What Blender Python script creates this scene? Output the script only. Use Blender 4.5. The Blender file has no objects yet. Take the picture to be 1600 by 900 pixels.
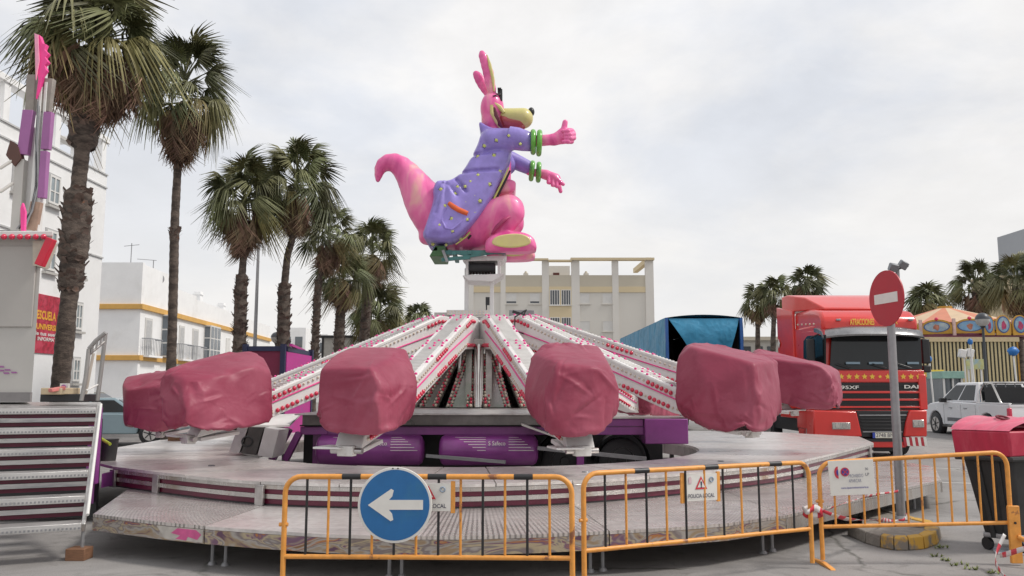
import bpy, bmesh, math, random
import numpy as np
from math import radians as R, sin, cos, pi, sqrt, atan2
from mathutils import Vector as V, Matrix, noise as mn

sc = bpy.context.scene
C = sc.collection
random.seed(7)

# ---------------------------------------------------------------- camera, world, sun, exposure
EYE = 1.68; PITCH = math.atan(158/1300.0)
cam = bpy.data.objects.new('camera', bpy.data.cameras.new('camera')); C.objects.link(cam)
cam.location = (0, 0, EYE); cam.rotation_euler = (pi/2+PITCH, 0, 0)
cam.data.sensor_width = 36; cam.data.lens = 36*1300/1600.0; cam.data.clip_end = 2000; cam.data.clip_start = .05
sc.camera = cam
SUN_EL, SUN_AZ = R(50), R(98)      # azimuth from +Y towards +X
w = bpy.data.worlds.new("World"); sc.world = w; w.use_nodes = True
nt = w.node_tree; nt.nodes.clear(); L = nt.links.new
def wn(t, **k):
    n = nt.nodes.new(t)
    for a, b in k.items(): setattr(n, a, b)
    return n
out = wn('ShaderNodeOutputWorld'); bg = wn('ShaderNodeBackground'); bg.inputs['Strength'].default_value = .1
sky = wn('ShaderNodeTexSky', sky_type='NISHITA', sun_disc=False); sky.sun_elevation = SUN_EL; sky.sun_rotation = SUN_AZ
sky.air_density = 1.2; sky.dust_density = 2.5
tc = wn('ShaderNodeTexCoord'); sep = wn('ShaderNodeSeparateXYZ'); L(tc.outputs['Generated'], sep.inputs[0])
mz = wn('ShaderNodeMath', operation='MAXIMUM'); L(sep.outputs['Z'], mz.inputs[0]); mz.inputs[1].default_value = 0.0
ad = wn('ShaderNodeMath', operation='ADD'); L(mz.outputs[0], ad.inputs[0]); ad.inputs[1].default_value = .28
dx = wn('ShaderNodeMath', operation='DIVIDE'); L(sep.outputs['X'], dx.inputs[0]); L(ad.outputs[0], dx.inputs[1])
dy = wn('ShaderNodeMath', operation='DIVIDE'); L(sep.outputs['Y'], dy.inputs[0]); L(ad.outputs[0], dy.inputs[1])
cb = wn('ShaderNodeCombineXYZ'); L(dx.outputs[0], cb.inputs[0]); L(dy.outputs[0], cb.inputs[1])
def wnoise(scale, det, rough, loc):
    mp = wn('ShaderNodeMapping'); mp.inputs['Location'].default_value = loc; L(cb.outputs[0], mp.inputs[0])
    n = wn('ShaderNodeTexNoise'); n.inputs['Scale'].default_value = scale; n.inputs['Detail'].default_value = det
    n.inputs['Roughness'].default_value = rough; n.inputs['Distortion'].default_value = .25; L(mp.outputs[0], n.inputs['Vector']); return n
def wramp(src, pts):
    r = wn('ShaderNodeValToRGB'); e = r.color_ramp.elements
    e[0].position = pts[0][0]; e[0].color = pts[0][1]; e[1].position = pts[-1][0]; e[1].color = pts[-1][1]
    for p, c in pts[1:-1]:
        x = e.new(p); x.color = c
    L(src, r.inputs[0]); return r
g = lambda v: (v, v, v, 1)
n1 = wnoise(1.15, 7, .56, (3.1, 1.4, 0)); n2 = wnoise(3.2, 8, .6, (1.2, 5.5, 2))
r1 = wramp(n1.outputs['Fac'], [(.42, g(0)), (.56, g(1))])
r2 = wramp(n2.outputs['Fac'], [(.30, g(.90)), (.70, g(1.05))])
cm = wn('ShaderNodeMix', data_type='RGBA'); L(r1.outputs[0], cm.inputs[0])
cm.inputs[6].default_value = (6.45, 6.65, 7.1, 1); cm.inputs[7].default_value = (7.9, 7.78, 7.7, 1)
mu = wn('ShaderNodeMix', data_type='RGBA', blend_type='MULTIPLY'); mu.inputs[0].default_value = 1
L(cm.outputs[2], mu.inputs[6]); L(r2.outputs[0], mu.inputs[7])
# fade of cloud structure to even murk near the horizon
hz = wramp(sep.outputs['Z'], [(.0, g(1)), (.30, g(.0))])
mh = wn('ShaderNodeMix', data_type='RGBA'); L(hz.outputs[0], mh.inputs[0]); L(mu.outputs[2], mh.inputs[6]); mh.inputs[7].default_value = (7.4, 7.25, 7.1, 1)
ms = wn('ShaderNodeMix', data_type='RGBA'); ms.inputs[0].default_value = .95; L(sky.outputs[0], ms.inputs[6]); L(mh.outputs[2], ms.inputs[7])
L(ms.outputs[2], bg.inputs['Color']); L(bg.outputs[0], out.inputs[0])
sl = bpy.data.lights.new('sun', 'SUN'); sl.energy = 2.0; sl.angle = R(11); sl.color = (1, .95, .88)
so = bpy.data.objects.new('sun', sl); C.objects.link(so); so.location = (20, 10, 30)
sd = V((sin(SUN_AZ)*cos(SUN_EL), cos(SUN_AZ)*cos(SUN_EL), sin(SUN_EL)))
so.rotation_euler = sd.to_track_quat('Z', 'Y').to_euler()
sc.view_settings.view_transform = 'Standard'; sc.view_settings.look = 'None'
sc.view_settings.exposure = 0.30; sc.view_settings.gamma = 1

# ---------------------------------------------------------------- measuring from the photograph (1600x900)
def ray(px, py):
    u = (px-800)/1300.0; v = (450-py)/1300.0
    return V((u, cos(PITCH)-v*sin(PITCH), sin(PITCH)+v*cos(PITCH)))
def P(px, py, Y):
    d = ray(px, py); return V((0, 0, EYE)) + d*(Y/d.y)
def G(px, py, z=0):
    d = ray(px, py); return V((0, 0, EYE)) + d*((z-EYE)/d.z)
def XA(px, Y, py=608): return P(px, py, Y).x
def ZA(py, Y, px=800): return P(px, py, Y).z

# ---------------------------------------------------------------- materials
MATS = {}
def mat(name, col, rough=.6, metal=0, var=.12, scale=6, bump=.0, bscale=40, col2=None, c2range=(.45, .6), spec=.5, coat=0, rand=0, stretch=None, trans=0, emit=0, mottled=None):
    """principled material with noise variation; col2 gives patches of wear or dirt"""
    if name in MATS: return MATS[name]
    m = bpy.data.materials.new(name); m.use_nodes = True; t = m.node_tree; b = t.nodes['Principled BSDF']; l = t.links.new
    c = t.nodes.new('ShaderNodeTexCoord'); src = c.outputs['Object']
    if stretch:
        mp = t.nodes.new('ShaderNodeMapping'); mp.inputs['Scale'].default_value = stretch; l(src, mp.inputs[0]); src = mp.outputs[0]
    n = t.nodes.new('ShaderNodeTexNoise'); n.inputs['Scale'].default_value = scale; n.inputs['Detail'].default_value = 6; n.inputs['Roughness'].default_value = .6; l(src, n.inputs['Vector'])
    r = t.nodes.new('ShaderNodeValToRGB'); e = r.color_ramp.elements; e[0].position = .3; e[1].position = .7
    k0, k1 = 1-var, 1+var
    e[0].color = [min(1, x*k0) for x in col[:3]]+[1]; e[1].color = [min(1, x*k1) for x in col[:3]]+[1]
    l(n.outputs['Fac'], r.inputs[0]); cur = r.outputs[0]
    if col2:
        n2 = t.nodes.new('ShaderNodeTexNoise'); n2.inputs['Scale'].default_value = scale*.37; n2.inputs['Detail'].default_value = 8; n2.inputs['Roughness'].default_value = .65; l(src, n2.inputs['Vector'])
        r2 = t.nodes.new('ShaderNodeValToRGB'); q = r2.color_ramp.elements; q[0].position = c2range[0]; q[1].position = c2range[1]; q[0].color = (0, 0, 0, 1); q[1].color = (1, 1, 1, 1)
        l(n2.outputs['Fac'], r2.inputs[0])
        mx = t.nodes.new('ShaderNodeMix'); mx.data_type = 'RGBA'; l(r2.outputs[0], mx.inputs[0]); l(cur, mx.inputs[6]); mx.inputs[7].default_value = list(col2[:3])+[1]; cur = mx.outputs[2]
    if rand:
        oi = t.nodes.new('ShaderNodeObjectInfo'); hs = t.nodes.new('ShaderNodeHueSaturation')
        mr = t.nodes.new('ShaderNodeMapRange'); mr.inputs[3].default_value = 1-rand; mr.inputs[4].default_value = 1+rand; l(oi.outputs['Random'], mr.inputs[0]); l(mr.outputs[0], hs.inputs['Value'])
        mr2 = t.nodes.new('ShaderNodeMapRange'); mr2.inputs[3].default_value = .5-rand*.06; mr2.inputs[4].default_value = .5+rand*.06; 
        ml = t.nodes.new('ShaderNodeMath'); ml.operation = 'MULTIPLY'; ml.inputs[1].default_value = 7.31; l(oi.outputs['Random'], ml.inputs[0]); fr = t.nodes.new('ShaderNodeMath'); fr.operation = 'FRACT'; l(ml.outputs[0], fr.inputs[0])
        l(fr.outputs[0], mr2.inputs[0]); l(mr2.outputs[0], hs.inputs['Hue']); l(cur, hs.inputs['Color']); cur = hs.outputs[0]
    l(cur, b.inputs['Base Color'])
    rr = t.nodes.new('ShaderNodeMapRange'); rr.inputs[3].default_value = max(.02, rough-.1); rr.inputs[4].default_value = min(1, rough+.12); l(n.outputs['Fac'], rr.inputs[0]); l(rr.outputs[0], b.inputs['Roughness'])
    b.inputs['Metallic'].default_value = metal; b.inputs['Specular IOR Level'].default_value = spec
    if coat: b.inputs['Coat Weight'].default_value = coat; b.inputs['Coat Roughness'].default_value = .08
    if trans: b.inputs['Transmission Weight'].default_value = trans
    if emit: b.inputs['Emission Color'].default_value = list(col[:3])+[1]; b.inputs['Emission Strength'].default_value = emit
    if bump:
        bn = t.nodes.new('ShaderNodeTexNoise'); bn.inputs['Scale'].default_value = bscale; bn.inputs['Detail'].default_value = 5; l(src, bn.inputs['Vector'])
        bp = t.nodes.new('ShaderNodeBump'); bp.inputs['Strength'].default_value = bump; bp.inputs['Distance'].default_value = .02; l(bn.outputs['Fac'], bp.inputs['Height']); l(bp.outputs[0], b.inputs['Normal'])
    MATS[name] = m; return m

M_white = mat('white paint', (.68, .67, .65), .45, 0, .06, 5, col2=(.45, .43, .40), c2range=(.56, .74))
M_wall = mat('white wall', (.80, .80, .80), .85, 0, .04, 1.2, col2=(.66, .65, .63), c2range=(.55, .8), bump=.15, bscale=8)
M_cream = mat('cream wall', (.52, .50, .46), .85, 0, .05, .6)
M_tan = mat('tan band', (.50, .43, .29), .85, 0, .05, .6)
M_ochre = mat('ochre trim', (.62, .36, .10), .8, 0, .08, 2)
M_greywall = mat('pale booth panel', (.47, .455, .43), .55, 0, .04, 2)
M_steel = mat('steel', (.55, .53, .52), .32, .9, .12, 6, col2=(.28, .25, .23), c2range=(.5, .75))
M_chrome = mat('polished steel', (.50, .48, .46), .10, 1, .25, 3)
M_dark = mat('black rubber', (.02, .02, .022), .6, 0, .2, 20)
M_black = mat('black paint', (.018, .018, .02), .4, 0, .2, 15)
M_purple = mat('purple paint', (.25, .05, .25), .38, 0, .15, 3, col2=(.15, .035, .15), c2range=(.55, .75), coat=.3)
M_mauve = mat('mauve panel', (.33, .12, .31), .4, 0, .1, 3)
M_maroon = mat('maroon paint', (.12, .012, .035), .35, 0, .2, 8)
M_orange = mat('orange barrier paint', (.72, .31, .06), .42, 0, .14, 16, col2=(.26, .10, .045), c2range=(.60, .66))
M_redpaint = mat('red lorry paint', (.62, .026, .020), .3, 0, .07, 2, coat=.5, col2=(.42, .02, .02), c2range=(.5, .8))
M_redbulb = mat('red bulb', (.62, .02, .07), .2, 0, .1, 30, coat=.6)
M_creambulb = mat('cream bulb', (.62, .52, .42), .25, 0, .1, 30, coat=.5)
M_pink = mat('hot pink', (.75, .05, .27), .4, 0, .08, 4)
M_armwhite = mat('arm white', (.70, .69, .68), .4, 0, .05, 5, col2=(.46, .40, .38), c2range=(.6, .8))
M_glass = mat('dark glass', (.012, .014, .015), .05, 0, .1, 3, spec=.42)
M_winglass = mat('window glass', (.10, .12, .14), .1, 0, .15, 2, spec=.8)
M_bluesign = mat('sign blue', (.015, .13, .34), .4, 0, .08, 8, col2=(.03, .16, .30), c2range=(.5, .7))
M_signwhite = mat('sign white', (.70, .68, .64), .5, 0, .05, 10)
M_signred = mat('sign red', (.42, .025, .04), .45, 0, .06, 8)
M_pole = mat('galvanised pole', (.30, .30, .31), .5, .5, .12, 12)
M_yellow = mat('yellow print', (.78, .52, .06), .5, 0, .06, 10)
M_ink = mat('dark ink', (.05, .05, .09), .6, 0, .05, 10)
M_bark = mat('palm bark', (.115, .090, .074), .95, 0, .35, 9, bump=.9, bscale=26, col2=(.05, .038, .032), stretch=(1, 1, 2.6))
M_boot = mat('leaf base', (.14, .10, .082), .95, 0, .35, 12, col2=(.28, .12, .06), c2range=(.62, .72))
M_frond = mat('green frond', (.118, .125, .052), .55, 0, .3, 3, rand=.45)
M_frondy = mat('yellowing frond', (.17, .14, .055), .65, 0, .3, 3, rand=.4)
M_frondd = mat('dead frond', (.22, .145, .095), .85, 0, .35, 4, rand=.4)
M_wood = mat('wood block', (.20, .10, .055), .8, 0, .25, 14, stretch=(1, 1, 6))
M_bluetarp = mat('blue tarpaulin', (.028, .23, .40), .5, 0, .12, 3, bump=.6, bscale=3)

# ---------------------------------------------------------------- mesh builder
W = {}      # world matrices of the things
def tag(o, label=None, cat=None, group=None, kind=None):
    if label: o['label'] = label
    if cat: o['category'] = cat
    if group: o['group'] = group
    if kind: o['kind'] = kind
    return o
def thing(name, label, cat, loc=(0, 0, 0), rz=0, group=None, kind=None):
    o = bpy.data.objects.new(name, None); C.objects.link(o); o.location = loc; o.rotation_euler = (0, 0, rz); o.empty_display_size = .2
    W[o] = Matrix.Translation(V(loc)) @ Matrix.Rotation(rz, 4, 'Z')
    return tag(o, label, cat, group, kind)
class MB:
    def __init__(s): s.v = []; s.f = []; s.m = []
    def add(s, vs, fs, mi=0):
        n = len(s.v); s.v += [tuple(x) for x in vs]; s.f += [tuple(i+n for i in f) for f in fs]; s.m += [mi]*len(fs); return s
    def hexa(s, p, mi=0):
        return s.add(p, [(0, 3, 2, 1), (4, 5, 6, 7), (0, 1, 5, 4), (1, 2, 6, 5), (2, 3, 7, 6), (3, 0, 4, 7)], mi)
    def box(s, c, d, rot=None, mi=0):
        c = V(c); h = [x/2 for x in d]
        p = [V((a*h[0], b*h[1], e*h[2])) for e in (-1, 1) for a, b in ((-1, -1), (1, -1), (1, 1), (-1, 1))]
        if rot is not None:
            if isinstance(rot, (int, float)): rot = Matrix.Rotation(rot, 3, 'Z')
            p = [rot @ q for q in p]
        return s.hexa([c+q for q in p], mi)
    def bx(s, a, b, mi=0):     # axis aligned from corner a to corner b
        a, b = V(a), V(b); return s.box((a+b)/2, [abs(b[i]-a[i]) for i in range(3)], None, mi)
    def beam(s, p0, p1, wd, ht, up=(0, 0, 1), mi=0, w2=None, h2=None):
        p0, p1 = V(p0), V(p1); d = (p1-p0).normalized(); sd_ = d.cross(V(up))
        if sd_.length < 1e-4: sd_ = V((1, 0, 0))
        sd_.normalize(); u = sd_.cross(d).normalized(); w2 = wd if w2 is None else w2; h2 = ht if h2 is None else h2
        p = []
        for e in (-1, 1):
            for q, ww, hh, a in ((p0, wd, ht, -1), (p0, wd, ht, 1), (p1, w2, h2, 1), (p1, w2, h2, -1)):
                p.append(q+sd_*a*ww/2+u*e*hh/2)
        return s.hexa(p, mi)
    def tube(s, pts, r, n=8, mi=0, caps=True, sy=1.0):
        pts = [V(p) for p in pts]; k = len(pts); rs = r if isinstance(r, (list, tuple)) else [r]*k
        base = len(s.v); prev = None
        for i, p in enumerate(pts):
            t = (pts[min(i+1, k-1)]-pts[max(i-1, 0)])
            if t.length < 1e-9: t = V((0, 0, 1))
            t.normalize()
            if prev is None:
                a = t.orthogonal().normalized() if abs(t.z) < .99 else V((1, 0, 0))
            else:
                a = prev-t*prev.dot(t)
                a = a.normalized() if a.length > 1e-6 else t.orthogonal().normalized()
            prev = a; b = t.cross(a)
            for j in range(n):
                an = 2*pi*j/n; s.v.append(tuple(p+(a*cos(an)+b*sin(an)*sy)*rs[i]))
        for i in range(k-1):
            for j in range(n):
                a0 = base+i*n+j; a1 = base+i*n+(j+1) % n
                s.f.append((a0, a1, a1+n, a0+n)); s.m.append(mi)
        if caps:
            s.f.append(tuple(base+j for j in reversed(range(n)))); s.m.append(mi)
            s.f.append(tuple(base+(k-1)*n+j for j in range(n))); s.m.append(mi)
        return s
    def cyl(s, p0, p1, r0, r1=None, n=12, mi=0, caps=True): return s.tube([p0, p1], [r0, r0 if r1 is None else r1], n, mi, caps)
    def prism(s, poly, o, u, v, wv, mi=0):   # polygon (a,b) -> o+a*u+b*v, thickness vector wv
        o, u, v, wv = V(o), V(u), V(v), V(wv); n = len(poly)
        A = [o+u*a+v*b for a, b in poly]; B = [q+wv for q in A]
        return s.add(A+B, [tuple(reversed(range(n))), tuple(range(n, 2*n))]+[(i, (i+1) % n, n+(i+1) % n, n+i) for i in range(n)], mi)
    def slab(s, pts, z0, z1, mi=0):          # world xy polygon
        return s.prism([(p[0], p[1]) for p in pts], (0, 0, z0), (1, 0, 0), (0, 1, 0), (0, 0, z1-z0), mi)
    def sph(s, c, r, nu=10, nv=6, mi=0, rot=None, z0=-1.0):
        c = V(c); r = (r, r, r) if isinstance(r, (int, float)) else r; base = len(s.v)
        lo = math.asin(z0)
        for i in range(nv+1):
            ph = lo+(pi/2-lo)*i/nv
            for j in range(nu):
                q = V((cos(ph)*cos(2*pi*j/nu)*r[0], cos(ph)*sin(2*pi*j/nu)*r[1], sin(ph)*r[2]))
                if rot is not None: q = rot @ q
                s.v.append(tuple(c+q))
        for i in range(nv):
            for j in range(nu):
                a = base+i*nu+j; b = base+i*nu+(j+1) % nu; s.f.append((a, b, b+nu, a+nu)); s.m.append(mi)
        return s
    def torus(s, c, R0, r, ax=(0, 0, 1), n=24, k=8, mi=0, sc2=1.0):
        ax = V(ax).normalized(); a = ax.orthogonal().normalized(); b = ax.cross(a); c = V(c); base = len(s.v)
        for i in range(n):
            d = a*cos(2*pi*i/n)+b*sin(2*pi*i/n)
            for j in range(k):
                s.v.append(tuple(c+d*(R0+r*cos(2*pi*j/k))+ax*(r*sc2*sin(2*pi*j/k))))
        for i in range(n):
            for j in range(k):
                i2 = (i+1) % n; j2 = (j+1) % k
                s.f.append((base+i*k+j, base+i2*k+j, base+i2*k+j2, base+i*k+j2)); s.m.append(mi)
        return s
    def grid(s, fn, nu, nv, mi=0):
        base = len(s.v)
        for i in range(nu+1):
            for j in range(nv+1): s.v.append(tuple(fn(i/nu, j/nv)))
        for i in range(nu):
            for j in range(nv):
                a = base+i*(nv+1)+j; s.f.append((a, a+nv+1, a+nv+2, a+1)); s.m.append(mi)
        return s
    def build(s, name, mats, parent=None, label=None, cat=None, group=None, kind=None, smooth=40, bevel=0, local=False, origin=None):
        if not isinstance(mats, (list, tuple)): mats = [mats]
        me = bpy.data.meshes.new(name)
        vs = s.v
        o = bpy.data.objects.new(name, me)
        if parent is not None:
            o.parent = parent; Wm = W.get(parent, Matrix.Identity(4)); W[o] = Wm
            if not local:
                inv = Wm.inverted(); vs = [tuple(inv @ V(q)) for q in vs]
        elif not local:
            if origin is None:
                xs = [q[0] for q in vs]; ys = [q[1] for q in vs]; zs = [q[2] for q in vs]
                origin = ((min(xs)+max(xs))/2, (min(ys)+max(ys))/2, min(zs))
            ox, oy, oz = origin; vs = [(a-ox, b-oy, c-oz) for a, b, c in vs]; o.location = origin; W[o] = Matrix.Translation(V(origin))
        me.from_pydata(vs, [], s.f)
        for m in mats: me.materials.append(m)
        if len(mats) > 1: me.polygons.foreach_set('material_index', s.m)
        me.validate(); 
        if smooth:
            me.polygons.foreach_set('use_smooth', [True]*len(me.polygons))
            try: me.set_sharp_from_angle(angle=R(smooth))
            except Exception: pass
        me.update(); C.objects.link(o)
        if bevel:
            b = o.modifiers.new('bevel', 'BEVEL'); b.width = bevel; b.segments = 2; b.limit_method = 'ANGLE'; b.angle_limit = R(40); b.harden_normals = False
        return tag(o, label, cat, group, kind)
def copy_tree(o, parent=None):
    c = o.copy(); C.objects.link(c)
    if parent is not None: c.parent = parent
    for ch in o.children: copy_tree(ch, c)
    return c
def text(s, name, mt, o, u, v, height, width=None, parent=None, depth=.004, bold=0, align='LEFT', **kw):
    """raised lettering: origin o (left baseline), u = reading direction, v = up (unit vectors)"""
    cu = bpy.data.curves.new('lettering', 'FONT'); cu.body = s; cu.size = 1; cu.extrude = .0; cu.offset = bold; cu.resolution_u = 3
    t = bpy.data.objects.new('tmp', cu); C.objects.link(t)
    dg = bpy.context.evaluated_depsgraph_get(); me = bpy.data.meshes.new_from_object(t.evaluated_get(dg))
    bpy.data.objects.remove(t); bpy.data.curves.remove(cu)
    xs = [q.co.x for q in me.vertices]; ys = [q.co.y for q in me.vertices]
    x0, x1, y0, y1 = min(xs), max(xs), min(ys), max(ys)
    ky = height/(y1-y0); kx = (width/(x1-x0)) if width else ky
    o, u, v = V(o), V(u).normalized(), V(v).normalized(); n = u.cross(v)
    mb = MB(); k = len(me.vertices)
    A = [o+u*((q.co.x-x0)*kx)+v*((q.co.y-y0)*ky)+n*depth for q in me.vertices]
    mb.add(A, [tuple(p.vertices) for p in me.polygons])
    bpy.data.meshes.remove(me)
    return mb.build(name, mt, parent, smooth=0, **kw)

# ---------------------------------------------------------------- signed distance shapes -> mesh (surface nets)
def snet(F, o, h):
    inside = F < 0
    c = np.zeros(tuple(n-1 for n in F.shape), dtype=np.int8)
    sl_ = lambda a, n: slice(a, n-1+a)
    nx, ny, nz = F.shape
    for i in (0, 1):
        for j in (0, 1):
            for k in (0, 1): c += inside[sl_(i, nx), sl_(j, ny), sl_(k, nz)].astype(np.int8)
    act = (c > 0) & (c < 8); idx = -np.ones(act.shape, dtype=np.int64); ii = np.argwhere(act); idx[act] = np.arange(len(ii))
    acc = np.zeros((len(ii), 3)); cnt = np.zeros(len(ii))
    cor = [(i, j, k) for i in (0, 1) for j in (0, 1) for k in (0, 1)]
    for a in range(8):
        for b in range(a+1, 8):
            A, B = cor[a], cor[b]
            if sum(abs(A[q]-B[q]) for q in range(3)) != 1: continue
            fa = F[ii[:, 0]+A[0], ii[:, 1]+A[1], ii[:, 2]+A[2]]; fb = F[ii[:, 0]+B[0], ii[:, 1]+B[1], ii[:, 2]+B[2]]
            m_ = (fa < 0) != (fb < 0); t = np.where(m_, fa/np.where(m_, fa-fb, 1), 0)[:, None]
            acc += np.where(m_[:, None], np.array(A)+t*(np.array(B)-np.array(A)), 0); cnt += m_
    vs = (ii+acc/cnt[:, None])*h+np.array(o)
    faces = []
    for ax in range(3):
        b1, b2 = (ax+1) % 3, (ax+2) % 3
        s0 = [slice(None)]*3; s1 = [slice(None)]*3; s0[ax] = slice(0, -1); s1[ax] = slice(1, None)
        ch = inside[tuple(s0)] != inside[tuple(s1)]
        e = np.argwhere(ch)
        e = e[(e[:, b1] > 0) & (e[:, b2] > 0) & (e[:, b1] < F.shape[b1]-1) & (e[:, b2] < F.shape[b2]-1)]
        def cell(d1, d2):
            q = e.copy(); q[:, b1] -= d1; q[:, b2] -= d2; return idx[q[:, 0], q[:, 1], q[:, 2]]
        quad = np.stack([cell(1, 1), cell(0, 1), cell(0, 0), cell(1, 0)], 1)
        ins = inside[e[:, 0], e[:, 1], e[:, 2]]
        quad[~ins] = quad[~ins][:, ::-1]; faces.append(quad)
    return vs, np.concatenate(faces)
def sdf_grid(lo, hi, h):
    lo = np.array(lo, float); hi = np.array(hi, float); n = np.ceil((hi-lo)/h).astype(int)+1
    ax = [lo[i]+h*np.arange(n[i]) for i in range(3)]
    return np.meshgrid(*ax, indexing='ij')
def s_cap(X, Y, Z, a, b, ra, rb, sy=1.0):
    ax, ay, az = a; d = np.array(b)-np.array(a); L2 = max(1e-9, float((d*d).sum()))
    t = np.clip(((X-ax)*d[0]+(Y-ay)*d[1]+(Z-az)*d[2])/L2, 0, 1)
    return np.sqrt((X-ax-t*d[0])**2+((Y-ay-t*d[1])/sy)**2+(Z-az-t*d[2])**2)-(ra+(rb-ra)*t)
def s_ell(X, Y, Z, c, r):
    q = np.sqrt(((X-c[0])/r[0])**2+((Y-c[1])/r[1])**2+((Z-c[2])/r[2])**2)
    return (q-1)*min(r)
def d_poly(X, Z, poly):
    n = len(poly); d = np.full(X.shape, 1e9); ins = np.zeros(X.shape, bool)
    for i in range(n):
        ax, az = poly[i]; bx_, bz = poly[(i+1) % n]; ex, ez = bx_-ax, bz-az; L2 = ex*ex+ez*ez+1e-12
        t = np.clip(((X-ax)*ex+(Z-az)*ez)/L2, 0, 1); d = np.minimum(d, (X-ax-t*ex)**2+(Z-az-t*ez)**2)
        c = ((az > Z) != (bz > Z)) & (X < (bx_-ax)*(Z-az)/(bz-az+1e-12)+ax); ins ^= c
    d = np.sqrt(d); return np.where(ins, -d, d)
def s_slab(X, Y, Z, poly, yc, hy, r, D=None):
    d = d_poly(X[:, 0, :], Z[:, 0, :], poly)[:, None, :] if D is None else D
    q1 = d+r; q2 = np.abs(Y-yc)-hy+r
    return np.minimum(np.maximum(q1, q2), 0)+np.sqrt(np.maximum(q1, 0)**2+np.maximum(q2, 0)**2)-r
def smin(a, b, k):
    h = np.clip(.5+.5*(b-a)/k, 0, 1); return b+(a-b)*h-k*h*(1-h)
def smooth_poly(pts, it=2):
    for _ in range(it):
        q = []
        for i in range(len(pts)):
            a, b = pts[i], pts[(i+1) % len(pts)]
            q += [(a[0]*.75+b[0]*.25, a[1]*.75+b[1]*.25), (a[0]*.25+b[0]*.75, a[1]*.25+b[1]*.75)]
        pts = q
    return pts
def net_mb(F, lo, h):
    vs, fs = snet(F, lo, h); mb = MB(); mb.v = [tuple(q) for q in vs.tolist()]; mb.f = [tuple(q) for q in fs.tolist()]; mb.m = [0]*len(mb.f); return mb
# ---------------------------------------------------------------- ground
def gz(x, y): 
    t = min(1, max(0, (y-21)/11.0)); return .20*t*t*(3-2*t)
def asphalt():
    m = bpy.data.materials.new('asphalt'); m.use_nodes = True; t = m.node_tree; b = t.nodes['Principled BSDF']; l = t.links.new
    c = t.nodes.new('ShaderNodeTexCoord')
    def nz(s, d, r=.6, v=None, dist=0):
        n = t.nodes.new('ShaderNodeTexNoise'); n.inputs['Scale'].default_value = s; n.inputs['Detail'].default_value = d; n.inputs['Roughness'].default_value = r; n.inputs['Distortion'].default_value = dist
        l(c.outputs['Object'], n.inputs['Vector']); return n
    def rp(src, p0, c0, p1, c1):
        r = t.nodes.new('ShaderNodeValToRGB'); e = r.color_ramp.elements; e[0].position = p0; e[1].position = p1; e[0].color = c0; e[1].color = c1; l(src, r.inputs[0]); return r.outputs[0]
    def mx(a, b_, f, bt='MIX'):
        q = t.nodes.new('ShaderNodeMix'); q.data_type = 'RGBA'; q.blend_type = bt
        if isinstance(f, float): q.inputs[0].default_value = f
        else: l(f, q.inputs[0])
        l(a, q.inputs[6]); 
        if isinstance(b_, tuple): q.inputs[7].default_value = b_
        else: l(b_, q.inputs[7])
        return q.outputs[2]
    base = rp(nz(.55, 8, .62, dist=.6).outputs['Fac'], .32, (.20, .19, .185, 1), .68, (.32, .305, .295, 1))
    fine = rp(nz(95, 3).outputs['Fac'], .3, (.72, .72, .72, 1), .7, (1.22, 1.22, 1.22, 1))
    cur = mx(base, fine, 1.0, 'MULTIPLY')
    st = rp(nz(1.7, 7, .7, dist=1.5).outputs['Fac'], .54, (0, 0, 0, 1), .70, (.75, .75, .75, 1)); cur = mx(cur, (.12, .113, .11, 1), st)
    st2 = rp(nz(7, 5, .7).outputs['Fac'], .66, (0, 0, 0, 1), .74, (.5, .5, .5, 1)); cur = mx(cur, (.07, .066, .064, 1), st2)
    vo = t.nodes.new('ShaderNodeTexVoronoi'); vo.feature = 'DISTANCE_TO_EDGE'; vo.inputs['Scale'].default_value = .21
    nn = nz(2.2, 6, .6); ad_ = t.nodes.new('ShaderNodeMix'); ad_.data_type = 'RGBA'; ad_.blend_type = 'ADD'; ad_.inputs[0].default_value = .35; l(c.outputs['Object'], ad_.inputs[6]); l(nn.outputs['Color'], ad_.inputs[7]); l(ad_.outputs[2], vo.inputs['Vector'])
    ck = rp(vo.outputs['Distance'], .0, (1, 1, 1, 1), .007, (0, 0, 0, 1)); ckm = t.nodes.new('ShaderNodeMath'); ckm.operation = 'MULTIPLY'; l(ck, ckm.inputs[0]); l(rp(nz(.35, 3).outputs['Fac'], .50, (0, 0, 0, 1), .56, (.8, .8, .8, 1)), ckm.inputs[1]); cur = mx(cur, (.06, .06, .05, 1), ckm.outputs[0])
    l(cur, b.inputs['Base Color']); b.inputs['Roughness'].default_value = .88
    bp = t.nodes.new('ShaderNodeBump'); bp.inputs['Strength'].default_value = .5; bp.inputs['Distance'].default_value = .012; l(nz(70, 4).outputs['Fac'], bp.inputs['Height']); l(bp.outputs[0], b.inputs['Normal'])
    return m
mb = MB()
xs = [-600, -150, -60, -30]+[x*3 for x in range(-9, 10)]+[30, 60, 150, 600]; ys = [-40, -10, 0, 4, 8, 12, 16, 20]+list(range(21, 34))+[40, 60, 100, 200, 600, 1500]
for i in range(len(xs)):
    for j in range(len(ys)): mb.v.append((xs[i], ys[j], gz(xs[i], ys[j])))
for i in range(len(xs)-1):
    for j in range(len(ys)-1):
        a = i*len(ys)+j; mb.f.append((a, a+len(ys), a+len(ys)+1, a+1)); mb.m.append(0)
mb.build('ground', asphalt(), kind='structure', origin=(0, 0, 0))
mb = MB()
for a_, b_ in ((G(1560, 757), G(1420, 752)), (G(1500, 733), G(1420, 730))):
    mb.beam((a_.x, a_.y, .0), (b_.x, b_.y, .0), .12, .008)
mb.build('road_marking', mat('worn white line', (.42, .41, .39), .8, 0, .2, 6), kind='structure')

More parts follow.
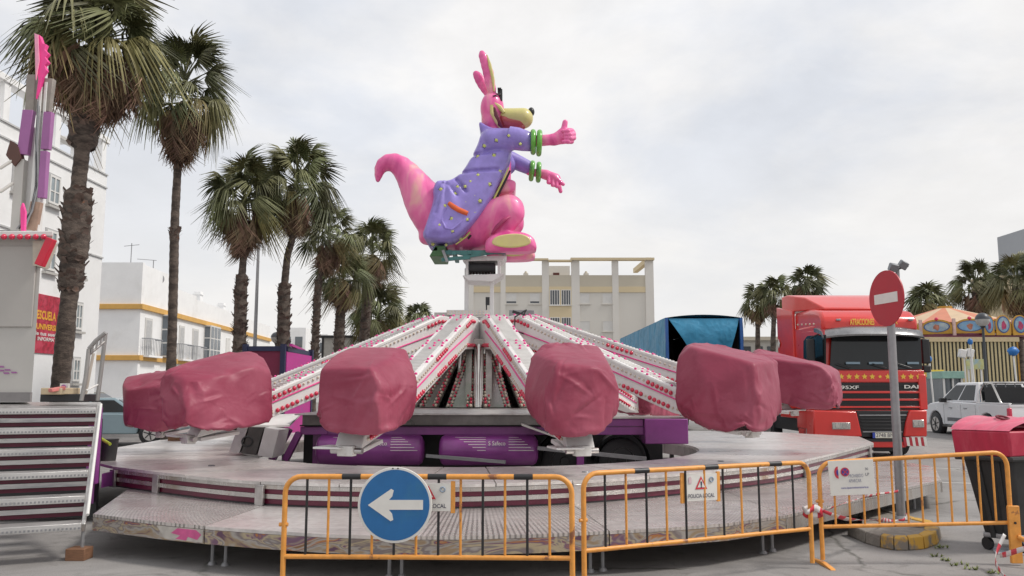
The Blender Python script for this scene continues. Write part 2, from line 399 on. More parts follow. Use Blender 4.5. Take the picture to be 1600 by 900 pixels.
# ---------------------------------------------------------------- kangaroo figure
KY = 15.1; CX = -.58
def K(px, py): q = P(px, py, KY); return (q.x, q.z)
def K3(px, py, dy=0.0): q = P(px, py, KY+dy); return (q.x, KY+dy, q.z)
def KN(px, py, dy=0.0): q = P(px, py, KY-abs(dy)); return (q.x, KY+dy, q.z)     # pairs: measured on the near one
PXM = 86.0
kg = thing('kangaroo_figure', 'giant pink kangaroo figure in a purple starred coat giving a thumbs up above the ride', 'statue', (CX, KY, K(760, 405)[1]))
def pink_mat():
    m = bpy.data.materials.new('airbrushed pink'); m.use_nodes = True; t = m.node_tree; b = t.nodes['Principled BSDF']; l = t.links.new
    c = t.nodes.new('ShaderNodeTexCoord'); mp = t.nodes.new('ShaderNodeMapping'); mp.inputs['Scale'].default_value = (1, .6, .45); mp.inputs['Rotation'].default_value = (0, .5, 0); l(c.outputs['Object'], mp.inputs[0])
    n = t.nodes.new('ShaderNodeTexNoise'); n.inputs['Scale'].default_value = 2.4; n.inputs['Detail'].default_value = 4; n.inputs['Distortion'].default_value = .8; l(mp.outputs[0], n.inputs['Vector'])
    r = t.nodes.new('ShaderNodeValToRGB'); e = r.color_ramp.elements; e[0].position = .33; e[0].color = (.62, .06, .26, 1); e[1].position = .72; e[1].color = (.78, .40, .36, 1)
    x = e.new(.5); x.color = (.80, .13, .36, 1); x = e.new(.6); x.color = (.82, .20, .40, 1)
    l(n.outputs['Fac'], r.inputs[0]); l(r.outputs[0], b.inputs['Base Color']); b.inputs['Roughness'].default_value = .42
    b.inputs['Coat Weight'].default_value = .25; return m
M_kpink = pink_mat()
M_kpurple = mat('airbrushed purple', (.27, .21, .58), .40, 0, .25, 2.6, col2=(.13, .06, .32), c2range=(.52, .74), coat=.25)
M_kyel = mat('airbrushed yellow', (.60, .55, .20), .42, 0, .1, 3, col2=(.62, .42, .30), c2range=(.5, .8), coat=.2)
M_kstar = mat('yellow star paint', (.55, .58, .16), .5)
M_kgreen = mat('green plastic', (.13, .42, .05), .3, 0, .12, 4, col2=(.05, .25, .06), c2range=(.5, .7), coat=.4)
M_korange = mat('orange trim paint', (.70, .12, .03), .4, 0, .12, 6)
r_ = lambda px: px/PXM
lo, hi = (K(575, 0)[0], KY-.95, K(0, 412)[1]), (K(852, 0)[0], KY+.95, K(0, 125)[1]); h = .026
X, Y, Z = sdf_grid(lo, hi, h)
def cap(a, b, ra, rb, ya=0, yb=0, sy=1.0): return s_cap(X, Y, Z, KN(*a, ya), KN(*b, yb), r_(ra), r_(rb), sy)
tail = [(590.5, 281, 4), (591.5, 273, 6.2), (594, 264, 8.6), (599, 257.5, 11), (607, 254, 13), (617, 254.5, 14.6), (627, 261, 17), (637, 272, 20), (645, 284, 23.2), (653, 297, 27), (661, 310, 31), (670, 322, 35), (680, 333, 38), (692, 342, 40), (706, 349, 40), (722, 353, 38)]
F = cap(tail[0][:2], tail[1][:2], tail[0][2], tail[1][2])
for a, b in zip(tail[1:], tail[2:]): F = smin(F, cap(a[:2], b[:2], a[2], b[2], sy=1.15), .03)
F = smin(F, cap((700, 355), (750, 360), 32, 28, sy=1.45), .15)
F = smin(F, cap((690, 366), (665, 372), 16, 10, sy=1.5), .15)
F = smin(F, cap((735, 345), (765, 285), 36, 26, sy=1.2), .15)      # belly and torso
F = smin(F, cap((765, 285), (772, 225), 26, 20, sy=1.3), .12)
F = smin(F, cap((780, 290), (786, 255), 19, 13, sy=1.2), .06)
F = smin(F, s_slab(X, Y, Z, smooth_poly([K(770, 288), K(806, 287), K(806, 303), K(800, 309), K(768, 310)]), KY, .42, .07), .02)   # pouch
NF = lambda a, b: (KN(a, b, .6)[0], KN(a, b, .6)[2])
for sgn in (-1, 1):
    th = cap((748, 350), (795, 328), 38, 24, sgn*.18, sgn*.44, .9)
    F = smin(F, th, .05)
    F = smin(F, cap((800, 334), (781, 366), 19.5, 14, sgn*.47, sgn*.47), .03)
    foot = s_slab(X, Y, Z, smooth_poly([NF(757, 390), NF(759, 374), NF(776, 364), NF(812, 361), NF(833, 369), NF(839, 384), NF(838, 394), NF(760, 394)], 2), KY+sgn*.47, .26, .12)
    F = smin(F, foot, .04)
F = smin(F, cap((770, 216), (769, 188), 12, 11.5), .08)     # neck
F = smin(F, s_ell(X, Y, Z, K3(769, 170), (r_(19), r_(21), r_(28))), .06)
F = smin(F, s_ell(X, Y, Z, K3(768, 190), (r_(16), r_(16), r_(14))), .06)
body = net_mb(F, lo, h); body.build('body', M_kpink, kg, smooth=180)
FB = F
# ears, thin and scooped
def small(name, fn, lo, hi, h, mt, **kw):
    X, Y, Z = sdf_grid(lo, hi, h); return net_mb(fn(X, Y, Z), lo, h).build(name, mt, kg, smooth=180, **kw)
def ear(pts, dy):
    def fn(X, Y, Z):
        F = None
        for i in range(len(pts)-1):
            a, b = pts[i], pts[i+1]; q = s_cap(X, Y, Z, K3(a[0], a[1], dy), K3(b[0], b[1], dy), r_(a[2]), r_(b[2]), .75); F = q if F is None else smin(F, q, .02)
        return F
    xs = [K(a[0], a[1])[0] for a in pts]; zs = [K(a[0], a[1])[1] for a in pts]
    small('ear', fn, (min(xs)-.2, KY+dy-.2, min(zs)-.2), (max(xs)+.2, KY+dy+.2, max(zs)+.2), .016, M_kpink)
ear([(770, 150, 5.5), (768, 138, 7), (765, 126, 8.2), (763, 114, 8.4), (760, 103, 8.2), (757, 94, 7.4), (754, 87, 6.2), (753, 83, 4.6)], -.10)
ear([(766, 153, 4.5), (762, 146, 6), (758, 139, 7.2), (754, 132, 8), (750, 125, 8), (746.5, 119, 7), (744, 115.5, 5.5)], .16)
MB().tube([K3(772, 143, -.16), K3(770, 122, -.17), K3(765, 100, -.17), K3(761, 86, -.13)], [.012, .032, .03, .01], 6).build('inner_ear', M_kyel, kg)
# muzzle, lips, nose, cheek, glasses
def muz(X, Y, Z):
    F = s_cap(X, Y, Z, K3(790, 182), K3(817, 185), r_(13), r_(16.5), 1.1); return F
small('muzzle', muz, (K(768, 0)[0], KY-.4, K(0, 215)[1]), (K(842, 0)[0], KY+.4, K(0, 160)[1]), .018, M_kyel)
def jaw(X, Y, Z):
    F = s_cap(X, Y, Z, K3(788, 190), K3(812, 192), r_(11), r_(12.5), 1.15); return smin(F, s_cap(X, Y, Z, K3(775, 170), K3(788, 189), r_(3), r_(9), 1.6), .03)
small('lower_lip', jaw, (K(765, 0)[0], KY-.4, K(0, 215)[1]), (K(842, 0)[0], KY+.4, K(0, 160)[1]), .018, mat('lip paint', (.40, .06, .07), .4, 0, .1, 5, coat=.3))
MB().sph(K3(830, 175), (r_(5.5), .085, r_(7.5)), 14, 10).build('nose', M_black, kg)
for sgn in (-1, 1):
    MB().tube([K3(786, 203, sgn*.10), K3(781, 194, sgn*.18), K3(775, 180, sgn*.225), K3(772, 168, sgn*.225)], [.025, .045, .045, .02], 7).build('mouth_line', M_maroon, kg)
    MB().tube([K3(784, 203, sgn*.115), K3(776, 190, sgn*.195), K3(769, 176, sgn*.215), K3(768, 166, sgn*.215), K3(773, 162, sgn*.20), K3(781, 168, sgn*.18), K3(787, 176, sgn*.17)], [.022, .038, .042, .042, .038, .045, .035], 8).build('cheek', M_kyel, kg)
mb = MB()
mb.box(K3(783, 152), (.05, .30, .22)); mb.box(K3(780.5, 143), (.07, .34, .035)); mb.tube([K3(783, 147, -.16), K3(770, 150, -.225)], .012, 6); mb.tube([K3(783, 147, .16), K3(770, 150, .225)], .012, 6)
mb.build('sunglasses', M_black, kg, bevel=.01)
# coat, collar and sleeves as one moulded garment
lo, hi = (K(655, 0)[0], KY-1.0, K(0, 402)[1]), (K(812, 0)[0], KY+1.0, K(0, 180)[1]); h = .023
X, Y, Z = sdf_grid(lo, hi, h)
coat_px = [(759, 208), (786, 211), (800, 223), (799, 244), (796, 264), (783, 293), (766, 328), (745, 357), (722, 381), (706, 388), (663, 386), (672, 356), (680, 325), (682, 293), (694, 291), (706, 292), (724, 279), (738, 254), (749, 229), (753, 216)]
coat = smooth_poly([K(a, b) for a, b in coat_px], 2)
D = d_poly(X[:, 0, :], Z[:, 0, :], coat)[:, None, :]
zf = (Z-K(0, 388)[1])/(K(0, 195)[1]-K(0, 388)[1])
hy = .86-.46*np.clip(zf, 0, 1)
q1 = D+.22; q2 = np.abs(Y-KY)-hy+.22
F = np.minimum(np.maximum(q1, q2), 0)+np.sqrt(np.maximum(q1, 0)**2+np.maximum(q2, 0)**2)-.22
# folds: gathered at the back of the waist, fanning down the skirt of the coat
wx, wz = K(700, 283); ang = np.arctan2(X-wx, -(Z-wz)); rad = np.sqrt((X-wx)**2+(Z-wz)**2)
F = F+.032*np.sin(ang*13+1)*np.exp(-((ang+.12)/.45)**2)*np.clip(rad/.25, 0, 1)*np.clip((1.3-rad)/.6, 0, 1)
for (a, b, rr, dd) in (((738, 253), (765, 250), 3, .035), ((724, 281), (778, 277), 2.5, .035), ((716, 292), (731, 312), 2.5, .04), ((704, 300), (718, 318), 2, .03), ((760, 247), (785, 243), 4, .05), ((765, 236), (778, 232), 5, .04), ((697, 300), (686, 345), 2, .03)):
    A, B = K3(*a), K3(*b); t = np.clip(((X-A[0])*(B[0]-A[0])+(Z-A[2])*(B[2]-A[2]))/((B[0]-A[0])**2+(B[2]-A[2])**2), 0, 1)
    dd2 = np.sqrt((X-A[0]-t*(B[0]-A[0]))**2+(Z-A[2]-t*(B[2]-A[2]))**2); F = F+dd*1.35*np.exp(-(dd2/r_(rr))**2)
# rolled hem and front edge
F = F-.018*np.exp(-((D+.045)/.03)**2)
for sgn in (-1, 1):
    A, B = KN(770, 220, sgn*.34), KN(798, 218, sgn*.46)
    if sgn > 0: A, B = KN(770, 228, .34), KN(790, 238, .42)
    F = smin(F, s_cap(X, Y, Z, A, B, r_(20), r_(17.5), 1), .06)
F = smin(F, s_slab(X, Y, Z, smooth_poly([K(748, 198), K(752, 196), K(762, 203), K(782, 209), K(783, 216), K(760, 221), K(754, 219)]), KY, .27, .05), .03)
coat_o = net_mb(F, lo, h).build('coat', M_kpurple, kg, smooth=180)
FC, loC, hC = F, lo, h
def coat_y(px, py, side=-1):      # where the coat's surface is, seen from the side
    x, z = K(px, py)
    for _ in range(3):
        y = coat_at(x, z, -1); q = P(px, py, y); x, z = q.x, q.z
    return x, z, coat_at(x, z, side)
def coat_at(x, z, side):
    i = int(round((x-loC[0])/hC)); k = int(round((z-loC[2])/hC))
    col = FC[max(0, min(i, FC.shape[0]-1)), :, max(0, min(k, FC.shape[2]-1))]; js = np.where(col < 0)[0]
    if len(js) == 0: return KY+side*.5
    return loC[1]+hC*(js[0] if side < 0 else js[-1])
def sleeve(pts, sy, name, n=14):
    mb = MB(); mb.tube([K3(a, b, dy) for a, b, r, dy in pts], [r_(r) for a, b, r, dy in pts], n); mb.build(name, M_kpurple, kg, smooth=80)
sleeve([(795, 215, 18, -.46), (808, 217, 18, -.47), (820, 220, 16.5, -.47), (832, 223, 14, -.47)], 1, 'sleeve')
sleeve([(785, 243, 13, .40), (800, 250, 13.5, .46), (815, 257, 12.5, .47), (830, 264, 11, .47)], 1, 'sleeve')
def bangle(cx, cy, R0, dy, tilt):
    MB().torus(K3(cx, cy, dy), r_(R0-3), r_(4.2), (cos(tilt), 0, sin(tilt)), 26, 9).build('bangle', M_kgreen, kg, smooth=80)
bangle(833, 222, 19, -.47, .0); bangle(842.5, 223.5, 20, -.47, -.04)
bangle(831, 267, 16.5, .47, -.1); bangle(841.5, 269, 16.5, .47, -.05)
# near hand: fist with the thumb up; the fingers curl towards the viewer
def hand_up(X, Y, Z):
    c = lambda a, b, ra, rb, ya=0, yb=0, sy=1.0: s_cap(X, Y, Z, K3(*a, -.47+ya), K3(*b, -.47+yb), r_(ra), r_(rb), sy)
    F = c((828, 221), (866, 218), 9, 8.5)
    F = smin(F, c((866, 218), (880, 214), 9, 11, 0, 0, .9), .04)
    F = smin(F, c((880, 213), (890, 210), 11, 10, 0, 0, .85), .03)
    F = smin(F, c((872, 212), (881, 203), 6.5, 5.5, -.02, -.03), .03)
    F = smin(F, c((881, 203), (883, 191), 5, 4.2, -.03, -.03), .015)
    for i, (yy, px) in enumerate(((204, 893), (209.5, 896), (215, 896.5), (220.5, 893))):
        F = smin(F, c((884, yy), (px, yy+.5), 4.2, 4.0, -.03, -.02), .010)
        F = smin(F, c((px, yy+.5), (px-5, yy+1), 3.9, 3.5, -.04, -.12), .010)
        F = smin(F, c((px-5, yy+1), (px-13, yy+1), 3.5, 3.1, -.13, -.12), .008)
    return F
small('hand', hand_up, (K(822, 0)[0], KY-.85, K(0, 240)[1]), (K(908, 0)[0], KY-.2, K(0, 180)[1]), .0125, M_kpink)
def hand_down(X, Y, Z):
    c = lambda a, b, ra, rb, ya=0, yb=0, sy=1.0: s_cap(X, Y, Z, K3(*a, .47+ya), K3(*b, .47+yb), r_(ra), r_(rb), sy)
    F = c((828, 267), (853, 273), 8, 7)
    F = smin(F, c((853, 273), (868, 279), 8, 8.5, 0, 0, .9), .04)
    F = smin(F, c((866, 277), (880, 288), 5.5, 3.0, -.04, -.06), .02)         # index
    F = smin(F, c((872, 284), (876, 299), 4.0, 3.2, .05, .05), .012)           # thumb pointing down
    for i, (px, py) in enumerate(((857, 285), (863.5, 289), (870, 291))):
        F = smin(F, c((px, py-8), (px, py), 3.6, 3.2, -.05, -.08), .008)
        F = smin(F, c((px, py), (px+2, py+1), 3.2, 2.8, -.08, .0), .008)
    return F
small('hand', hand_down, (K(822, 0)[0], KY+.15, K(0, 308)[1]), (K(890, 0)[0], KY+.75, K(0, 255)[1]), .0125, M_kpink)
# stars, pocket, trims
mb = MB(); md = MB()
stars = [(795, 212), (776, 219), (757, 228), (813, 225), (747, 245), (772, 243), (763, 260), (747, 274), (781, 268), (735, 284), (765, 288), (737, 297), (715, 292), (711, 303), (750, 314), (728, 316), (695, 322), (741, 332), (730, 343), (706, 342), (686, 352), (707, 361), (718, 368), (675, 379), (696, 380), (689, 296), (742, 306), (727, 292)]
for i, (px, py) in enumerate(stars):
    for side in (-1, 1):
        if px > 805 and side > 0: continue
        x, z, yy = coat_y(px, py, side)
        if px > 805: x, yy, z = K3(px, py, -.47-r_(15.5))
        ro = .040 if i % 3 else .034; a0 = random.random()*2
        for B, sc_, off in ((md, 1.45, .004), (mb, 1.0, .010)):
            c = V((x, yy+side*off, z)); ring = [c+V((cos(a0+k*pi/5), 0, sin(a0+k*pi/5)))*(ro*sc_*(1 if k % 2 == 0 else .62)) for k in range(10)]
            top = c+V((0, side*.012, 0)); B.add([top]+ring, [((0, 1+k, 1+(k+1) % 10) if side > 0 else (0, 1+(k+1) % 10, 1+k)) for k in range(10)])
            B.add([c-V((0, side*.03, 0))]+ring, [(0, 1+k, 1+(k+1) % 10) for k in range(10)])
mb.build('star_pattern', M_kstar, kg, kind='stuff', smooth=0); md.build('star_outline', mat('star outline paint', (.10, .07, .22), .5), kg, kind='stuff', smooth=0)
def on_coat(pts, off=.0, side=-1): return [V((q[0], q[2]+side*off, q[1])) for q in (coat_y(a, b, side) for a, b in pts)]
for side in (-1, 1):
    MB().tube(on_coat([(702, 318), (708, 323), (716, 328), (723, 331), (731, 334)], .01, side), [.04, .048, .05, .05, .042], 10).build('pocket_trim', M_korange, kg, smooth=80)
    MB().tube(on_coat([(700, 322), (693, 332), (690, 345), (696, 357), (707, 359), (718, 349), (727, 339)], -.004, side), [.018, .026, .03, .03, .03, .026, .018], 7).build('pocket_seam', M_kpurple, kg, smooth=80)
    MB().tube(on_coat([(795, 262), (789, 276), (780, 294), (771, 312), (761, 328), (745, 350), (728, 370), (712, 382)], .0, side), [.012]+[.018]*6+[.012], 6).build('coat_edge', M_kstar, kg, smooth=80)
    MB().tube(on_coat([(797, 266), (791, 279), (782, 297), (773, 315), (763, 331), (747, 353), (731, 373)], -.03, side), [.02]*7, 6).build('coat_lining', M_black, kg, smooth=80)
for sgn in (-1, 1):
    y = KY+sgn*(.47)
    NF2 = lambda a, b: (KN(a, b, .75)[0], KN(a, b, .75)[2]); pl = smooth_poly([NF2(767, 383), NF2(770, 372), NF2(784, 366), NF2(812, 364), NF2(828, 370), NF2(831, 382), NF2(800, 388)], 2)
    MB().prism(pl, (0, y-.275, 0), (1, 0, 0), (0, 0, 1), (0, .55, 0)).build('foot_patch', M_kyel, kg, bevel=.02)
    MB().tube([KN(797, 338, sgn*.71), KN(788, 343, sgn*.73), KN(775, 356, sgn*.69), KN(768, 366, sgn*.60)], [.015, .05, .045, .02], 7, sy=.6).build('leg_crease', mat('deep pink', (.38, .04, .13), .5, 0, .1, 4), kg, smooth=80)
# steel cradle carrying the figure
cr = thing('figure_cradle', 'teal and green steel cradle bolted under the kangaroo figure', 'bracket', (CX, KY, K(0, 408)[1]))
M_teal = mat('teal paint', (.06, .20, .19), .5, 0, .15, 5, col2=(.10, .12, .10), c2range=(.55, .7))
for dy in (-.45, .45):
    mb = MB(); mb.beam(K3(682, 395, dy), K3(790, 394, dy), .06, .07); mb.beam(K3(690, 406, dy), K3(735, 402, dy), .06, .06); mb.beam(K3(700, 392, dy), K3(735, 400, dy), .05, .05); mb.beam(K3(735, 400, dy), K3(790, 392, dy), .05, .05)
    mb.build('side_truss', M_teal, cr)
for px, py in ((684, 396), (712, 402), (736, 401), (788, 396)): q = K3(px, py, 0); MB().beam((q[0], KY-.5, q[2]), (q[0], KY+.5, q[2]), .07, .06).build('cross_beam', M_teal, cr)
MB().prism([K(675, 407), K(684, 391), (K(700, 391)), K(697, 407)], (0, KY-.5, 0), (1, 0, 0), (0, 0, 1), (0, 1.0, 0)).build('end_box', mat('green paint', (.05, .14, .045), .45), cr, bevel=.01)
for dy in (-.52, .52): MB().beam(K3(692, 391, dy), K3(699, 409, dy), .04, .05).build('strap', M_pole, cr)
# ---------------------------------------------------------------- deck of the ride
def deck_mat(name, wave_scale=0, direction='X', tone=(.56, .53, .51), rough=.34, diamond=False, polar=None):
    m = bpy.data.materials.new(name); m.use_nodes = True; t = m.node_tree; b = t.nodes['Principled BSDF']; l = t.links.new
    c = t.nodes.new('ShaderNodeTexCoord'); geo = t.nodes.new('ShaderNodeNewGeometry')
    n = t.nodes.new('ShaderNodeTexNoise'); n.inputs['Scale'].default_value = .9; n.inputs['Detail'].default_value = 9; n.inputs['Roughness'].default_value = .62; n.inputs['Distortion'].default_value = .7
    mp = t.nodes.new('ShaderNodeMapping'); mp.inputs['Scale'].default_value = (.6, 1.7, 1); l(geo.outputs['Position'], mp.inputs[0]); l(mp.outputs[0], n.inputs['Vector'])
    r = t.nodes.new('ShaderNodeValToRGB'); e = r.color_ramp.elements; e[0].position = .36; e[1].position = .66; e[0].color = [x*.70 for x in tone]+[1]; e[1].color = [x*1.1 for x in tone]+[1]
    x = e.new(.5); x.color = list(tone)+[1]
    l(n.outputs['Fac'], r.inputs[0]); n3 = t.nodes.new('ShaderNodeTexNoise'); n3.inputs['Scale'].default_value = 14; n3.inputs['Detail'].default_value = 6; l(geo.outputs['Position'], n3.inputs['Vector'])
    r3 = t.nodes.new('ShaderNodeValToRGB'); q = r3.color_ramp.elements; q[0].position = .3; q[1].position = .62; q[0].color = (.84, .83, .82, 1); q[1].color = (1.02, 1.02, 1.01, 1); l(n3.outputs['Fac'], r3.inputs[0])
    mx = t.nodes.new('ShaderNodeMix'); mx.data_type = 'RGBA'; mx.blend_type = 'MULTIPLY'; mx.inputs[0].default_value = 1; l(r.outputs[0], mx.inputs[6]); l(r3.outputs[0], mx.inputs[7]); cur = mx.outputs[2]
    if wave_scale:
        sp = t.nodes.new('ShaderNodeSeparateXYZ'); l(geo.outputs['Position'], sp.inputs[0])
        def mth(op, a, b_=None):
            k = t.nodes.new('ShaderNodeMath'); k.operation = op
            for i, q_ in enumerate((a, b_)):
                if q_ is None: continue
                if isinstance(q_, (int, float)): k.inputs[i].default_value = q_
                else: l(q_, k.inputs[i])
            return k.outputs[0]
        yy = mth('SUBTRACT', sp.outputs['Y'], 15.1); xx = mth('ADD', sp.outputs['X'], .6)
        an = mth('ARCTAN2', yy, xx); rad = mth('SQRT', mth('ADD', mth('MULTIPLY', yy, yy), mth('MULTIPLY', xx, xx)))
        s1 = mth('SINE', mth('MULTIPLY', an, wave_scale*6.5)); s2 = mth('SINE', mth('MULTIPLY', rad, wave_scale*(1.0 if diamond else 0.0001)))
        pr = mth('MULTIPLY', s1, s2) if diamond else s1
        nm = t.nodes.new('ShaderNodeTexNoise'); nm.inputs['Scale'].default_value = .8; l(geo.outputs['Position'], nm.inputs['Vector'])
        msk = t.nodes.new('ShaderNodeMapRange'); msk.inputs[1].default_value = .4; msk.inputs[2].default_value = .6; msk.inputs[3].default_value = .35; l(nm.outputs['Fac'], msk.inputs[0])
        rr = t.nodes.new('ShaderNodeMapRange'); rr.inputs[1].default_value = .1; rr.inputs[2].default_value = .6; l(pr, rr.inputs[0])
        bm = mth('MULTIPLY', rr.outputs[0], msk.outputs[0])
        m2 = t.nodes.new('ShaderNodeMix'); m2.data_type = 'RGBA'; l(mth('MULTIPLY', bm, .62), m2.inputs[0]); l(cur, m2.inputs[6]); m2.inputs[7].default_value = (.13, .12, .12, 1); cur = m2.outputs[2]
        bp = t.nodes.new('ShaderNodeBump'); bp.inputs['Strength'].default_value = .5; bp.inputs['Distance'].default_value = .008; l(rr.outputs[0], bp.inputs['Height']); l(bp.outputs[0], b.inputs['Normal'])
    l(cur, b.inputs['Base Color']); b.inputs['Metallic'].default_value = .7; 
    rr2 = t.nodes.new('ShaderNodeMapRange'); rr2.inputs[1].default_value = .3; rr2.inputs[2].default_value = .7; rr2.inputs[3].default_value = rough+.16; rr2.inputs[4].default_value = rough-.10; l(n.outputs['Fac'], rr2.inputs[0]); l(rr2.outputs[0], b.inputs['Roughness'])
    return m
M_deck = deck_mat('worn aluminium deck', 0, rough=.34, tone=(.80, .765, .75))
M_deckrib = deck_mat('ribbed aluminium step', 150.0, rough=.28, tone=(.78, .74, .72))
M_deckdia = deck_mat('patterned aluminium step', 130.0, rough=.24, diamond=True, tone=(.78, .74, .72))
def fascia_mat():
    m = bpy.data.materials.new('fascia paint and reflections'); m.use_nodes = True; t = m.node_tree; b = t.nodes['Principled BSDF']; l = t.links.new  # colour blotches on metal stand for paint and reflected surroundings alike
    geo = t.nodes.new('ShaderNodeNewGeometry'); mp = t.nodes.new('ShaderNodeMapping'); mp.inputs['Scale'].default_value = (1, 1, 3.2); l(geo.outputs['Position'], mp.inputs[0])
    n = t.nodes.new('ShaderNodeTexNoise'); n.inputs['Scale'].default_value = 1.7; n.inputs['Detail'].default_value = 3; n.inputs['Distortion'].default_value = 1.6; l(mp.outputs[0], n.inputs['Vector'])
    r = t.nodes.new('ShaderNodeValToRGB'); r.color_ramp.interpolation = 'EASE'; e = r.color_ramp.elements; e[0].position = .30; e[0].color = (.16, .09, .14, 1); e[1].position = .74; e[1].color = (.30, .16, .08, 1)
    for p, c in ((.36, (.40, .30, .20)), (.43, (.46, .43, .40)), (.48, (.26, .22, .22)), (.53, (.52, .44, .30)), (.58, (.22, .13, .20)), (.62, (.50, .22, .08)), (.68, (.46, .43, .41))):
        x = e.new(p); x.color = list(c)+[1]
    l(n.outputs['Fac'], r.inputs[0]); l(r.outputs[0], b.inputs['Base Color']); b.inputs['Metallic'].default_value = .5; b.inputs['Roughness'].default_value = .3
    return m
M_fascia = fascia_mat()
M_slat = mat('scuffed alloy slat', (.52, .50, .48), .25, .7, .10, 5, col2=(.35, .25, .18), c2range=(.5, .7), stretch=(1, 1, .2))
ZU, ZL = .66, .40
upx = [(176, 729), (290, 742), (407, 752), (530, 756), (655, 757), (775, 755.5), (895, 751), (1015, 743.5), (1135, 733), (1255, 718.6), (1365, 692)]
def dense(pts, k):
    out = []
    for i in range(len(pts)-1):
        p0, p1, p2, p3 = pts[max(i-1, 0)], pts[i], pts[i+1], pts[min(i+2, len(pts)-1)]
        for j in range(k):
            t_ = j/k; out.append(.5*((2*p1)+(p2-p0)*t_+(2*p0-5*p1+4*p2-p3)*t_*t_+(3*p1-p0-3*p2+p3)*t_**3))
    return out+[pts[-1]]
U = [G(a, b, ZU).xy for a, b in upx]; UD = dense(U, 3)
Ub = [V((7.5, 18.2)), V((6.2, 20.2)), V((3.2, 21.2)), V((-.4, 21.6)), V((-3.6, 21.2)), V((-6.0, 19.4)), V((-7.1, 17.0)), V((-6.9, 14.2)), V((-6.3, 12.4))]
loop = U+Ub; PC = V((-.7, 15.1)); PR = 3.95
plat = thing('ride_platform', 'wide silver metal platform ringing the kangaroo ride with a lower step in front', 'platform', (-.6, 15.1, 0))
n = len(loop)
def inset(a, b, g_=.006):
    d = (b-a).normalized()*g_; return a+d, b-d
for i in range(n):
    a, b = inset(loop[i], loop[(i+1) % n])
    aa, ab = atan2(a.y-PC.y, a.x-PC.x), atan2(b.y-PC.y, b.x-PC.x)
    while ab < aa: ab += 2*pi
    if ab-aa > pi: ab -= 2*pi
    k = 6; arc = [PC+V((cos(ab+(aa-ab)*j/k), sin(ab+(aa-ab)*j/k)))*(PR) for j in range(k+1)]
    arc[0] = arc[0]+(arc[1]-arc[0]).normalized()*.004; arc[-1] = arc[-1]+(arc[-2]-arc[-1]).normalized()*.004
    pz = random.uniform(-.004, .004)
    MB().slab([a]+(UD[3*i+1:3*i+3] if i < len(U)-1 else [])+[b]+arc, ZU-.035+pz, ZU+pz).build('deck_panel', M_deck, plat)
    mb = MB()
    for j in range(k): p, q = arc[j], arc[j+1]; mb.beam((p.x, p.y, ZU-.13), (q.x, q.y, ZU-.13), .05, .185)
    mb.build('inner_rim', M_steel, plat)
    # latches on the deck
    if i < 10 and i % 2 == 0:
        c = a.lerp(b, .5).lerp(arc[3], .45); MB().cyl((c.x, c.y, ZU-.001), (c.x, c.y, ZU+.012), .05, .04, 10).build('deck_latch', M_pole, plat)
# lower step, riser and posts
lpx = [(145, 803), (320, 822), (615, 838), (952, 829.5), (1228, 805), (1470, 750)]
LO = [G(a, b, ZL).xy for a, b in lpx]
inn = [U[0], U[2], U[4], U[6], U[8], None]
seam_px = [(170, 765), (407, 789), (640, 794), (905, 792), (1155, 769), (1372, 716)]
LI = [G(a, b, ZL).xy for a, b in seam_px]
LOD = dense(LO, 3)
LI = [p+(V((PC.x, PC.y))-p).normalized()*.25 for p in LI[:-1]]+[LI[-1]]
for i in range(5):
    a, b = inset(LO[i], LO[i+1], .006); c, d = inset(LI[i+1], LI[i], .006)
    mids = LOD[3*i+1:3*i+3] if i < 4 else []
    pts = [a]+mids+[b, c, d]
    if i == 4: pts = [a, b, G(1461, 729, ZL).xy, c, d]
    MB().slab(pts, ZL-.03, ZL).build('step_panel', [M_deckdia, M_deck, M_deckrib, M_deckdia, M_deckdia][i], plat)
    e = (b-a); nn = V((e.y, -e.x)).normalized(); chain = [a]+mids+[b]; mbf = MB()
    for q0, q1 in zip(chain, chain[1:]):
        e1_ = q1-q0; n1_ = V((e1_.y, -e1_.x)).normalized(); mbf.prism([(0, 0), (e1_.length, 0), (e1_.length, .13), (0, .13)], (q0.x, q0.y, ZL-.163), (e1_.normalized().x, e1_.normalized().y, 0), (0, 0, 1), (-n1_.x*.02, -n1_.y*.02, 0))
    mbf.build('step_fascia', M_fascia if i < 4 else M_slat, plat)
    nn = V(((b-chain[-2]).y, -(b-chain[-2]).x)).normalized(); e = b-chain[-2]
    if i == 0:
        eu = V((e.normalized().x, e.normalized().y, 0)); o_ = V((b.x, b.y, ZL-.163))+V((nn.x, nn.y, 0))*.002
        for pp_, m__ in (([(-.62, .128), (-.50, .01), (-.01, .01), (-.01, .128)], M_white), ([(-.34, .12), (-.42, .07), (-.30, .055), (-.36, .02), (-.22, .015), (-.20, .05), (-.08, .03), (-.03, .08), (-.10, .12)], M_pink)):
            MB().prism(pp_, o_, eu, (0, 0, 1), V((nn.x, nn.y, 0))*(.002 if m__ is M_white else .004)).build('painted_mark', mat('scuffed white paint', (.50, .47, .43), .4, .2, .2, 8) if m__ is M_white else mat('scuffed pink paint', (.60, .10, .27), .45, 0, .2, 8), plat)
    for sgn_, q in ((1, a), (-1, b)):
        if i == 4 and sgn_ < 0: continue
        p = q+e.normalized()*.10*sgn_-nn*.22
        if i == 0 and sgn_ > 0: continue
        mb = MB(); mb.tube([(p.x, p.y, ZL-.05), (p.x, p.y, .03)], .018, 8); mb.cyl((p.x, p.y, .0), (p.x, p.y, .03), .045, .03, 10); mb.build('support_leg', M_pole, plat)
e1, e2 = G(1470, 750, ZL).xy, G(1461, 729, ZL).xy; e3 = LI[5]
for p, q in ((e1, e2), (e2, e3)): MB().beam((p.x, p.y, ZL-.10), (q.x, q.y, ZL-.10), .03, .14).build('step_fascia', M_slat, plat)
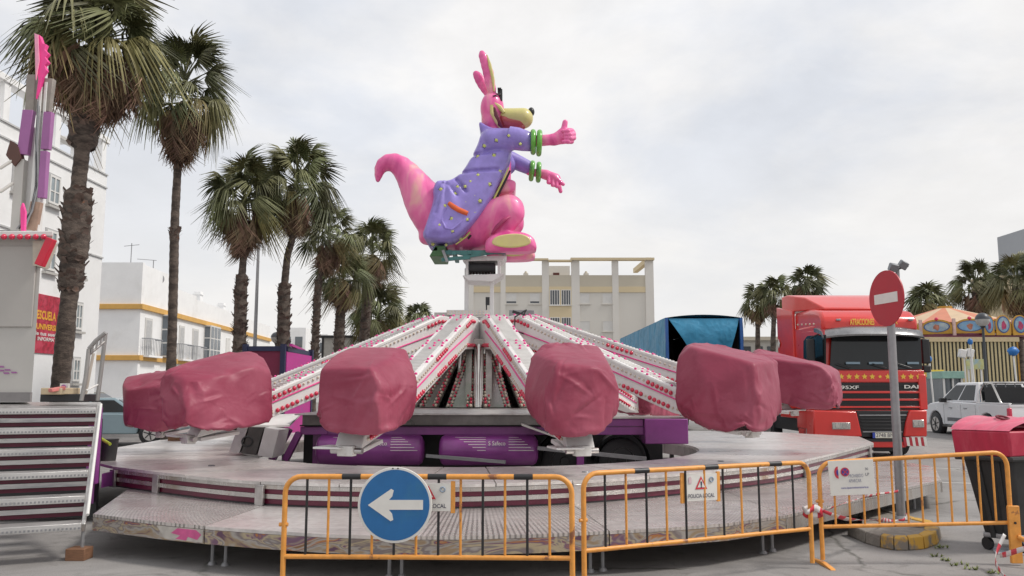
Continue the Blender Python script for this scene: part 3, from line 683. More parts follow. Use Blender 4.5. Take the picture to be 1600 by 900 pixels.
for p in (e1, e2): p = p+V((-.4, .0)); MB().tube([(p.x, p.y, ZL-.05), (p.x, p.y, 0)], .022, 8).build('support_leg', M_pole, plat)
# riser made of alloy slats and burgundy infill strips; wide upright posts between bays
bays = U
def cyc(s): return s
for i in range(len(UD)-1):
    a, b = UD[i].copy(), UD[i+1].copy(); e = (b-a).normalized(); nn = V((e.y, -e.x)); Ln = (b-a).length
    def strip(z0, z1, off, name, mt, bev=.003):
        p = a+e*.001-nn*off; MB().prism([(0, 0), (Ln-.002, 0), (Ln-.002, z1-z0), (0, z1-z0)], (p.x, p.y, z0), (e.x, e.y, 0), (0, 0, 1), (-nn.x*.03, -nn.y*.03, 0)).build(name, mt, plat)
    strip(ZU-.080, ZU-.037, .004, 'edge_trim', M_slat)
    strip(.525, .578, .03, 'burgundy_strip', M_maroon); strip(.474, .523, .015, 'riser_slat', M_slat); strip(.416, .472, .035, 'burgundy_strip', M_maroon); strip(.402, .414, .02, 'riser_slat', M_black)
for x in (248, 407, 655, 902, 1104, 1258, 1357, 178):
    # find point on the edge at this picture column
    for i in range(len(U)-1):
        if upx[i][0] <= x <= upx[i+1][0]:
            t = (x-upx[i][0])/(upx[i+1][0]-upx[i][0]); p = U[i].lerp(U[i+1], t); e = (U[i+1]-U[i]).normalized(); nn = V((e.y, -e.x)); p = p+nn*.006
            MB().beam((p.x, p.y, ZL), (p.x, p.y, ZU-.04), .13, .03, up=(nn.x, nn.y, 0)).build('riser_post', M_steel, plat, bevel=.004)
            break
for an in range(0, 360, 30):       # sub-frame feet in the dark below
    p = PC+V((cos(R(an)), sin(R(an))))*4.6; MB().beam((p.x, p.y, 0), (p.x, p.y, ZU-.05), .08, .08).build('support_leg', M_pole, plat)

# ---------------------------------------------------------------- trailer under the ride
tr = thing('ride_trailer', 'purple trailer with two striped air tanks sunk in the middle of the platform', 'trailer', (-.5, 15.1, 0))
FY = 13.75
X0, X1 = -3.72, 2.85
MB().bx((X0+.35, FY, .94), (2.15, FY+.16, 1.075)).build('side_beam', M_purple, tr, bevel=.008)
MB().bx((X0+.35, 16.3, .94), (2.15, 16.46, 1.075)).build('side_beam', M_purple, tr, bevel=.008)
MB().bx((2.15, FY-.12, .80), (X1, FY+.5, 1.20)).build('end_locker', M_purple, tr, bevel=.012)
MB().bx((1.2, FY-.05, 1.205), (2.9, FY+.45, 1.235)).build('top_lip', M_steel, tr)
MB().bx((1.0, FY-.02, 1.08), (2.14, FY+.12, 1.20)).build('side_beam', M_purple, tr, bevel=.008)
MB().bx((-3.45, FY-.06, 1.08), (1.0, 16.3, 1.10)).build('bed_plate', M_dark, tr)
MB().bx((-3.40, FY-.10, 1.10), (1.0, FY-.04, 1.26)).build('bed_side', mat('darkened steel', (.16, .15, .145), .3, .6, .35, 3), tr, bevel=.006)  # mirror-like side darkened, shade and dark reflections put into its colour
MB().bx((-3.50, FY-.22, 1.262), (1.15, 16.3, 1.285)).build('bed_top', M_steel, tr, bevel=.006)
# slanted end frame
for q0, q1 in (((425, 719), (452, 670)), ((446, 719), (468, 676))):
    a, b = P(*q0, FY-.02), P(*q1, FY-.02); MB().beam(a, b, .10, .14, up=(0, 1, 0)).build('end_frame', M_purple, tr, bevel=.006)
MB().bx((-3.45, FY-.02, .945), (-3.0, FY+.1, 1.07)).build('side_beam', M_purple, tr, bevel=.008)
MB().bx((-3.3, FY+.25, .45), (-2.95, FY+.30, .94)).build('end_panel', M_purple, tr)
MB().bx((-3.6, 14.6, .3), (2.6, 15.6, 1.08)).build('chassis', M_black, tr)
MB().bx((1.05, FY, .35), (1.17, FY+.1, .93)).build('post', M_purple, tr, bevel=.01)
for xa, xb in ((XA(499, FY), XA(664, FY)), (XA(688, FY), XA(840, FY))):
    zc, rr = .70, .245; y = FY-.02
    t_ = MB().tube([(xa, y, zc), (xa+.03, y, zc), (xa+.08, y, zc), (xb-.08, y, zc), (xb-.03, y, zc), (xb, y, zc)], [.14, .21, rr, rr, .21, .14], 28).build('air_tank', M_purple, tr, smooth=50)
    Lk = xb-xa
    def onc(x, an, e_=.003): return V((x, y-cos(an)*(rr+e_), zc+sin(an)*(rr+e_)))
    mb = MB()
    for k in range(6):
        an = R(58-k*11); s0 = .16+.045*k; 
        for f0, f1 in ((s0, .47), (.70, .80+.03*k)):
            x0, x1 = xa+Lk*f0, xa+Lk*f1
            mb.add([onc(x0, an), onc(x1, an), onc(x1+.01, an-.035), onc(x0+.01, an-.035)], [(0, 1, 2, 3)])
    mb.build('stripe_decal', M_signwhite, t_, kind='stuff', smooth=0)
    c = onc(xa+Lk*.49, R(34)); u = V((1, 0, 0)); an = R(22); v_ = V((0, sin(an), cos(an))); 
    MB().add([onc(xa+Lk*.485, R(47), .004), onc(xa+Lk*.69, R(47), .004), onc(xa+Lk*.69, R(16), .004), onc(xa+Lk*.485, R(16), .004)], [(0, 1, 2, 3)]).build('badge', mat('badge violet', (.22, .06, .26), .4), t_, smooth=0)
    text('S Safeco', 'badge_lettering', M_signwhite, onc(xa+Lk*.50, R(20), .006), u, V((0, .52, .85)), .075, Lk*.17, t_)
for xw in (XA(882, 13.9), XA(965, 14.4)):
    zc = .50; y = 13.95
    wh = MB().tube([(xw, y, zc), (xw, y+.03, zc), (xw, y+.25, zc), (xw, y+.28, zc)], [.34, .38, .38, .34], 28).build('wheel', M_dark, tr, smooth=50)
    MB().tube([(xw, y-.01, zc), (xw, y+.06, zc)], [.22, .19], 24, caps=False).build('rim', M_steel, wh); MB().cyl((xw, y-.03, zc), (xw, y+.02, zc), .07, .09, 14).build('hub_cap', M_black, wh)
    mb = MB(); mb.grid(lambda u_, v_: V((xw+cos(pi*u_)*.46, y-.04+.40*v_, zc+sin(pi*u_)*.46)), 14, 1); mb.build('mudguard', M_black, tr)
MB().beam(P(840, 700, 13.5), P(1010, 717, 13.3), .05, .06).build('stabiliser_bar', M_pole, tr)
MB().beam(P(666, 712, 13.5), P(790, 722, 13.3), .05, .05).build('stabiliser_bar', M_pole, tr)
MB().prism([(0, 0), (.62, -.22), (.62, -.25), (0, -.03)], P(815, 662, 13.2), (1, 0, 0), (0, 0, 1), (0, .5, 0)).build('folding_step', M_steel, tr)
# slanted steel locker at the left edge of the pit
lk = thing('steel_locker', 'low slanted steel locker standing on the platform left of the purple trailer', 'locker', (P(395, 712, 13).x, 13.2, ZU))
y0 = 13.0
def q2(px, py, Y): p = P(px, py, Y); return p
for nm, mt, pp in (('side_plate', M_steel, ((358, 706), (372, 665), (388, 666), (374, 708))), ('recess_plate', mat('dark grey steel', (.10, .095, .09), .45, .5, .2, 8), ((376, 708), (390, 667), (412, 668), (400, 711))), ('side_plate', M_armwhite, ((402, 712), (414, 668), (436, 672), (425, 716)))):
    A = [q2(a, b, y0) for a, b in pp]; mb = MB(); mb.add([*A, *[a+V((0, .6, 0)) for a in A]], [(3, 2, 1, 0), (4, 5, 6, 7), (0, 1, 5, 4), (1, 2, 6, 5), (2, 3, 7, 6), (3, 0, 4, 7)]); mb.build(nm, mt, lk, bevel=.006)
c = q2(386, 690, y0-.03); MB().torus(c, .075, .014, (.2, -1, 0), 14, 6).build('valve_wheel', M_black, lk)
A = [P(380, 664, 13.0), P(452, 664, 13.5), P(470, 646, 14.3), P(412, 648, 14.0)]
MB().add([*A, *[a-V((0, 0, .03)) for a in A]], [(0, 1, 2, 3), (7, 6, 5, 4), (0, 4, 5, 1), (1, 5, 6, 2), (2, 6, 7, 3), (3, 7, 4, 0)]).build('sloping_lid', M_armwhite, lk)

# ---------------------------------------------------------------- ride centre
HX, HY = -.56, 15.1
hub = thing('ride_hub', 'chrome turning hub with red and cream bulb panels under the kangaroo', 'ride hub', (HX, HY, 1.285))
def hp(r, a, z): return V((HX+r*cos(a), HY+r*sin(a), z))
def ring(mb, r0, r1, z0, z1, n=36):
    return mb.tube([(HX, HY, z0), (HX, HY, z1)], [r0, r1], n)
ring(MB(), 1.50, 1.50, 1.285, 1.345, 48).build('base_ring', M_armwhite, hub)
ring(MB(), 1.42, 1.42, 1.345, 1.365, 48).build('base_tray', M_steel, hub)
ring(MB(), .92, .44, 1.366, 2.30, 24).build('inner_cone', mat('darkened steel', (.16, .15, .145), .3, .6, .35, 3), hub)
ring(MB(), .40, .40, 1.36, 2.8, 8).build('drum', M_chrome, hub, bevel=.01, smooth=20)
M_skirt = mat('dull green-grey panel', (.19, .20, .17), .22, .75, .15, 4, col2=(.30, .26, .25), c2range=(.4, .6))
for k in range(12):
    a = R(15+30*k)
    t0, t1 = (.60, 2.28), (1.22, 1.38); w0, w1 = .12, .235
    tv = V((-sin(a), cos(a), 0)); A = [hp(t0[0], a, t0[1])-tv*w0, hp(t0[0], a, t0[1])+tv*w0, hp(t1[0], a, t1[1])+tv*w1, hp(t1[0], a, t1[1])-tv*w1]; nn = (A[1]-A[0]).cross(A[3]-A[0]).normalized()
    if nn.dot(V((cos(a), sin(a), 0))) < 0: nn = -nn
    sp = MB().add([*A, *[q-nn*.03 for q in A]], [(0, 1, 2, 3), (7, 6, 5, 4), (0, 4, 5, 1), (1, 5, 6, 2), (2, 6, 7, 3), (3, 7, 4, 0)]).build('bulb_panel', M_skirt, hub)
    mr, mc = MB(), MB()
    for s_ in (-1, 1):
        for j in range(17):
            f = (j+.5)/17; c = hp(t0[0]+(t1[0]-t0[0])*f, a, t0[1]+(t1[1]-t0[1])*f)+tv*s_*((w0+(w1-w0)*f)-.035)+nn*.012
            (mr if (j//2) % 2 else mc).sph(c, .026, 6, 4)
            if k in (7, 8, 9, 10): (mc if (j//2) % 2 else mr).sph(c-tv*s_*.06, .022, 6, 4)
    mr.build('red_bulbs', M_redbulb, sp, kind='stuff', smooth=80); mc.build('cream_bulbs', M_creambulb, sp, kind='stuff', smooth=80)
    if k != 9:
        a3 = R(30*k); tv3 = V((-sin(a3), cos(a3), 0)); A = [hp(.56, a3, 2.25)-tv3*.10, hp(.56, a3, 2.25)+tv3*.10, hp(1.04, a3, 1.38)+tv3*.22, hp(1.04, a3, 1.38)-tv3*.22]; n3 = (A[1]-A[0]).cross(A[3]-A[0]).normalized(); n3 = -n3 if n3.dot(V((cos(a3), sin(a3), 0))) < 0 else n3
        ip = MB().add([*A, *[q-n3*.03 for q in A]], [(0, 1, 2, 3), (7, 6, 5, 4), (0, 4, 5, 1), (1, 5, 6, 2), (2, 6, 7, 3), (3, 7, 4, 0)]).build('mirror_panel', M_chrome, hub)
        m3 = MB(); m4 = MB()
        for j in range(14):
            f = (j+.5)/14; (m3 if j % 2 else m4).sph(hp(.56+.48*f, a3, 2.25-.87*f)+n3*.012, .024, 6, 4)
        m3.build('red_bulbs', M_redbulb, ip, kind='stuff', smooth=80); m4.build('cream_bulbs', M_creambulb, ip, kind='stuff', smooth=80)
    a2 = R(30*k); p = hp(.80, a2, 1.36); q = hp(.56, a2, 2.62)
    MB().tube([p, q], .055, 12).build('chrome_post', M_chrome, hub, smooth=60)
MB().cyl(hp(1.16, -pi/2, 1.37), hp(.98, -pi/2, 2.42), .085, None, 20).build('chrome_cylinder', M_chrome, hub, smooth=60)
for s_ in (-1, 1): MB().beam(hp(1.12, -pi/2, 1.37)+V((s_*.17, 0, 0)), hp(.94, -pi/2, 2.42)+V((s_*.17, 0, 0)), .10, .03, up=(0, 1, .2)).build('mirror_plate', M_skirt, hub)
MB().box(hp(.96, -pi/2, 2.48), (.48, .08, .10)).build('bracket', M_skirt, hub, bevel=.01)
for s_ in (-1, 1): MB().box(hp(.90, -pi/2, 2.66)+V((s_*.10, 0, 0)), (.05, .08, .26)).build('bracket', M_skirt, hub)
ring(MB(), .62, .55, 2.78, 2.88, 24).build('top_ring', M_armwhite, hub)
ring(MB(), .36, .30, 2.885, 2.96, 24).build('bearing', M_steel, hub)
# control box and lamp bar on top
MB().bx((-.05, 14.75, 2.90), (.40, 15.4, 3.08)).build('control_box', mat('grey box', (.24, .24, .25), .5, .2, .1, 6), hub, bevel=.01)
lb = MB().bx((-1.15, 14.55, 2.965), (-.38, 14.62, 3.06)).build('lamp_bar', M_steel, hub, bevel=.006)
mb = MB()
for j in range(12):
    for r2 in (0, 1): mb.cyl((-1.12+j*.062, 14.55, 2.99+r2*.045), (-1.12+j*.062, 14.535, 2.99+r2*.045), .016, .012, 7)
mb.build('lamps', M_creambulb, lb, kind='stuff')
MB().bx((-1.38, 14.7, 2.93), (-1.0, 15.0, 3.03)).build('cable_tray', M_steel, hub)
MB().tube([(-.45, 14.6, 3.06), (-.45, 14.6, 3.22), (-.43, 14.6, 3.26)], .012, 6).build('sensor_stalk', M_black, hub)
MB().box((-.43, 14.6, 3.22), (.07, .07, .14)).build('sensor', M_black, hub)
# column that carries the figure
MB().bx((-.86, 14.95, 2.95), (-.79, 15.05, 3.86)).build('column', M_armwhite, hub, bevel=.008)
MB().bx((-.40, 14.95, 2.95), (-.33, 15.05, 3.86)).build('column', M_armwhite, hub, bevel=.008)
for z in (3.76,): MB().bx((-.785, 15.0, z), (-.395, 15.06, z+.03)).build('column_rung', M_armwhite, hub)
zb, zt = K(0, 437)[1], K(0, 405)[1]
MB().prism([K(722, 405), K(792, 403), K(786, 411), K(728, 412)], (0, 14.78, 0), (1, 0, 0), (0, 0, 1), (0, .65, 0)).build('motor_frame', M_armwhite, hub, bevel=.01)
MB().prism([K(733, 442), K(724, 434), K(788, 431), K(778, 438), K(770, 443)], (0, 14.78, 0), (1, 0, 0), (0, 0, 1), (0, .65, 0)).build('motor_frame', M_armwhite, hub, bevel=.01)
for px in (731, 780): a = K(px, 433); b = K(px, 411); MB().bx((a[0]-.025, 14.80, a[1]-.02), (a[0]+.025, 15.4, b[1]+.02)).build('frame_upright', M_armwhite, hub)
for dy in (14.85, 15.1):
    MB().cyl((K(737, 0)[0], dy, K(0, 421)[1]), (K(775, 0)[0], dy, K(0, 421)[1]), .085, None, 14).build('motor', M_dark, hub)
mb = MB()
for j in range(9): x = K(738+j*4.5, 0)[0]; mb.cyl((x, 14.97, K(0, 422)[1]), (x+.018, 14.97, K(0, 422)[1]), .10, None, 14)
mb.build('motor_fins', mat('dark red-black fins', (.05, .015, .018), .5), hub, kind='stuff')

# ---------------------------------------------------------------- twelve sweeps (arms)
rideroot = hub
prof_top = [(.50, 2.74), (.74, 2.90), (1.12, 2.92), (4.20, 1.62), (5.22, 1.15)]
prof_bot = [(5.32, .98), (4.2, 1.24), (1.42, 2.33), (.80, 2.36), (.55, 2.50)]
def zt_(r):
    for (a, b), (c, d) in zip(prof_top, prof_top[1:]):
        if a <= r <= c: return b+(d-b)*(r-a)/(c-a)
def zb_(r):
    q = list(reversed(prof_bot))
    for (a, b), (c, d) in zip(q, q[1:]):
        if a <= r <= c: return b+(d-b)*(r-a)/(c-a)
    return q[-1][1]
HW = .175
mb = MB(); mb.prism(prof_top+prof_bot, (0, -HW, -1.285), (1, 0, 0), (0, 0, 1), (0, 2*HW, 0)); arm = mb.build('arm', M_armwhite, hub, local=True, bevel=.012)
W[arm] = W[hub]
def dots(rows, r, nu=7, nv=4):
    mb = MB()
    for c in rows: mb.sph(c, r, nu, nv)
    return mb
red, cream, top = [], [], []
rr = 1.0; i = 0
while rr < 5.15:
    for s_ in (-1, 1):
        y = s_*(HW+.008); grp = (i//6) % 3
        z1, z2 = zt_(rr)-.10, zb_(rr)+.065
        (red if grp == 0 else cream).append((rr, y, z1-1.285)); 
        (red if grp in (0, 2) and i % 6 < 5 else cream).append((rr+.02, y, z2-1.285))
    rr += .078; i += 1
rr = 1.05; i = 0
while rr < 4.5:
    if (i//3) % 2 == 0:
        top.append((rr, -.135 if i % 3 == 1 else -.155, zt_(rr)-1.285+.006)); top.append((rr, .135 if i % 3 == 1 else .155, zt_(rr)-1.285+.006))
    if (i//4) % 3 == 0: top.append((rr, .03-(.03 if i % 2 else 0), zt_(rr)-1.285+.006))
    rr += .105; i += 1
bar = dots(red, .034).build('red_bulbs', M_redbulb, arm, kind='stuff', local=True, smooth=80)
dots(cream, .020, 6, 3).build('cream_bulbs', M_creambulb, arm, kind='stuff', local=True, smooth=80)
dots(top, .023, 7, 3).build('pink_bulbs', M_pink, arm, kind='stuff', local=True, smooth=80)
for s_ in (-1, 1):
    pts = [(r1, s_*(HW+.012), (zt_(r1)+zb_(r1))/2+.02-1.285) for r1 in (1.1, 2.2, 3.3, 4.4)]
    MB().tube(pts, .011, 6).build('neon_tube', M_pink, arm, local=True)
    mb = MB(); mb.beam((1.15, s_*(HW+.006), zt_(1.15)-.035-1.285), (4.3, s_*(HW+.006), zt_(4.3)-.035-1.285), .012, .03); mb.build('edge_strip', M_white, arm, local=True)
mb = MB()
for j in range(58):
    r1 = 1.15+j*.054; z1 = zt_(r1)-1.285; mb.beam((r1, -.11, z1+.004), (r1, .11, z1+.004), .022, .012)
mb.build('tread_ribs', M_white, arm, kind='stuff', local=True)
MB().beam((4.7, 0, 1.04-1.285), (5.25, 0, .96-1.285), .36, .05).build('seat_bracket', M_armwhite, arm, local=True, bevel=.01)
MB().bx((5.10, -.36, .985-1.285), (5.50, -.02, 1.01-1.285)).build('footrest', M_armwhite, arm, local=True, bevel=.008)
MB().bx((5.28, -.10, .90-1.285), (5.40, .10, 1.02-1.285)).build('latch_block', M_white, arm, local=True, bevel=.01)
MB().cyl((5.34, -.20, .96-1.285), (5.34, .20, .96-1.285), .035, None, 10).build('pivot_pin', M_steel, arm, local=True)
dzs = {}
ARM_TILT = {345: .065, 15: .05, 315: .025, 195: .0, 225: .01, 285: .0, 255: .0}
arm.rotation_euler = (0, 0, R(15)); 
first = True
for k in range(12):
    deg = (15+30*k) % 360
    o = arm if k == 0 else copy_tree(arm, hub)
    o.rotation_mode = 'XYZ'; o.matrix_local = Matrix.Rotation(R(deg), 4, 'Z') @ Matrix.Rotation(-ARM_TILT.get(deg, 0), 4, 'Y')
# cable bundle at the root of one arm
MB().tube([hp(1.0, R(-45), 2.86), hp(1.25, R(-50), 3.02), hp(1.15, R(-58), 2.9), hp(1.2, R(-60), 2.66), hp(1.3, R(-52), 2.6), hp(1.1, R(-50), 2.5)], .014, 6).build('cable', M_black, hub)
MB().beam(hp(.9, R(-50), 3.02), hp(1.12, R(-45), 2.94), .05, .05).build('cable_clip', M_black, hub)

# ---------------------------------------------------------------- tarpaulin covers over the seats
M_tarp = mat('burgundy tarpaulin', (.255, .034, .070), .50, 0, .08, 2.2, bump=.12, bscale=9, col2=(.36, .088, .135), c2range=(.45, .72), spec=.38)
def crumple(m, sc_=2.6, st=.55, dist=.05):
    t = m.node_tree; l = t.links.new; b = t.nodes['Principled BSDF']; c = t.nodes.new('ShaderNodeTexCoord')
    nn = t.nodes.new('ShaderNodeTexNoise'); nn.inputs['Scale'].default_value = 1.6; l(c.outputs['Object'], nn.inputs['Vector'])
    ad_ = t.nodes.new('ShaderNodeMix'); ad_.data_type = 'RGBA'; ad_.blend_type = 'ADD'; ad_.inputs[0].default_value = .8; l(c.outputs['Object'], ad_.inputs[6]); l(nn.outputs['Color'], ad_.inputs[7])
    vo = t.nodes.new('ShaderNodeTexVoronoi'); vo.inputs['Scale'].default_value = sc_; l(ad_.outputs[2], vo.inputs['Vector'])
    v2 = t.nodes.new('ShaderNodeTexVoronoi'); v2.inputs['Scale'].default_value = sc_*2.7; l(ad_.outputs[2], v2.inputs['Vector'])
    m1 = t.nodes.new('ShaderNodeMath'); m1.operation = 'MULTIPLY_ADD'; l(v2.outputs['Distance'], m1.inputs[0]); m1.inputs[1].default_value = .28; l(vo.outputs['Distance'], m1.inputs[2])
    bp = t.nodes.new('ShaderNodeBump'); bp.inputs['Strength'].default_value = st; bp.inputs['Distance'].default_value = dist; l(m1.outputs[0], bp.inputs['Height']); l(bp.outputs[0], b.inputs['Normal'])
crumple(M_tarp, 4.2, .22, .03)
crumple(M_bluetarp, 1.2, .6, .12)
def cover(label, r, deg, zb, hgt, Lx, Wy, seed, lean=0.0, back=.12, dip=.0, twist=0, tiltb=.07):
    a = R(deg); n = 38; mb = MB(); rnd = random.Random(seed)
    so_ = V((seed*3.7, seed*1.3, seed*7.7))
    creases = []
    for _ in range(9):
        c = V((rnd.uniform(-1, 1), rnd.uniform(-1, 1), rnd.uniform(-1, 1))).normalized(); d = c.cross(V((rnd.uniform(-1, 1), rnd.uniform(-1, 1), rnd.uniform(-.2, 1)))).normalized()
        creases.append((c, d, rnd.uniform(.025, .06), rnd.choice((-1, 1)), rnd.uniform(.35, .8)))
    pl = [(V((1, 0, 0)), 1), (V((-1, 0, 0)), 1), (V((0, 1, 0)), 1), (V((0, -1, 0)), 1), (V((0, 0, 1)), 1), (V((0, 0, -1)), 1)]
    for sx in (-1, 1):
        for sy in (-1, 1):
            for sz in (-1, 1):
                nn_ = V((sx*rnd.uniform(.4, 1), sy*rnd.uniform(.4, 1), sz*rnd.uniform(.5, 1.1))).normalized(); sup = abs(nn_.x)+abs(nn_.y)+abs(nn_.z); pl.append((nn_, sup*(rnd.uniform(.76, .90) if sz > 0 else rnd.uniform(.60, .74))))
        pl.append((V((sx, 0, rnd.uniform(.4, 1.0))).normalized(), rnd.uniform(1.14, 1.28))); pl.append((V((sx*.8, 0, -rnd.uniform(.5, .9))).normalized(), rnd.uniform(.92, 1.04)))
        pl.append((V((0, sx, rnd.uniform(.4, .9))).normalized(), rnd.uniform(1.16, 1.28))); pl.append((V((0, sx*.9, -.6)).normalized(), rnd.uniform(.94, 1.06)))
        pl.append((V((sx, rnd.uniform(.5, 1)*rnd.choice((-1, 1)), 0)).normalized(), rnd.uniform(1.12, 1.26)))
    PW = 18; n = 32
    def ztop(p):        # seat back high at the inner end, lap bar at the outer end, hollow between
        x = p[:, 0]; return np.where(x < -.30, 1+back*1.2, np.where(x > .62, 1-back*.6, .90-dip*2))-.06*np.abs(p[:, 1])
    PN = np.array([tuple(a_[0]) for a_ in pl]); PH = np.array([a_[1] for a_ in pl])
    return tarp(label, seed, PN, PH, np.array([Lx/2, Wy/2, hgt/2]), V((HX+r*cos(R(deg)), HY+r*sin(R(deg)), zb+hgt/2)), a+twist, ztop, back, tiltb, 18)
def hull_cover(label, seed, deg, pts):
    """tarpaulin pulled over a faceted frame: pts are the frame's corners in the world"""
    a = R(deg); xs = [p.x for p in pts]; ys = [p.y for p in pts]; zs = [p.z for p in pts]; c = sum(pts, V((0, 0, 0)))/len(pts)
    Rm = Matrix.Rotation(-a, 3, 'Z'); loc = [Rm @ (p-c) for p in pts]
    lo_ = [min(q[i] for q in loc) for i in range(3)]; hi_ = [max(q[i] for q in loc) for i in range(3)]; mid = V([(lo_[i]+hi_[i])/2 for i in range(3)]); half = [(hi_[i]-lo_[i])/2 for i in range(3)]
    c = c+Rm.inverted() @ mid; loc = [q-mid for q in loc]
    bm = bmesh.new(); vs = [bm.verts.new((q.x/half[0], q.y/half[1], q.z/half[2])) for q in loc]; bmesh.ops.convex_hull(bm, input=vs); bm.normal_update()
    PNl, PHl = [], []
    for f in bm.faces:
        n_ = f.normal; d_ = n_.dot(f.verts[0].co)
        if d_ > .05: PNl.append(tuple(n_)); PHl.append(d_)
    bm.free()
    return tarp(label, seed, np.array(PNl), np.array(PHl), np.array(half), c, a, None, 0, 0, 60)
def tarp(label, seed, PN, PH, dims, cen, ang, ztop, back, tiltb, PW):
    n = 34; mb = MB(); Lx, Wy, hgt = dims*2
    idx = {}; vb = []; faces = []
    f_ = lambda t_: math.tan((t_/n*2-1)*.72)/math.tan(.72)
    def vid(i, j, k):
        key = (i, j, k)
        if key not in idx: idx[key] = len(vb); vb.append((f_(i), f_(j), f_(k)))
        return idx[key]
    for i in range(n):
        for j in range(n):
            for c, fl in ((0, 1), (n, 0)):
                for q in (((c, i, j), (c, i+1, j), (c, i+1, j+1), (c, i, j+1)), ((i, c, j), (i, c, j+1), (i+1, c, j+1), (i+1, c, j)), ((i, j, c), (i+1, j, c), (i+1, j+1, c), (i, j+1, c))):
                    if q[0][2] == q[2][2] == 0: continue     # open underneath
                    fc = tuple(vid(*t_) for t_ in q); faces.append(fc if not fl else tuple(reversed(fc)))
    Q = np.array(vb); Q /= np.linalg.norm(Q, axis=1)[:, None]
    def gauge(p): return (np.maximum(p @ PN.T/PH, .05)**PW).sum(1)**(1/PW)
    nrmP = Q/gauge(Q)[:, None]
    X0_ = nrmP*(1.07 if ztop else 1.012); X0_[:, 2] *= 1+np.where(X0_[:, 2] > 0, -back*X0_[:, 0], 0); P_ = X0_*dims
    F4 = np.array(faces); E = np.concatenate([F4[:, [0, 1]], F4[:, [1, 2]], F4[:, [2, 3]], F4[:, [3, 0]]]); E.sort(axis=1); E = np.unique(E, axis=0)
    E2 = np.concatenate([F4[:, [0, 2]], F4[:, [1, 3]]]); nE, nS = len(E), len(E2)
    keys = {v: k for k, v in idx.items()}; B2 = []
    for (a_, b_, c_), v in idx.items():
        for dd in ((2, 0, 0), (0, 2, 0), (0, 0, 2)):
            k2 = (a_+dd[0], b_+dd[1], c_+dd[2])
            if k2 in idx: B2.append((v, idx[k2]))
    E3 = np.array(B2); EA = np.concatenate([E, E2, E3]); I, J = EA[:, 0], EA[:, 1]
    Mid = (P_[I]+P_[J])/2; nzv = np.array([mn.noise(V((q[0]*3.1+seed*5, q[1]*3.1, q[2]*2.3)))+.6*mn.noise(V((q[0]*7, q[1]*7+seed, q[2]*5))) for q in Mid]); rest = np.linalg.norm(P_[I]-P_[J], axis=1)*((1.01 if ztop else 1.008)+(.12 if ztop else .05)*nzv); wgt = np.concatenate([np.ones(nE), np.full(nS, .45), np.full(len(E3), .04)])
    nV = len(P_); val = np.bincount(I, wgt, nV)+np.bincount(J, wgt, nV)
    bot = np.array([k[2] == 0 for k in (keys[v] for v in range(nV))]); pin = P_[bot].copy(); pin[:, :2] *= (.78 if ztop else .93); pin[:, 2] += (.05*hgt+.05*hgt*np.sin(np.arctan2(pin[:, 1], pin[:, 0])*3+seed) if ztop else .01*hgt)
    rs = np.random.RandomState(seed); P_ = P_+rs.normal(0, .008, P_.shape)+np.array([[.05*mn.noise(V((q[0]*4+seed, q[1]*4, q[2]*4))), .05*mn.noise(V((q[0]*4, q[1]*4+seed*2, q[2]*4))), .03*mn.noise(V((q[0]*5, q[1]*5, q[2]*5+seed)))] for q in P_]); vel = np.zeros_like(P_); dt = .014; col = dims*(.965 if ztop else .992); FR = .12
    for st in range(110):
        vel[:, 2] -= 1.2*dt; vel *= .95; old = P_.copy(); P_ = P_+vel*dt
        pf = min(1, st/45)
        for k in range(5):
            d = P_[J]-P_[I]; Ln = np.linalg.norm(d, axis=1)+1e-9; dl = ((Ln-rest)/Ln*.5*wgt); dl[(dl < 0) & (wgt < .2)] *= .6; cv = d*dl[:, None]
            for a_ in range(3): P_[:, a_] += 1.25*(np.bincount(I, cv[:, a_], nV)-np.bincount(J, cv[:, a_], nV))/val
            pnrm = P_/col; g_ = gauge(pnrm); zt_c = ztop(pnrm) if ztop else np.full(len(pnrm), 9.0); ins = (g_ < 1) & (pnrm[:, 2] < zt_c); up_ = ins & ((zt_c-pnrm[:, 2]) < (1-g_)*1.2); out_ = ins & ~up_
            P_[up_, 2] = zt_c[up_]*col[2]; P_[out_] = P_[out_]/g_[out_][:, None]; tc = ins; P_[tc] = P_[tc]*(1-FR)+np.where(True, old[tc], 0)*FR
            P_[:, 2] = np.maximum(P_[:, 2], -hgt/2-(.0 if not ztop else -.02))
            P_[bot] = P_[bot]*(1-.5*pf)+pin*.5*pf if st < 45 else pin
        vel = (P_-old)/dt
    a = ang; ca, sa = cos(a), sin(a); zz = P_[:, 2]+hgt/2; zz = zz-tiltb*(P_[:, 0]/(Lx/2))*(1-zz/hgt)
    Wx = cen.x+P_[:, 0]*ca-P_[:, 1]*sa; Wy_ = cen.y+P_[:, 0]*sa+P_[:, 1]*ca
    mb.v = list(zip(Wx.tolist(), Wy_.tolist(), (cen.z-hgt/2+zz).tolist())); mb.f = [tuple(int(q) for q in fc) for fc in faces]; mb.m = [0]*len(mb.f)
    o = mb.build('tarpaulin_cover', M_tarp, label=label, cat='tarpaulin', group='burgundy tarpaulin covers over the ride cars', smooth=180)
    ss = o.modifiers.new('smooth', 'SUBSURF'); ss.levels = 1; ss.render_levels = 1
    me2 = bpy.data.meshes.new_from_object(o.evaluated_get(bpy.context.evaluated_depsgraph_get())); o.modifiers.clear(); old_me = o.data; o.data = me2; bpy.data.meshes.remove(old_me)
    nv = len(me2.vertices); A_ = np.empty(nv*3); me2.vertices.foreach_get('co', A_); A_ = A_.reshape(-1, 3); N_ = np.empty(nv*3); me2.vertices.foreach_get('normal', N_); N_ = N_.reshape(-1, 3)
    rs = np.random.RandomState(seed*7+1); dsp = np.zeros(nv)
    kn = PN/PH[:, None]; corners = []
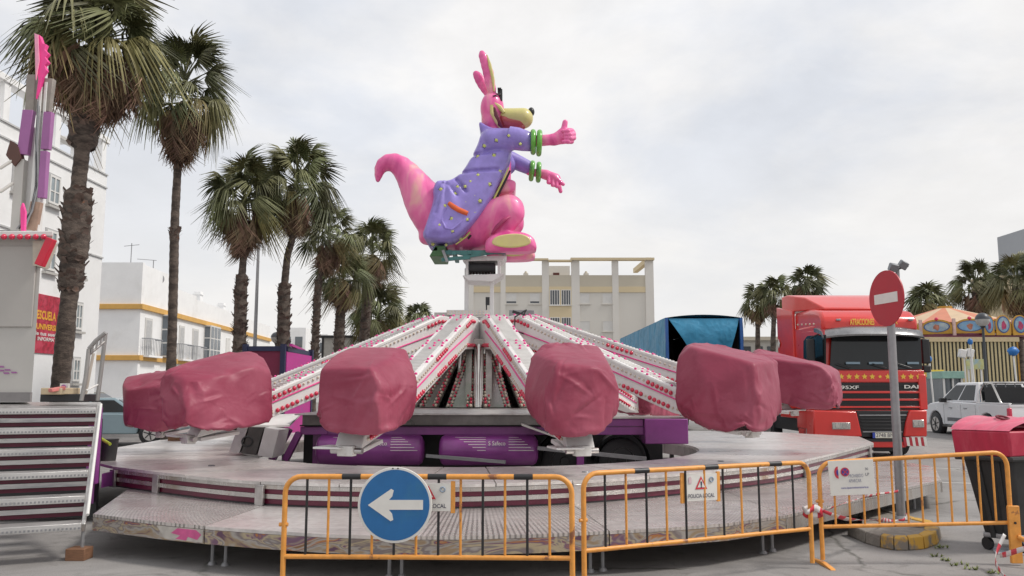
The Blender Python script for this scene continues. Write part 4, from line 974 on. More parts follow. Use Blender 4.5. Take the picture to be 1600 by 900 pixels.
    gz_ = np.linalg.norm(A_-A_.mean(0), axis=1); order = np.argsort(-gz_+rs.normal(0, .04, nv))
    for q in order:
        if all(np.linalg.norm(A_[q]-A_[c_]) > .26 for c_ in corners): corners.append(q)
        if len(corners) >= 16: break
    for c_ in corners:
        for _ in range(3):
            tgt = A_[rs.randint(nv)]; d_ = tgt-A_[c_]; d_ -= N_[c_]*(d_ @ N_[c_])*.6; Ls = np.linalg.norm(d_)+1e-6; d_ /= Ls; Ls = min(Ls, rs.uniform(.22, .60))
            v_ = A_-A_[c_]; t_ = v_ @ d_; lat = v_-t_[:, None]*d_; nn_ = (lat*N_).sum(1); side = np.cross(N_, d_); x_ = (lat*side).sum(1)+.008*np.sin(t_*7+seed)
            w_ = rs.uniform(.014, .030); amp = rs.uniform(.008, .023)*rs.choice([1, 1, -1]); f_ = np.clip(t_/Ls, -.2, 1.2); env = np.exp(-((f_-.35)/.42)**2)*(np.abs(nn_) < .16)*(t_ > -.1)*(t_ < Ls*1.3)
            dsp += amp*env*(np.exp(-np.abs(x_/w_)**1.3)-.55*np.exp(-((x_-w_*2.4)/(w_*2))**2))
    for _ in range(7):
        q = rs.randint(nv); dd = np.linalg.norm(A_-A_[q], axis=1); dsp -= rs.uniform(.012, .03)*np.exp(-(dd/rs.uniform(.07, .16))**2)
    A_ = A_+N_*dsp[:, None]; me2.vertices.foreach_set('co', A_.ravel()); me2.polygons.foreach_set('use_smooth', [True]*len(me2.polygons)); me2.update()
    return o
pp_ = lambda L_: [P(*q) for q in L_]
hull_cover('burgundy tarpaulin over the car half hidden at the far left of the ride', 1, 195, pp_([(189, 600, 13.5), (195, 588, 13.9), (258, 580, 13.6), (300, 574, 14.0), (240, 583, 14.6), (300, 572, 14.6), (192, 625, 13.3), (207, 680, 13.2), (243, 667, 13.1), (300, 650, 13.3), (262, 600, 13.0), (300, 640, 14.5), (212, 660, 14.3), (197, 610, 13.2)]))
hull_cover('wide burgundy tarpaulin over the second car from the left', 2, 225, pp_([(249, 610, 10.9), (251, 586, 10.95), (263, 574, 11.1), (300, 563, 11.7), (345, 552, 12.1), (397, 546, 12.2), (414, 556, 11.9), (426, 582, 11.6), (428, 625, 11.5), (425, 652, 11.5), (398, 661, 11.2), (342, 673, 10.8), (308, 672, 10.7), (253, 661, 10.8), (285, 590, 10.75), (340, 588, 10.9), (395, 572, 11.3), (290, 640, 10.55), (300, 640, 12.0), (400, 630, 12.4), (262, 600, 11.6)]))
hull_cover('boxy burgundy tarpaulin just left of the chrome hub, above the round blue sign', 3, 256, pp_([(496, 612, 9.85), (499, 577, 9.85), (522, 553, 10.3), (548, 541, 10.7), (604, 540, 10.8), (636, 543, 10.8), (645, 563, 10.5), (655, 600, 10.3), (652, 624, 10.2), (627, 655, 9.9), (600, 681, 9.65), (547, 681, 9.7), (503, 669, 9.8), (580, 574, 9.55), (592, 600, 9.45), (596, 650, 9.5), (520, 640, 11.0), (630, 640, 10.9), (640, 570, 11.0)]))
hull_cover('burgundy tarpaulin with lumpy left shoulder over the car right of the chrome hub', 4, 285, pp_([(817, 622, 10.2), (818, 598, 10.25), (831, 552, 10.6), (846, 536, 10.9), (872, 531, 11.0), (936, 538, 10.9), (950, 566, 10.0), (968, 598, 9.9), (971, 616, 9.9), (956, 650, 9.8), (943, 671, 9.75), (907, 684, 9.65), (868, 681, 9.65), (852, 668, 9.75), (828, 642, 10.0), (873, 568, 9.6), (930, 572, 9.6), (856, 622, 9.5), (864, 660, 9.5), (840, 620, 11.0), (950, 620, 10.9)]))
hull_cover('tall burgundy tarpaulin over the large car in front of the blue lorry cover', 5, 315, pp_([(1051, 604, 11.6), (1055, 562, 11.7), (1072, 537, 11.9), (1086, 532, 12.2), (1122, 537, 12.5), (1200, 555, 12.1), (1217, 562, 11.8), (1221, 600, 11.6), (1217, 642, 11.4), (1200, 668, 11.1), (1173, 679, 10.9), (1150, 676, 10.9), (1085, 651, 11.2), (1053, 629, 11.5), (1080, 540, 11.5), (1180, 566, 10.95), (1188, 620, 10.85), (1100, 610, 11.1), (1120, 640, 12.4), (1205, 630, 12.1)]))
hull_cover('burgundy tarpaulin over the car nearest the red lorry, partly behind another cover', 6, 344, pp_([(1172, 551, 14.3), (1181, 543, 14.4), (1228, 554, 14.5), (1296, 570, 14.2), (1313, 579, 13.8), (1319, 612, 13.6), (1309, 641, 13.2), (1290, 638, 13.1), (1250, 627, 13.2), (1200, 612, 13.5), (1172, 600, 13.7), (1180, 556, 13.5), (1284, 572, 13.0), (1302, 590, 12.95), (1190, 600, 14.6), (1300, 620, 14.2)]))
cover('burgundy tarpaulin barely showing under the arms behind the right of the hub', 5.1, 45, 1.05, 1.1, 1.35, 1.0, 7)
cover('sliver of burgundy tarpaulin showing behind the second cover from the left, above the white arms', 4.95, 165, 1.1, 1.02, 1.25, 1.0, 8)
# ---------------------------------------------------------------- crowd barriers
def barrier(label, A, B, zA, zB, bars, footA, footB, colors, rot_feet=True):
    """A, B ground points of the outer posts (xy), top heights zA, zB"""
    A, B = V((A[0], A[1], 0)), V((B[0], B[1], 0)); d = (B-A); Ln = d.length; d.normalize(); nn = V((d.y, -d.x, 0))
    t = thing('crowd_barrier', label, 'barrier', A, 0, 'orange crowd barriers in front of the ride')
    def pt(s, z): f = s/Ln; return A+d*s+V((0, 0, z*(zA+(zB-zA)*f)))
    rad = .13; pts = [pt(0, .05), pt(0, .5), pt(0, 1-rad)]
    for k in range(1, 6): an = pi/2*k/6; pts.append(pt(rad-rad*cos(an), 1-rad+rad*sin(an)))
    pts += [pt(rad, 1)]+[pt(Ln*k/6, 1) for k in range(1, 6)]+[pt(Ln-rad, 1)]
    for k in range(5, 0, -1): an = pi/2*k/6; pts.append(pt(Ln-rad+rad*cos(an), 1-rad+rad*sin(an)))
    pts += [pt(Ln, 1-rad), pt(Ln, .5), pt(Ln, .05)]
    MB().tube(pts, .0215, 12).build('frame', M_orange, t, smooth=60)
    MB().tube([pt(.0, .37), pt(Ln, .37)], .019, 10).build('bottom_rail', M_orange, t, smooth=60)
    for k in range(bars):
        s = Ln*(k+1)/(bars+1); black = colors and k % 2 == 0
        MB().tube([pt(s, .375), pt(s, .985)], .0105, 8).build('bar', M_black if black else M_orange, t, smooth=60)
    if colors:
        for k in (1, 3, 5):     # black tape bands on the top rail
            s = Ln*(k*.15+.05); MB().tube([pt(s, 1), pt(s+.15, 1)], .0235, 12).build('tape_band', M_black, t, smooth=60)
    for s, f in ((0, footA), (Ln, footB)):
        if f == 'foot': MB().prism([(-.26, 0), (.26, 0), (.24, .012), (.05, .03), (-.05, .03), (-.24, .012)], pt(s, 0)-d*.025, (nn.x, nn.y, 0), (0, 0, 1), d*.05).build('foot', M_orange, t, bevel=.004)
    MB().tube([pt(0, .62)-d*.04, pt(0, .62)+d*.03], .016, 8).build('hook', M_orange, t)
    return t, pt, d, nn, Ln
def gp(px, Y): return P(px, 608, Y)
def plate_sign(label, px0, px1, py0, py1, Y0, Y1, frame=True):
    """panel hung on a barrier: world corners from its picture edges at the barrier's depth"""
    a0, a1, b0, b1 = P(px0, py1[0], Y0), P(px1, py1[1], Y1), P(px0, py0[0], Y0), P(px1, py0[1], Y1)
    u = (a1-a0); u.z = 0; Ln = u.length; u.normalize(); H = ((b0.z-a0.z)+(b1.z-a1.z))/2; nn = V((u.y, -u.x, 0)); ang = (a1.z-a0.z)/Ln
    u3 = V((u.x, u.y, ang)).normalized(); v3 = V((-u.x*ang, -u.y*ang, 1)).normalized()
    t = thing('notice_panel', label, 'sign', a0)
    MB().prism([(0, 0), (Ln, 0), (Ln, H), (0, H)], a0, u3, v3, -nn*.008).build('panel', M_signwhite, t, bevel=.002)
    return t, a0, u3, v3, nn, Ln, H
bA = barrier('orange and black crowd barrier at the left, carrying the round blue arrow sign', gp(451, 6.8), gp(892, 6.72), .985, .99, 12, '', '', True)
bB = barrier('orange and black crowd barrier in the middle with the whole local police notice', gp(910, 7.02), gp(1258, 8.12), .985, .985, 11, '', '', True)
bC = barrier('plain orange crowd barrier at the right beside the kerb, with the parking notice', gp(1274, 8.28), gp(1565, 8.28), .965, 1.07, 12, 'foot', '', False)
t, pt, d, nn, Ln = bC
e = pt(Ln, 0); MB().beam((e.x+.01, e.y-.03, .02), (e.x+.01, e.y-.03, .56), .11, .035, up=(0, 1, 0)).build('leg_plate', M_orange, t, bevel=.006)
MB().tube([(e.x+.03, e.y-.05, .27), (e.x+.30, e.y-.35, .10), (e.x+.42, e.y-.48, .02)], .022, 10).build('brace', M_orange, t, smooth=60)
mb = MB(); mb.cyl((e.x+.01, e.y-.05, .40), (e.x+.01, e.y-.058, .40), .012, None, 8).build('bolt', M_black, t)
# police notices
def police(label, *a):
    t, o, u, v, n, Ln, H = plate_sign(label, *a)
    for s in (0, 1): MB().prism([(0, 0), (.035, 0), (.035, H+.03), (0, H+.03)], o+u*(s*Ln-(.035 if not s else 0))-v*.015, u, v, -n*.02).build('side_strap', M_orange, t, bevel=.003)
    q = o+n*.003; cx = Ln*.5
    def tri(r, z, m, nm, off):
        MB().add([q+n*off+u*(cx)+v*(H*.62+r), q+n*off+u*(cx-r*.92)+v*(H*.62-r*.62), q+n*off+u*(cx+r*.92)+v*(H*.62-r*.62)], [(0, 1, 2)]).build(nm, m, t, smooth=0)
    tri(H*.30, 0, M_pink if False else mat('warning red', (.62, .04, .06), .5), 'warning_triangle', .001); tri(H*.19, 0, M_signwhite, 'triangle_centre', .003)
    MB().prism([(-.006, 0), (.006, 0), (.009, H*.16), (-.009, H*.16)], q+u*cx+v*(H*.56), u, v, n*.005).build('exclamation_mark', M_ink, t)
    MB().prism([(-.006, 0), (.006, 0), (.006, .010), (-.006, .010)], q+u*cx+v*(H*.50), u, v, n*.005).build('exclamation_dot', M_ink, t)
    text('POLICIA LOCAL', 'lettering', M_ink, q+u*Ln*.10+v*H*.12, u, v, H*.15, Ln*.80, t, bold=.012)
    MB().torus(q+u*Ln*.82+v*H*.78+n*.002, H*.085, .006, n, 16, 4).build('emblem', mat('faint blue ink', (.30, .36, .44), .6), t)
    MB().prism([(0, 0), (.03, 0), (.03, .05), (.015, .06), (0, .05)], q+u*Ln*.12+v*H*.66, u, v, n*.002).build('emblem', mat('faint pink ink', (.60, .45, .48), .6), t)
police('white local police notice on the left barrier, half hidden by the blue arrow sign', 634, 704, (755, 755), (799, 799), 6.74, 6.74)
police('small white local police notice with red warning triangle, hung on the middle barrier', 1070, 1121, (742, 739), (784, 781), 7.48, 7.62)
# parking notice
t, o, u, v, n, Ln, H = plate_sign('wide white notice with no parking symbols hung on the right barrier', 1298, 1369, (720, 718), (775, 772), 8.24, 8.24)
def disc(c, r, m, nm, n_=24, off=.002, half=None):
    pts = [(cos(2*pi*k/n_)*r, sin(2*pi*k/n_)*r) for k in range(n_)] if not half else [(cos(R(90+180*k/14))*r*.8, sin(R(90+180*k/14))*r*1.25) for k in range(15)]
    MB().prism(pts, c+n*off, u, v, n*.002).build(nm, m, t, smooth=0)
q = o+n*.001; M_nr = mat('notice red', (.55, .04, .07), .5); M_nb = mat('notice blue', (.06, .05, .28), .5)
disc(q+u*Ln*.205+v*H*.66, H*.14, M_nr, 'red_half_disc', half=1, off=.001); disc(q+u*Ln*.205+v*H*.66, H*.07, M_nb, 'blue_half_disc', half=1, off=.004)
c = q+u*Ln*.355+v*H*.67; disc(c, H*.13, M_nr, 'no_parking_ring'); disc(c, H*.098, M_nb, 'no_parking_disc', off=.005)
for an in (45, 135): MB().beam(c+(u*cos(R(an))+v*sin(R(an)))*H*.10+n*.008, c-(u*cos(R(an))+v*sin(R(an)))*H*.10+n*.008, .008, .002, up=n).build('no_parking_bar', M_nr, t)
text('www.elpuertodesantamaria.es', 'web_line', M_nb, q+u*Ln*.24+v*H*.17+n*.001, u, v, H*.075, Ln*.60, t, bold=.01)
text('30', 'lettering', M_ink, q+u*Ln*.80+v*H*.70+n*.001, u, v, H*.07, None, t)
text('LP', 'lettering', M_ink, q+u*Ln*.80+v*H*.54+n*.001, u, v, H*.08, None, t)
text('PROHIBIDO\nAPARCAR', 'lettering', mat('grey ink', (.24, .25, .33), .6), q+u*Ln*.42+v*H*.36+n*.001, u, v, H*.24, Ln*.33, t)
# round blue sign
c = P(617, 789, 6.64); rr_ = .290
t = thing('arrow_sign', 'round blue road sign with a white arrow pointing left, fixed to the barrier', 'road sign', (c.x, c.y, c.z-rr_))
MB().cyl(c+V((0, .012, 0)), c+V((0, 0, 0)), rr_, rr_, 56).build('rim_plate', M_signwhite, t, smooth=30, bevel=.004)
MB().cyl(c, c-V((0, .003, 0)), rr_-.020, None, 56).build('blue_disc', M_bluesign, t, smooth=30)
s_ = 6.64/1300; o = c-V((0, .0035, 0))
arrow = [(-41, 0), (-6, 24), (-2, 22), (-4, 13), (-9, 7.5), (43, 7.5), (43, -7), (-9, -7), (-4, -13), (-2, -22), (-6, -24)]
MB().prism([(a*s_, b*s_) for a, b in arrow], o, (1, 0, 0), (0, 0, 1), (0, -.003, 0)).build('arrow', M_signwhite, t)
for dx_ in (-.02, .02): MB().cyl(c+V((dx_, -.001, rr_-.010)), c+V((dx_, -.006, rr_-.010)), .006, None, 8).build('rivet', M_black, t)
MB().box(c+V((0, .04, .1)), (.30, .03, .04)).build('clamp', M_pole, t); MB().box(c+V((0, .04, -.1)), (.30, .03, .04)).build('clamp', M_pole, t)
# no entry sign on its pole
pb = P(1408, 806, 10.3); pb.z = .13; ptp = P(1392, 507, 10.3); sc_ = P(1384.5, 466, 10.27)
t = thing('no_entry_sign', 'red no entry disc seen at an angle on a grey pole rising from the kerb', 'road sign', pb)
MB().tube([pb, pb.lerp(ptp, .5), ptp, ptp+(ptp-pb).normalized()*.5], [.052, .050, .048, .048], 16).build('pole', M_pole, t, smooth=60)
MB().cyl(pb-V((0, 0, .0)), pb+V((0, 0, .035)), .09, .07, 16).build('pole_base', M_pole, t)
nv = V((-.985, -.17, 0)).normalized(); uv = V((-nv.y, nv.x, 0)); uv = -uv if uv.y > 0 else uv
sc_ = V((ptp.x-.03, ptp.y, sc_.z)); sc_ = sc_+nv*.055; cc = P(1384.5, 466, sc_.y); sc_ = V((cc.x, sc_.y, cc.z)); Rn = .348
MB().cyl(sc_-nv*.012, sc_+nv*.004, Rn, Rn, 56).build('disc', M_signred, t, smooth=30)
MB().prism([(-.235, -.062), (.235, -.062), (.235, .062), (-.235, .062)], sc_+nv*.0045, uv, V((0, 0, 1)), nv*.003).build('white_bar', M_signwhite, t)
MB().cyl(sc_-nv*.014, sc_-nv*.013, Rn-.01, None, 40).build('sign_back', M_pole, t)
for dz in (-.12, .12): MB().box(sc_-nv*.03+V((0, 0, dz)), (.05, .12, .03), Matrix.Rotation(atan2(nv.y, nv.x), 3, 'Z')).build('bracket', M_pole, t)
# ---------------------------------------------------------------- kerb nose with worn yellow paint
M_kerb = mat('kerb concrete', (.24, .215, .19), .92, 0, .22, 9, bump=.8, bscale=30)
def kerbpaint():
    m = bpy.data.materials.new('worn yellow kerb'); m.use_nodes = True; t = m.node_tree; b = t.nodes['Principled BSDF']; l = t.links.new
    c = t.nodes.new('ShaderNodeNewGeometry'); n = t.nodes.new('ShaderNodeTexNoise'); n.inputs['Scale'].default_value = 4.5; n.inputs['Detail'].default_value = 8; n.inputs['Roughness'].default_value = .65; l(c.outputs['Position'], n.inputs['Vector'])
    r = t.nodes.new('ShaderNodeValToRGB'); e = r.color_ramp.elements; e[0].position = .42; e[0].color = (.20, .175, .15, 1); e[1].position = .52; e[1].color = (.52, .30, .05, 1); l(n.outputs['Fac'], r.inputs[0]); l(r.outputs[0], b.inputs['Base Color']); b.inputs['Roughness'].default_value = .85
    bp = t.nodes.new('ShaderNodeBump'); bp.inputs['Strength'].default_value = .7; n2 = t.nodes.new('ShaderNodeTexNoise'); n2.inputs['Scale'].default_value = 35; l(c.outputs['Position'], n2.inputs['Vector']); l(n2.outputs['Fac'], bp.inputs['Height']); l(bp.outputs[0], b.inputs['Normal']); return m
M_kerby = kerbpaint()
isl = thing('kerb_island', 'low concrete kerb nose with flaking yellow paint under the no entry pole', 'kerb', (5.0, 9.6, 0))
outl = [G(1325, 818, .13), G(1352, 830, .13), G(1375, 836, .13), G(1396, 840, .13), G(1419, 840, .13), G(1443, 838, .13), G(1461, 832, .13), G(1468, 822, .13), G(1455, 813, .13), G(1430, 808, .13), G(1405, 801, .13), G(1375, 795, .13), G(1340, 792, .13)]
outl = [V((q.x, q.y)) for q in outl]; cen = V((sum(q.x for q in outl)/13, sum(q.y for q in outl)/13))
inn2 = [q+(cen-q).normalized()*min(.16, (cen-q).length*.55) for q in outl]
for i in range(12):
    a, b, c, d = outl[i], outl[i+1], inn2[i+1], inn2[i]; a2, b2 = a+(a-cen).normalized()*.02, b+(b-cen).normalized()*.02
    g_ = .004; e = (b-a).normalized(); a, d, a2 = a+e*g_, d+e*g_, a2+e*g_; b, c, b2 = b-e*g_, c-e*g_, b2-e*g_
    mb = MB(); mb.hexa([(a2.x, a2.y, 0), (b2.x, b2.y, 0), (c.x, c.y, 0), (d.x, d.y, 0), (a.x, a.y, .13), (b.x, b.y, .13), (c.x, c.y, .132), (d.x, d.y, .132)])
    mb.build('kerb_stone', M_kerby if 2 <= i <= 9 else M_kerb, isl, bevel=.012)
MB().slab(inn2, .0, .118).build('island_top', M_kerb, isl)
# ---------------------------------------------------------------- red and white barrier tape
def tape(label, pts, wdt=.055, seed=1):
    M_tw = MATS.get('tape') or bpy.data.materials.new('barrier tape')
    if 'tape' not in MATS:
        MATS['tape'] = M_tw; M_tw.use_nodes = True; t = M_tw.node_tree; b = t.nodes['Principled BSDF']; l = t.links.new
        u = t.nodes.new('ShaderNodeUVMap'); s = t.nodes.new('ShaderNodeSeparateXYZ'); l(u.outputs[0], s.inputs[0])
        a = t.nodes.new('ShaderNodeMath'); a.operation = 'MULTIPLY'; a.inputs[1].default_value = 1/.22; l(s.outputs[0], a.inputs[0]); f = t.nodes.new('ShaderNodeMath'); f.operation = 'FRACT'; l(a.outputs[0], f.inputs[0]); g_ = t.nodes.new('ShaderNodeMath'); g_.operation = 'GREATER_THAN'; g_.inputs[1].default_value = .5; l(f.outputs[0], g_.inputs[0])
        mx = t.nodes.new('ShaderNodeMix'); mx.data_type = 'RGBA'; l(g_.outputs[0], mx.inputs[0]); mx.inputs[6].default_value = (.66, .64, .63, 1); mx.inputs[7].default_value = (.58, .035, .06, 1); l(mx.outputs[2], b.inputs['Base Color']); b.inputs['Roughness'].default_value = .35
    pts = [V(p) for p in pts]; fine = []
    for i in range(len(pts)-1):
        for k in range(6):
            t_ = k/6; p0, p1, p2, p3 = pts[max(i-1, 0)], pts[i], pts[i+1], pts[min(i+2, len(pts)-1)]
            fine.append(.5*((2*p1)+(p2-p0)*t_+(2*p0-5*p1+4*p2-p3)*t_*t_+(3*p1-p0-3*p2+p3)*t_**3))
    fine.append(pts[-1]); rnd = random.Random(seed); mb = MB(); acc = 0; uvs = []; tw = rnd.uniform(0, 3)
    for i, p in enumerate(fine):
        if i: acc += (p-fine[i-1]).length
        d = (fine[min(i+1, len(fine)-1)]-fine[max(i-1, 0)]).normalized(); s_ = d.cross(V((0, 0, 1))); s_ = s_.normalized() if s_.length > .01 else V((1, 0, 0)); u_ = s_.cross(d); a = .9+.8*sin(acc*2.2+tw); w_ = (u_*sin(a)+s_*cos(a))*wdt/2*(.75+.25*sin(acc*5))
        mb.v += [tuple(p-w_), tuple(p+w_)]; uvs.append(acc)
        if i: mb.f.append((2*i-2, 2*i-1, 2*i+1, 2*i)); mb.m.append(0)
    o = mb.build('barrier_tape', M_tw, label=label, cat='tape', smooth=60); uv = o.data.uv_layers.new(name='UVMap')
    for lp in o.data.loops: uv.data[lp.index].uv = (uvs[lp.vertex_index//2], lp.vertex_index % 2)
    sm = o.modifiers.new('thick', 'SOLIDIFY'); sm.thickness = .002
    return o
kp = lambda px, py, Y: P(px, py, Y)
tape('red and white tape wound between the middle and right barriers and out to the pole', [kp(1254, 792, 8.05), kp(1262, 800, 8.02), kp(1274, 793, 8.15), kp(1284, 803, 8.22), kp(1262, 806, 8.15), kp(1256, 796, 8.18), kp(1275, 790, 8.33), kp(1290, 800, 8.24), kp(1330, 812, 8.5), kp(1370, 812, 9.3), kp(1395, 814, 10.15), kp(1411, 813, 10.18), kp(1416, 806, 10.3), kp(1408, 802, 10.4)], .06, 1)
tape('faint red and white tape sagging behind the right barrier below its notice', [kp(1292, 796, 8.4), kp(1325, 784, 9), kp(1362, 774, 9.8), kp(1400, 768, 10.2), kp(1403, 766, 10.28)], .045, 2)
tape('loose end of red and white tape trailing on the ground at the lower right', [(e_ := P(1562, 868, 8.1)) and e_, P(1572, 866, 7.9), P(1598, 858, 7.6), P(1625, 850, 7.5)], .05, 3)
tape('curl of red and white tape hanging at the foot of the right barrier', [P(1570, 835, 8.1), P(1558, 862, 8.05), P(1556, 880, 7.9), P(1566, 896, 7.6), P(1575, 905, 7.5)], .05, 4)
pp = [G(1549, 856), G(1600, 858), G(1602, 868), G(1556, 866)]
MB().prism([(q.x, q.y) for q in pp], (0, 0, .004), (1, 0, 0), (0, 1, 0), (0, 0, .006)).build('flattened_paper', mat('dirty paper', (.42, .45, .50), .7, 0, .15, 12), label='pale flattened sheet lying on the ground behind the right barrier leg', cat='litter')
# ---------------------------------------------------------------- waste container
cn = thing('waste_container', 'black rubbish container with a big faded red lid at the right edge', 'container', (6.0, 9.4, 0))
A, B = P(1485, 671, 9.0), P(1577, 675, 8.55); Dv = V((.52, .86, 0)).normalized(); wv = (B-A); wv.z = 0; Lw = wv.length; wv.normalize()
Cdep = 1.35; rv = V((.93, .36, 0)).normalized()
A0, B0 = V((A.x, A.y, 0)), V((B.x, B.y, 0)); z1 = P(1485, 671, 9.0).z
# the lid's long side runs to the right, its short side away from the camera
f0 = A0; f1 = B0; f2 = B0+rv*1.25; f3 = A0+rv*1.25+V((-.35, .25, 0))
def lidpt(p, z, ins=0): cc_ = (f0+f1+f2+f3)/4; q = p+(cc_-p).normalized()*ins; return V((q.x, q.y, z))
zl0, zl1, zt2 = .99, z1, z1+.14
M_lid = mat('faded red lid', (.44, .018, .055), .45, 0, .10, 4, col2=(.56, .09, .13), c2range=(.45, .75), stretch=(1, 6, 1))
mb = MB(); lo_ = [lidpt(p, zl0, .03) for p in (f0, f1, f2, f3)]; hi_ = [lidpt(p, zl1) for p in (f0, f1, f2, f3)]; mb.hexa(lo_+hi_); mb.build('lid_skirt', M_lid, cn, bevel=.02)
ridge_a, ridge_b = lidpt(f0.lerp(f3, .5), zt2), lidpt(f1.lerp(f2, .5), zt2)
N = 14
def lidtop(u_, v_):
    a = V(lidpt(f0, 0)).lerp(lidpt(f1, 0), u_); b = V(lidpt(f3, 0)).lerp(lidpt(f2, 0), u_); p = a.lerp(b, v_)
    z = zl1+.003+(.125*sin(pi*min(1, max(0, v_)))**.7 if 0 < v_ < 1 else 0)
    z += .012*max(0, sin(u_*pi*6))**.6*(1 if 0.02 < v_ < .98 else 0)
    return (p.x, p.y, z)
MB().grid(lidtop, 36, 20).build('lid_top', mat('painted sunlit lid top', (.60, .10, .17), .42, 0, .10, 4, col2=(.68, .24, .30), c2range=(.5, .75), stretch=(1, 6, 1)), cn, smooth=50)  # lid top painted paler than the skirt, sunlight put into its colour
q = V(lidtop(.55, .3)); MB().torus(q+V((.02, 0, .015)), .06, .012, (.1, -.3, 1), 14, 6).build('lid_handle', mat('dull maroon', (.16, .02, .03), .6), cn)
bo = [lidpt(p, .14, .30) for p in (f0, f1, f2, f3)]; bt = [lidpt(p, .988, .10) for p in (f0, f1, f2, f3)]
M_bin = mat('weathered black plastic', (.022, .022, .023), .55, 0, .3, 5, col2=(.05, .045, .04), c2range=(.55, .75), bump=.3, bscale=6)
MB().hexa(bo+bt).build('bin_body', M_bin, cn, bevel=.05)
for k in range(2):
    f = .3+.4*k; p, q = bo[0].lerp(bo[1], f), bt[0].lerp(bt[1], f); n_ = V((-.5, -.85, 0)).normalized(); MB().beam(p+n_*.01, q+n_*.01, .05, .04, up=n_).build('body_rib', M_bin, cn, bevel=.01)
MB().tube([lidpt(f0, .97, .04), lidpt(f1, .97, .04), lidpt(f2, .97, .04)], .03, 8).build('rim_bar', M_bin, cn)
MB().tube([bo[0]+V((0, 0, .02)), bo[1]+V((0, 0, .02)), bo[2]+V((0, 0, .02))], .028, 8).build('base_bar', M_pole, cn)
for p in bo[:3]: w_ = MB().cyl((p.x+.03, p.y+.02, .065), (p.x+.07, p.y+.03, .065), .065, None, 16).build('castor', M_dark, cn, smooth=40)
# weeds along the kerb and the crack
rnd = random.Random(5); mb = MB()
spots = [G(1440, 822, .13)+V((0, 0, 0))]*26+[G(1360, 842, .01)]*10+[G(1405, 856, .01)]*18+[G(1470, 856, .01)]*10+[G(1463, 870, 0), G(1480, 876, 0), G(1500, 884, 0), G(1525, 890, 0), G(1550, 896, 0)]*5
for p in spots:
    c = p+V((rnd.gauss(0, .05), rnd.gauss(0, .02), 0)); 
    for k in range(7):
        a = rnd.uniform(0, 2*pi); L_ = rnd.uniform(.02, .06); d = V((cos(a), sin(a), rnd.uniform(.4, 1.4))).normalized()*L_; s_ = V((-sin(a), cos(a), 0))*.006; mb.add([c-s_, c+s_, c+d*.6+s_*.7, c+d, c+d*.6-s_*.7], [(0, 1, 2, 3, 4)])
mb.build('weeds', mat('weed green', (.20, .24, .07), .7, 0, .3, 8), label='small green weeds growing along the kerb and ground crack', cat='weeds', kind='stuff', smooth=0)
# ---------------------------------------------------------------- red lorry
FT = 20.5
lor = thing('red_lorry', 'bright red lorry cab with yellow stars and a sun visor, parked behind the platform', 'lorry', (8.97, FT, 0))
T = lambda px, py, dy=0: P(px, py, FT+dy)
xL, xR = T(1291, 600).x, T(1447, 600).x; zT = lambda py, dy=0: T(1370, py, dy).z
M_grille = mat('black grille plastic', (.016, .016, .018), .45, 0, .2, 9)
M_lredp = mat('roof spoiler red', (.66, .06, .05), .34, 0, .06, 2, coat=.3)
def lofted(name, secs, m, parent, bevel=.03, **kw):      # secs: list of (y, x0, x1, z0, z1)
    mb = MB(); n0 = 0
    for y, x0, x1, z0, z1 in secs: mb.v += [(x0, y, z0), (x1, y, z0), (x1, y, z1), (x0, y, z1)]
    k = len(secs)
    for i in range(k-1):
        for j in range(4): a, b = i*4+j, i*4+(j+1) % 4; mb.f.append((a, b, b+4, a+4)); mb.m.append(0)
    mb.f += [(3, 2, 1, 0), tuple((k-1)*4+q for q in range(4))]; mb.m += [0, 0]
    return mb.build(name, m, parent, bevel=bevel, **kw)
cab = lofted('cab', [(FT+.10, xL+.02, xR-.02, .62, 2.02), (FT+2.25, xL, xR, .62, 2.02)], M_redpaint, lor, .05)
lofted('cab_upper', [(FT+.12, xL+.03, xR-.03, 2.0, 2.06), (FT+.30, xL+.06, xR-.06, 2.05, 3.10), (FT+.34, xL+.05, xR-.05, 2.06, 3.30), (FT+2.25, xL+.02, xR-.02, 2.0, 3.32)], M_redpaint, lor, .05)
lofted('high_roof', [(FT+.16, xL+.02, xR-.02, 3.10, 3.42), (FT+.42, xL+.04, xR-.04, 3.10, 3.62), (FT+1.1, xL+.06, xR-.06, 3.10, 3.74), (FT+2.3, xL+.06, xR-.06, 3.10, 3.76)], M_redpaint, lor, .09)
lofted('roof_spoiler', [(FT+.85, xL+.35, xR-.45, 3.70, 3.76), (FT+1.7, xL+.15, xR-.25, 3.76, 4.12), (FT+2.6, xL-.02, xR-.10, 3.80, 4.28), (FT+3.0, xL-.04, xR-.10, 3.78, 4.27)], M_lredp, lor, .07)
lofted('side_deflector', [(FT+2.20, xL-.02, xL+.06, .9, 3.8), (FT+3.3, xL-.10, xL-.02, .9, 4.0)], M_redpaint, lor, .02)
MB().bx((xL+.08, FT+2.4, .55), (xR-.08, FT+6.0, .95)).build('chassis', M_black, lor)
MB().bx((xL+.02, FT+.3, .45), (xL+.3, FT+2.2, .75)).build('side_step', M_redpaint, lor, bevel=.02)
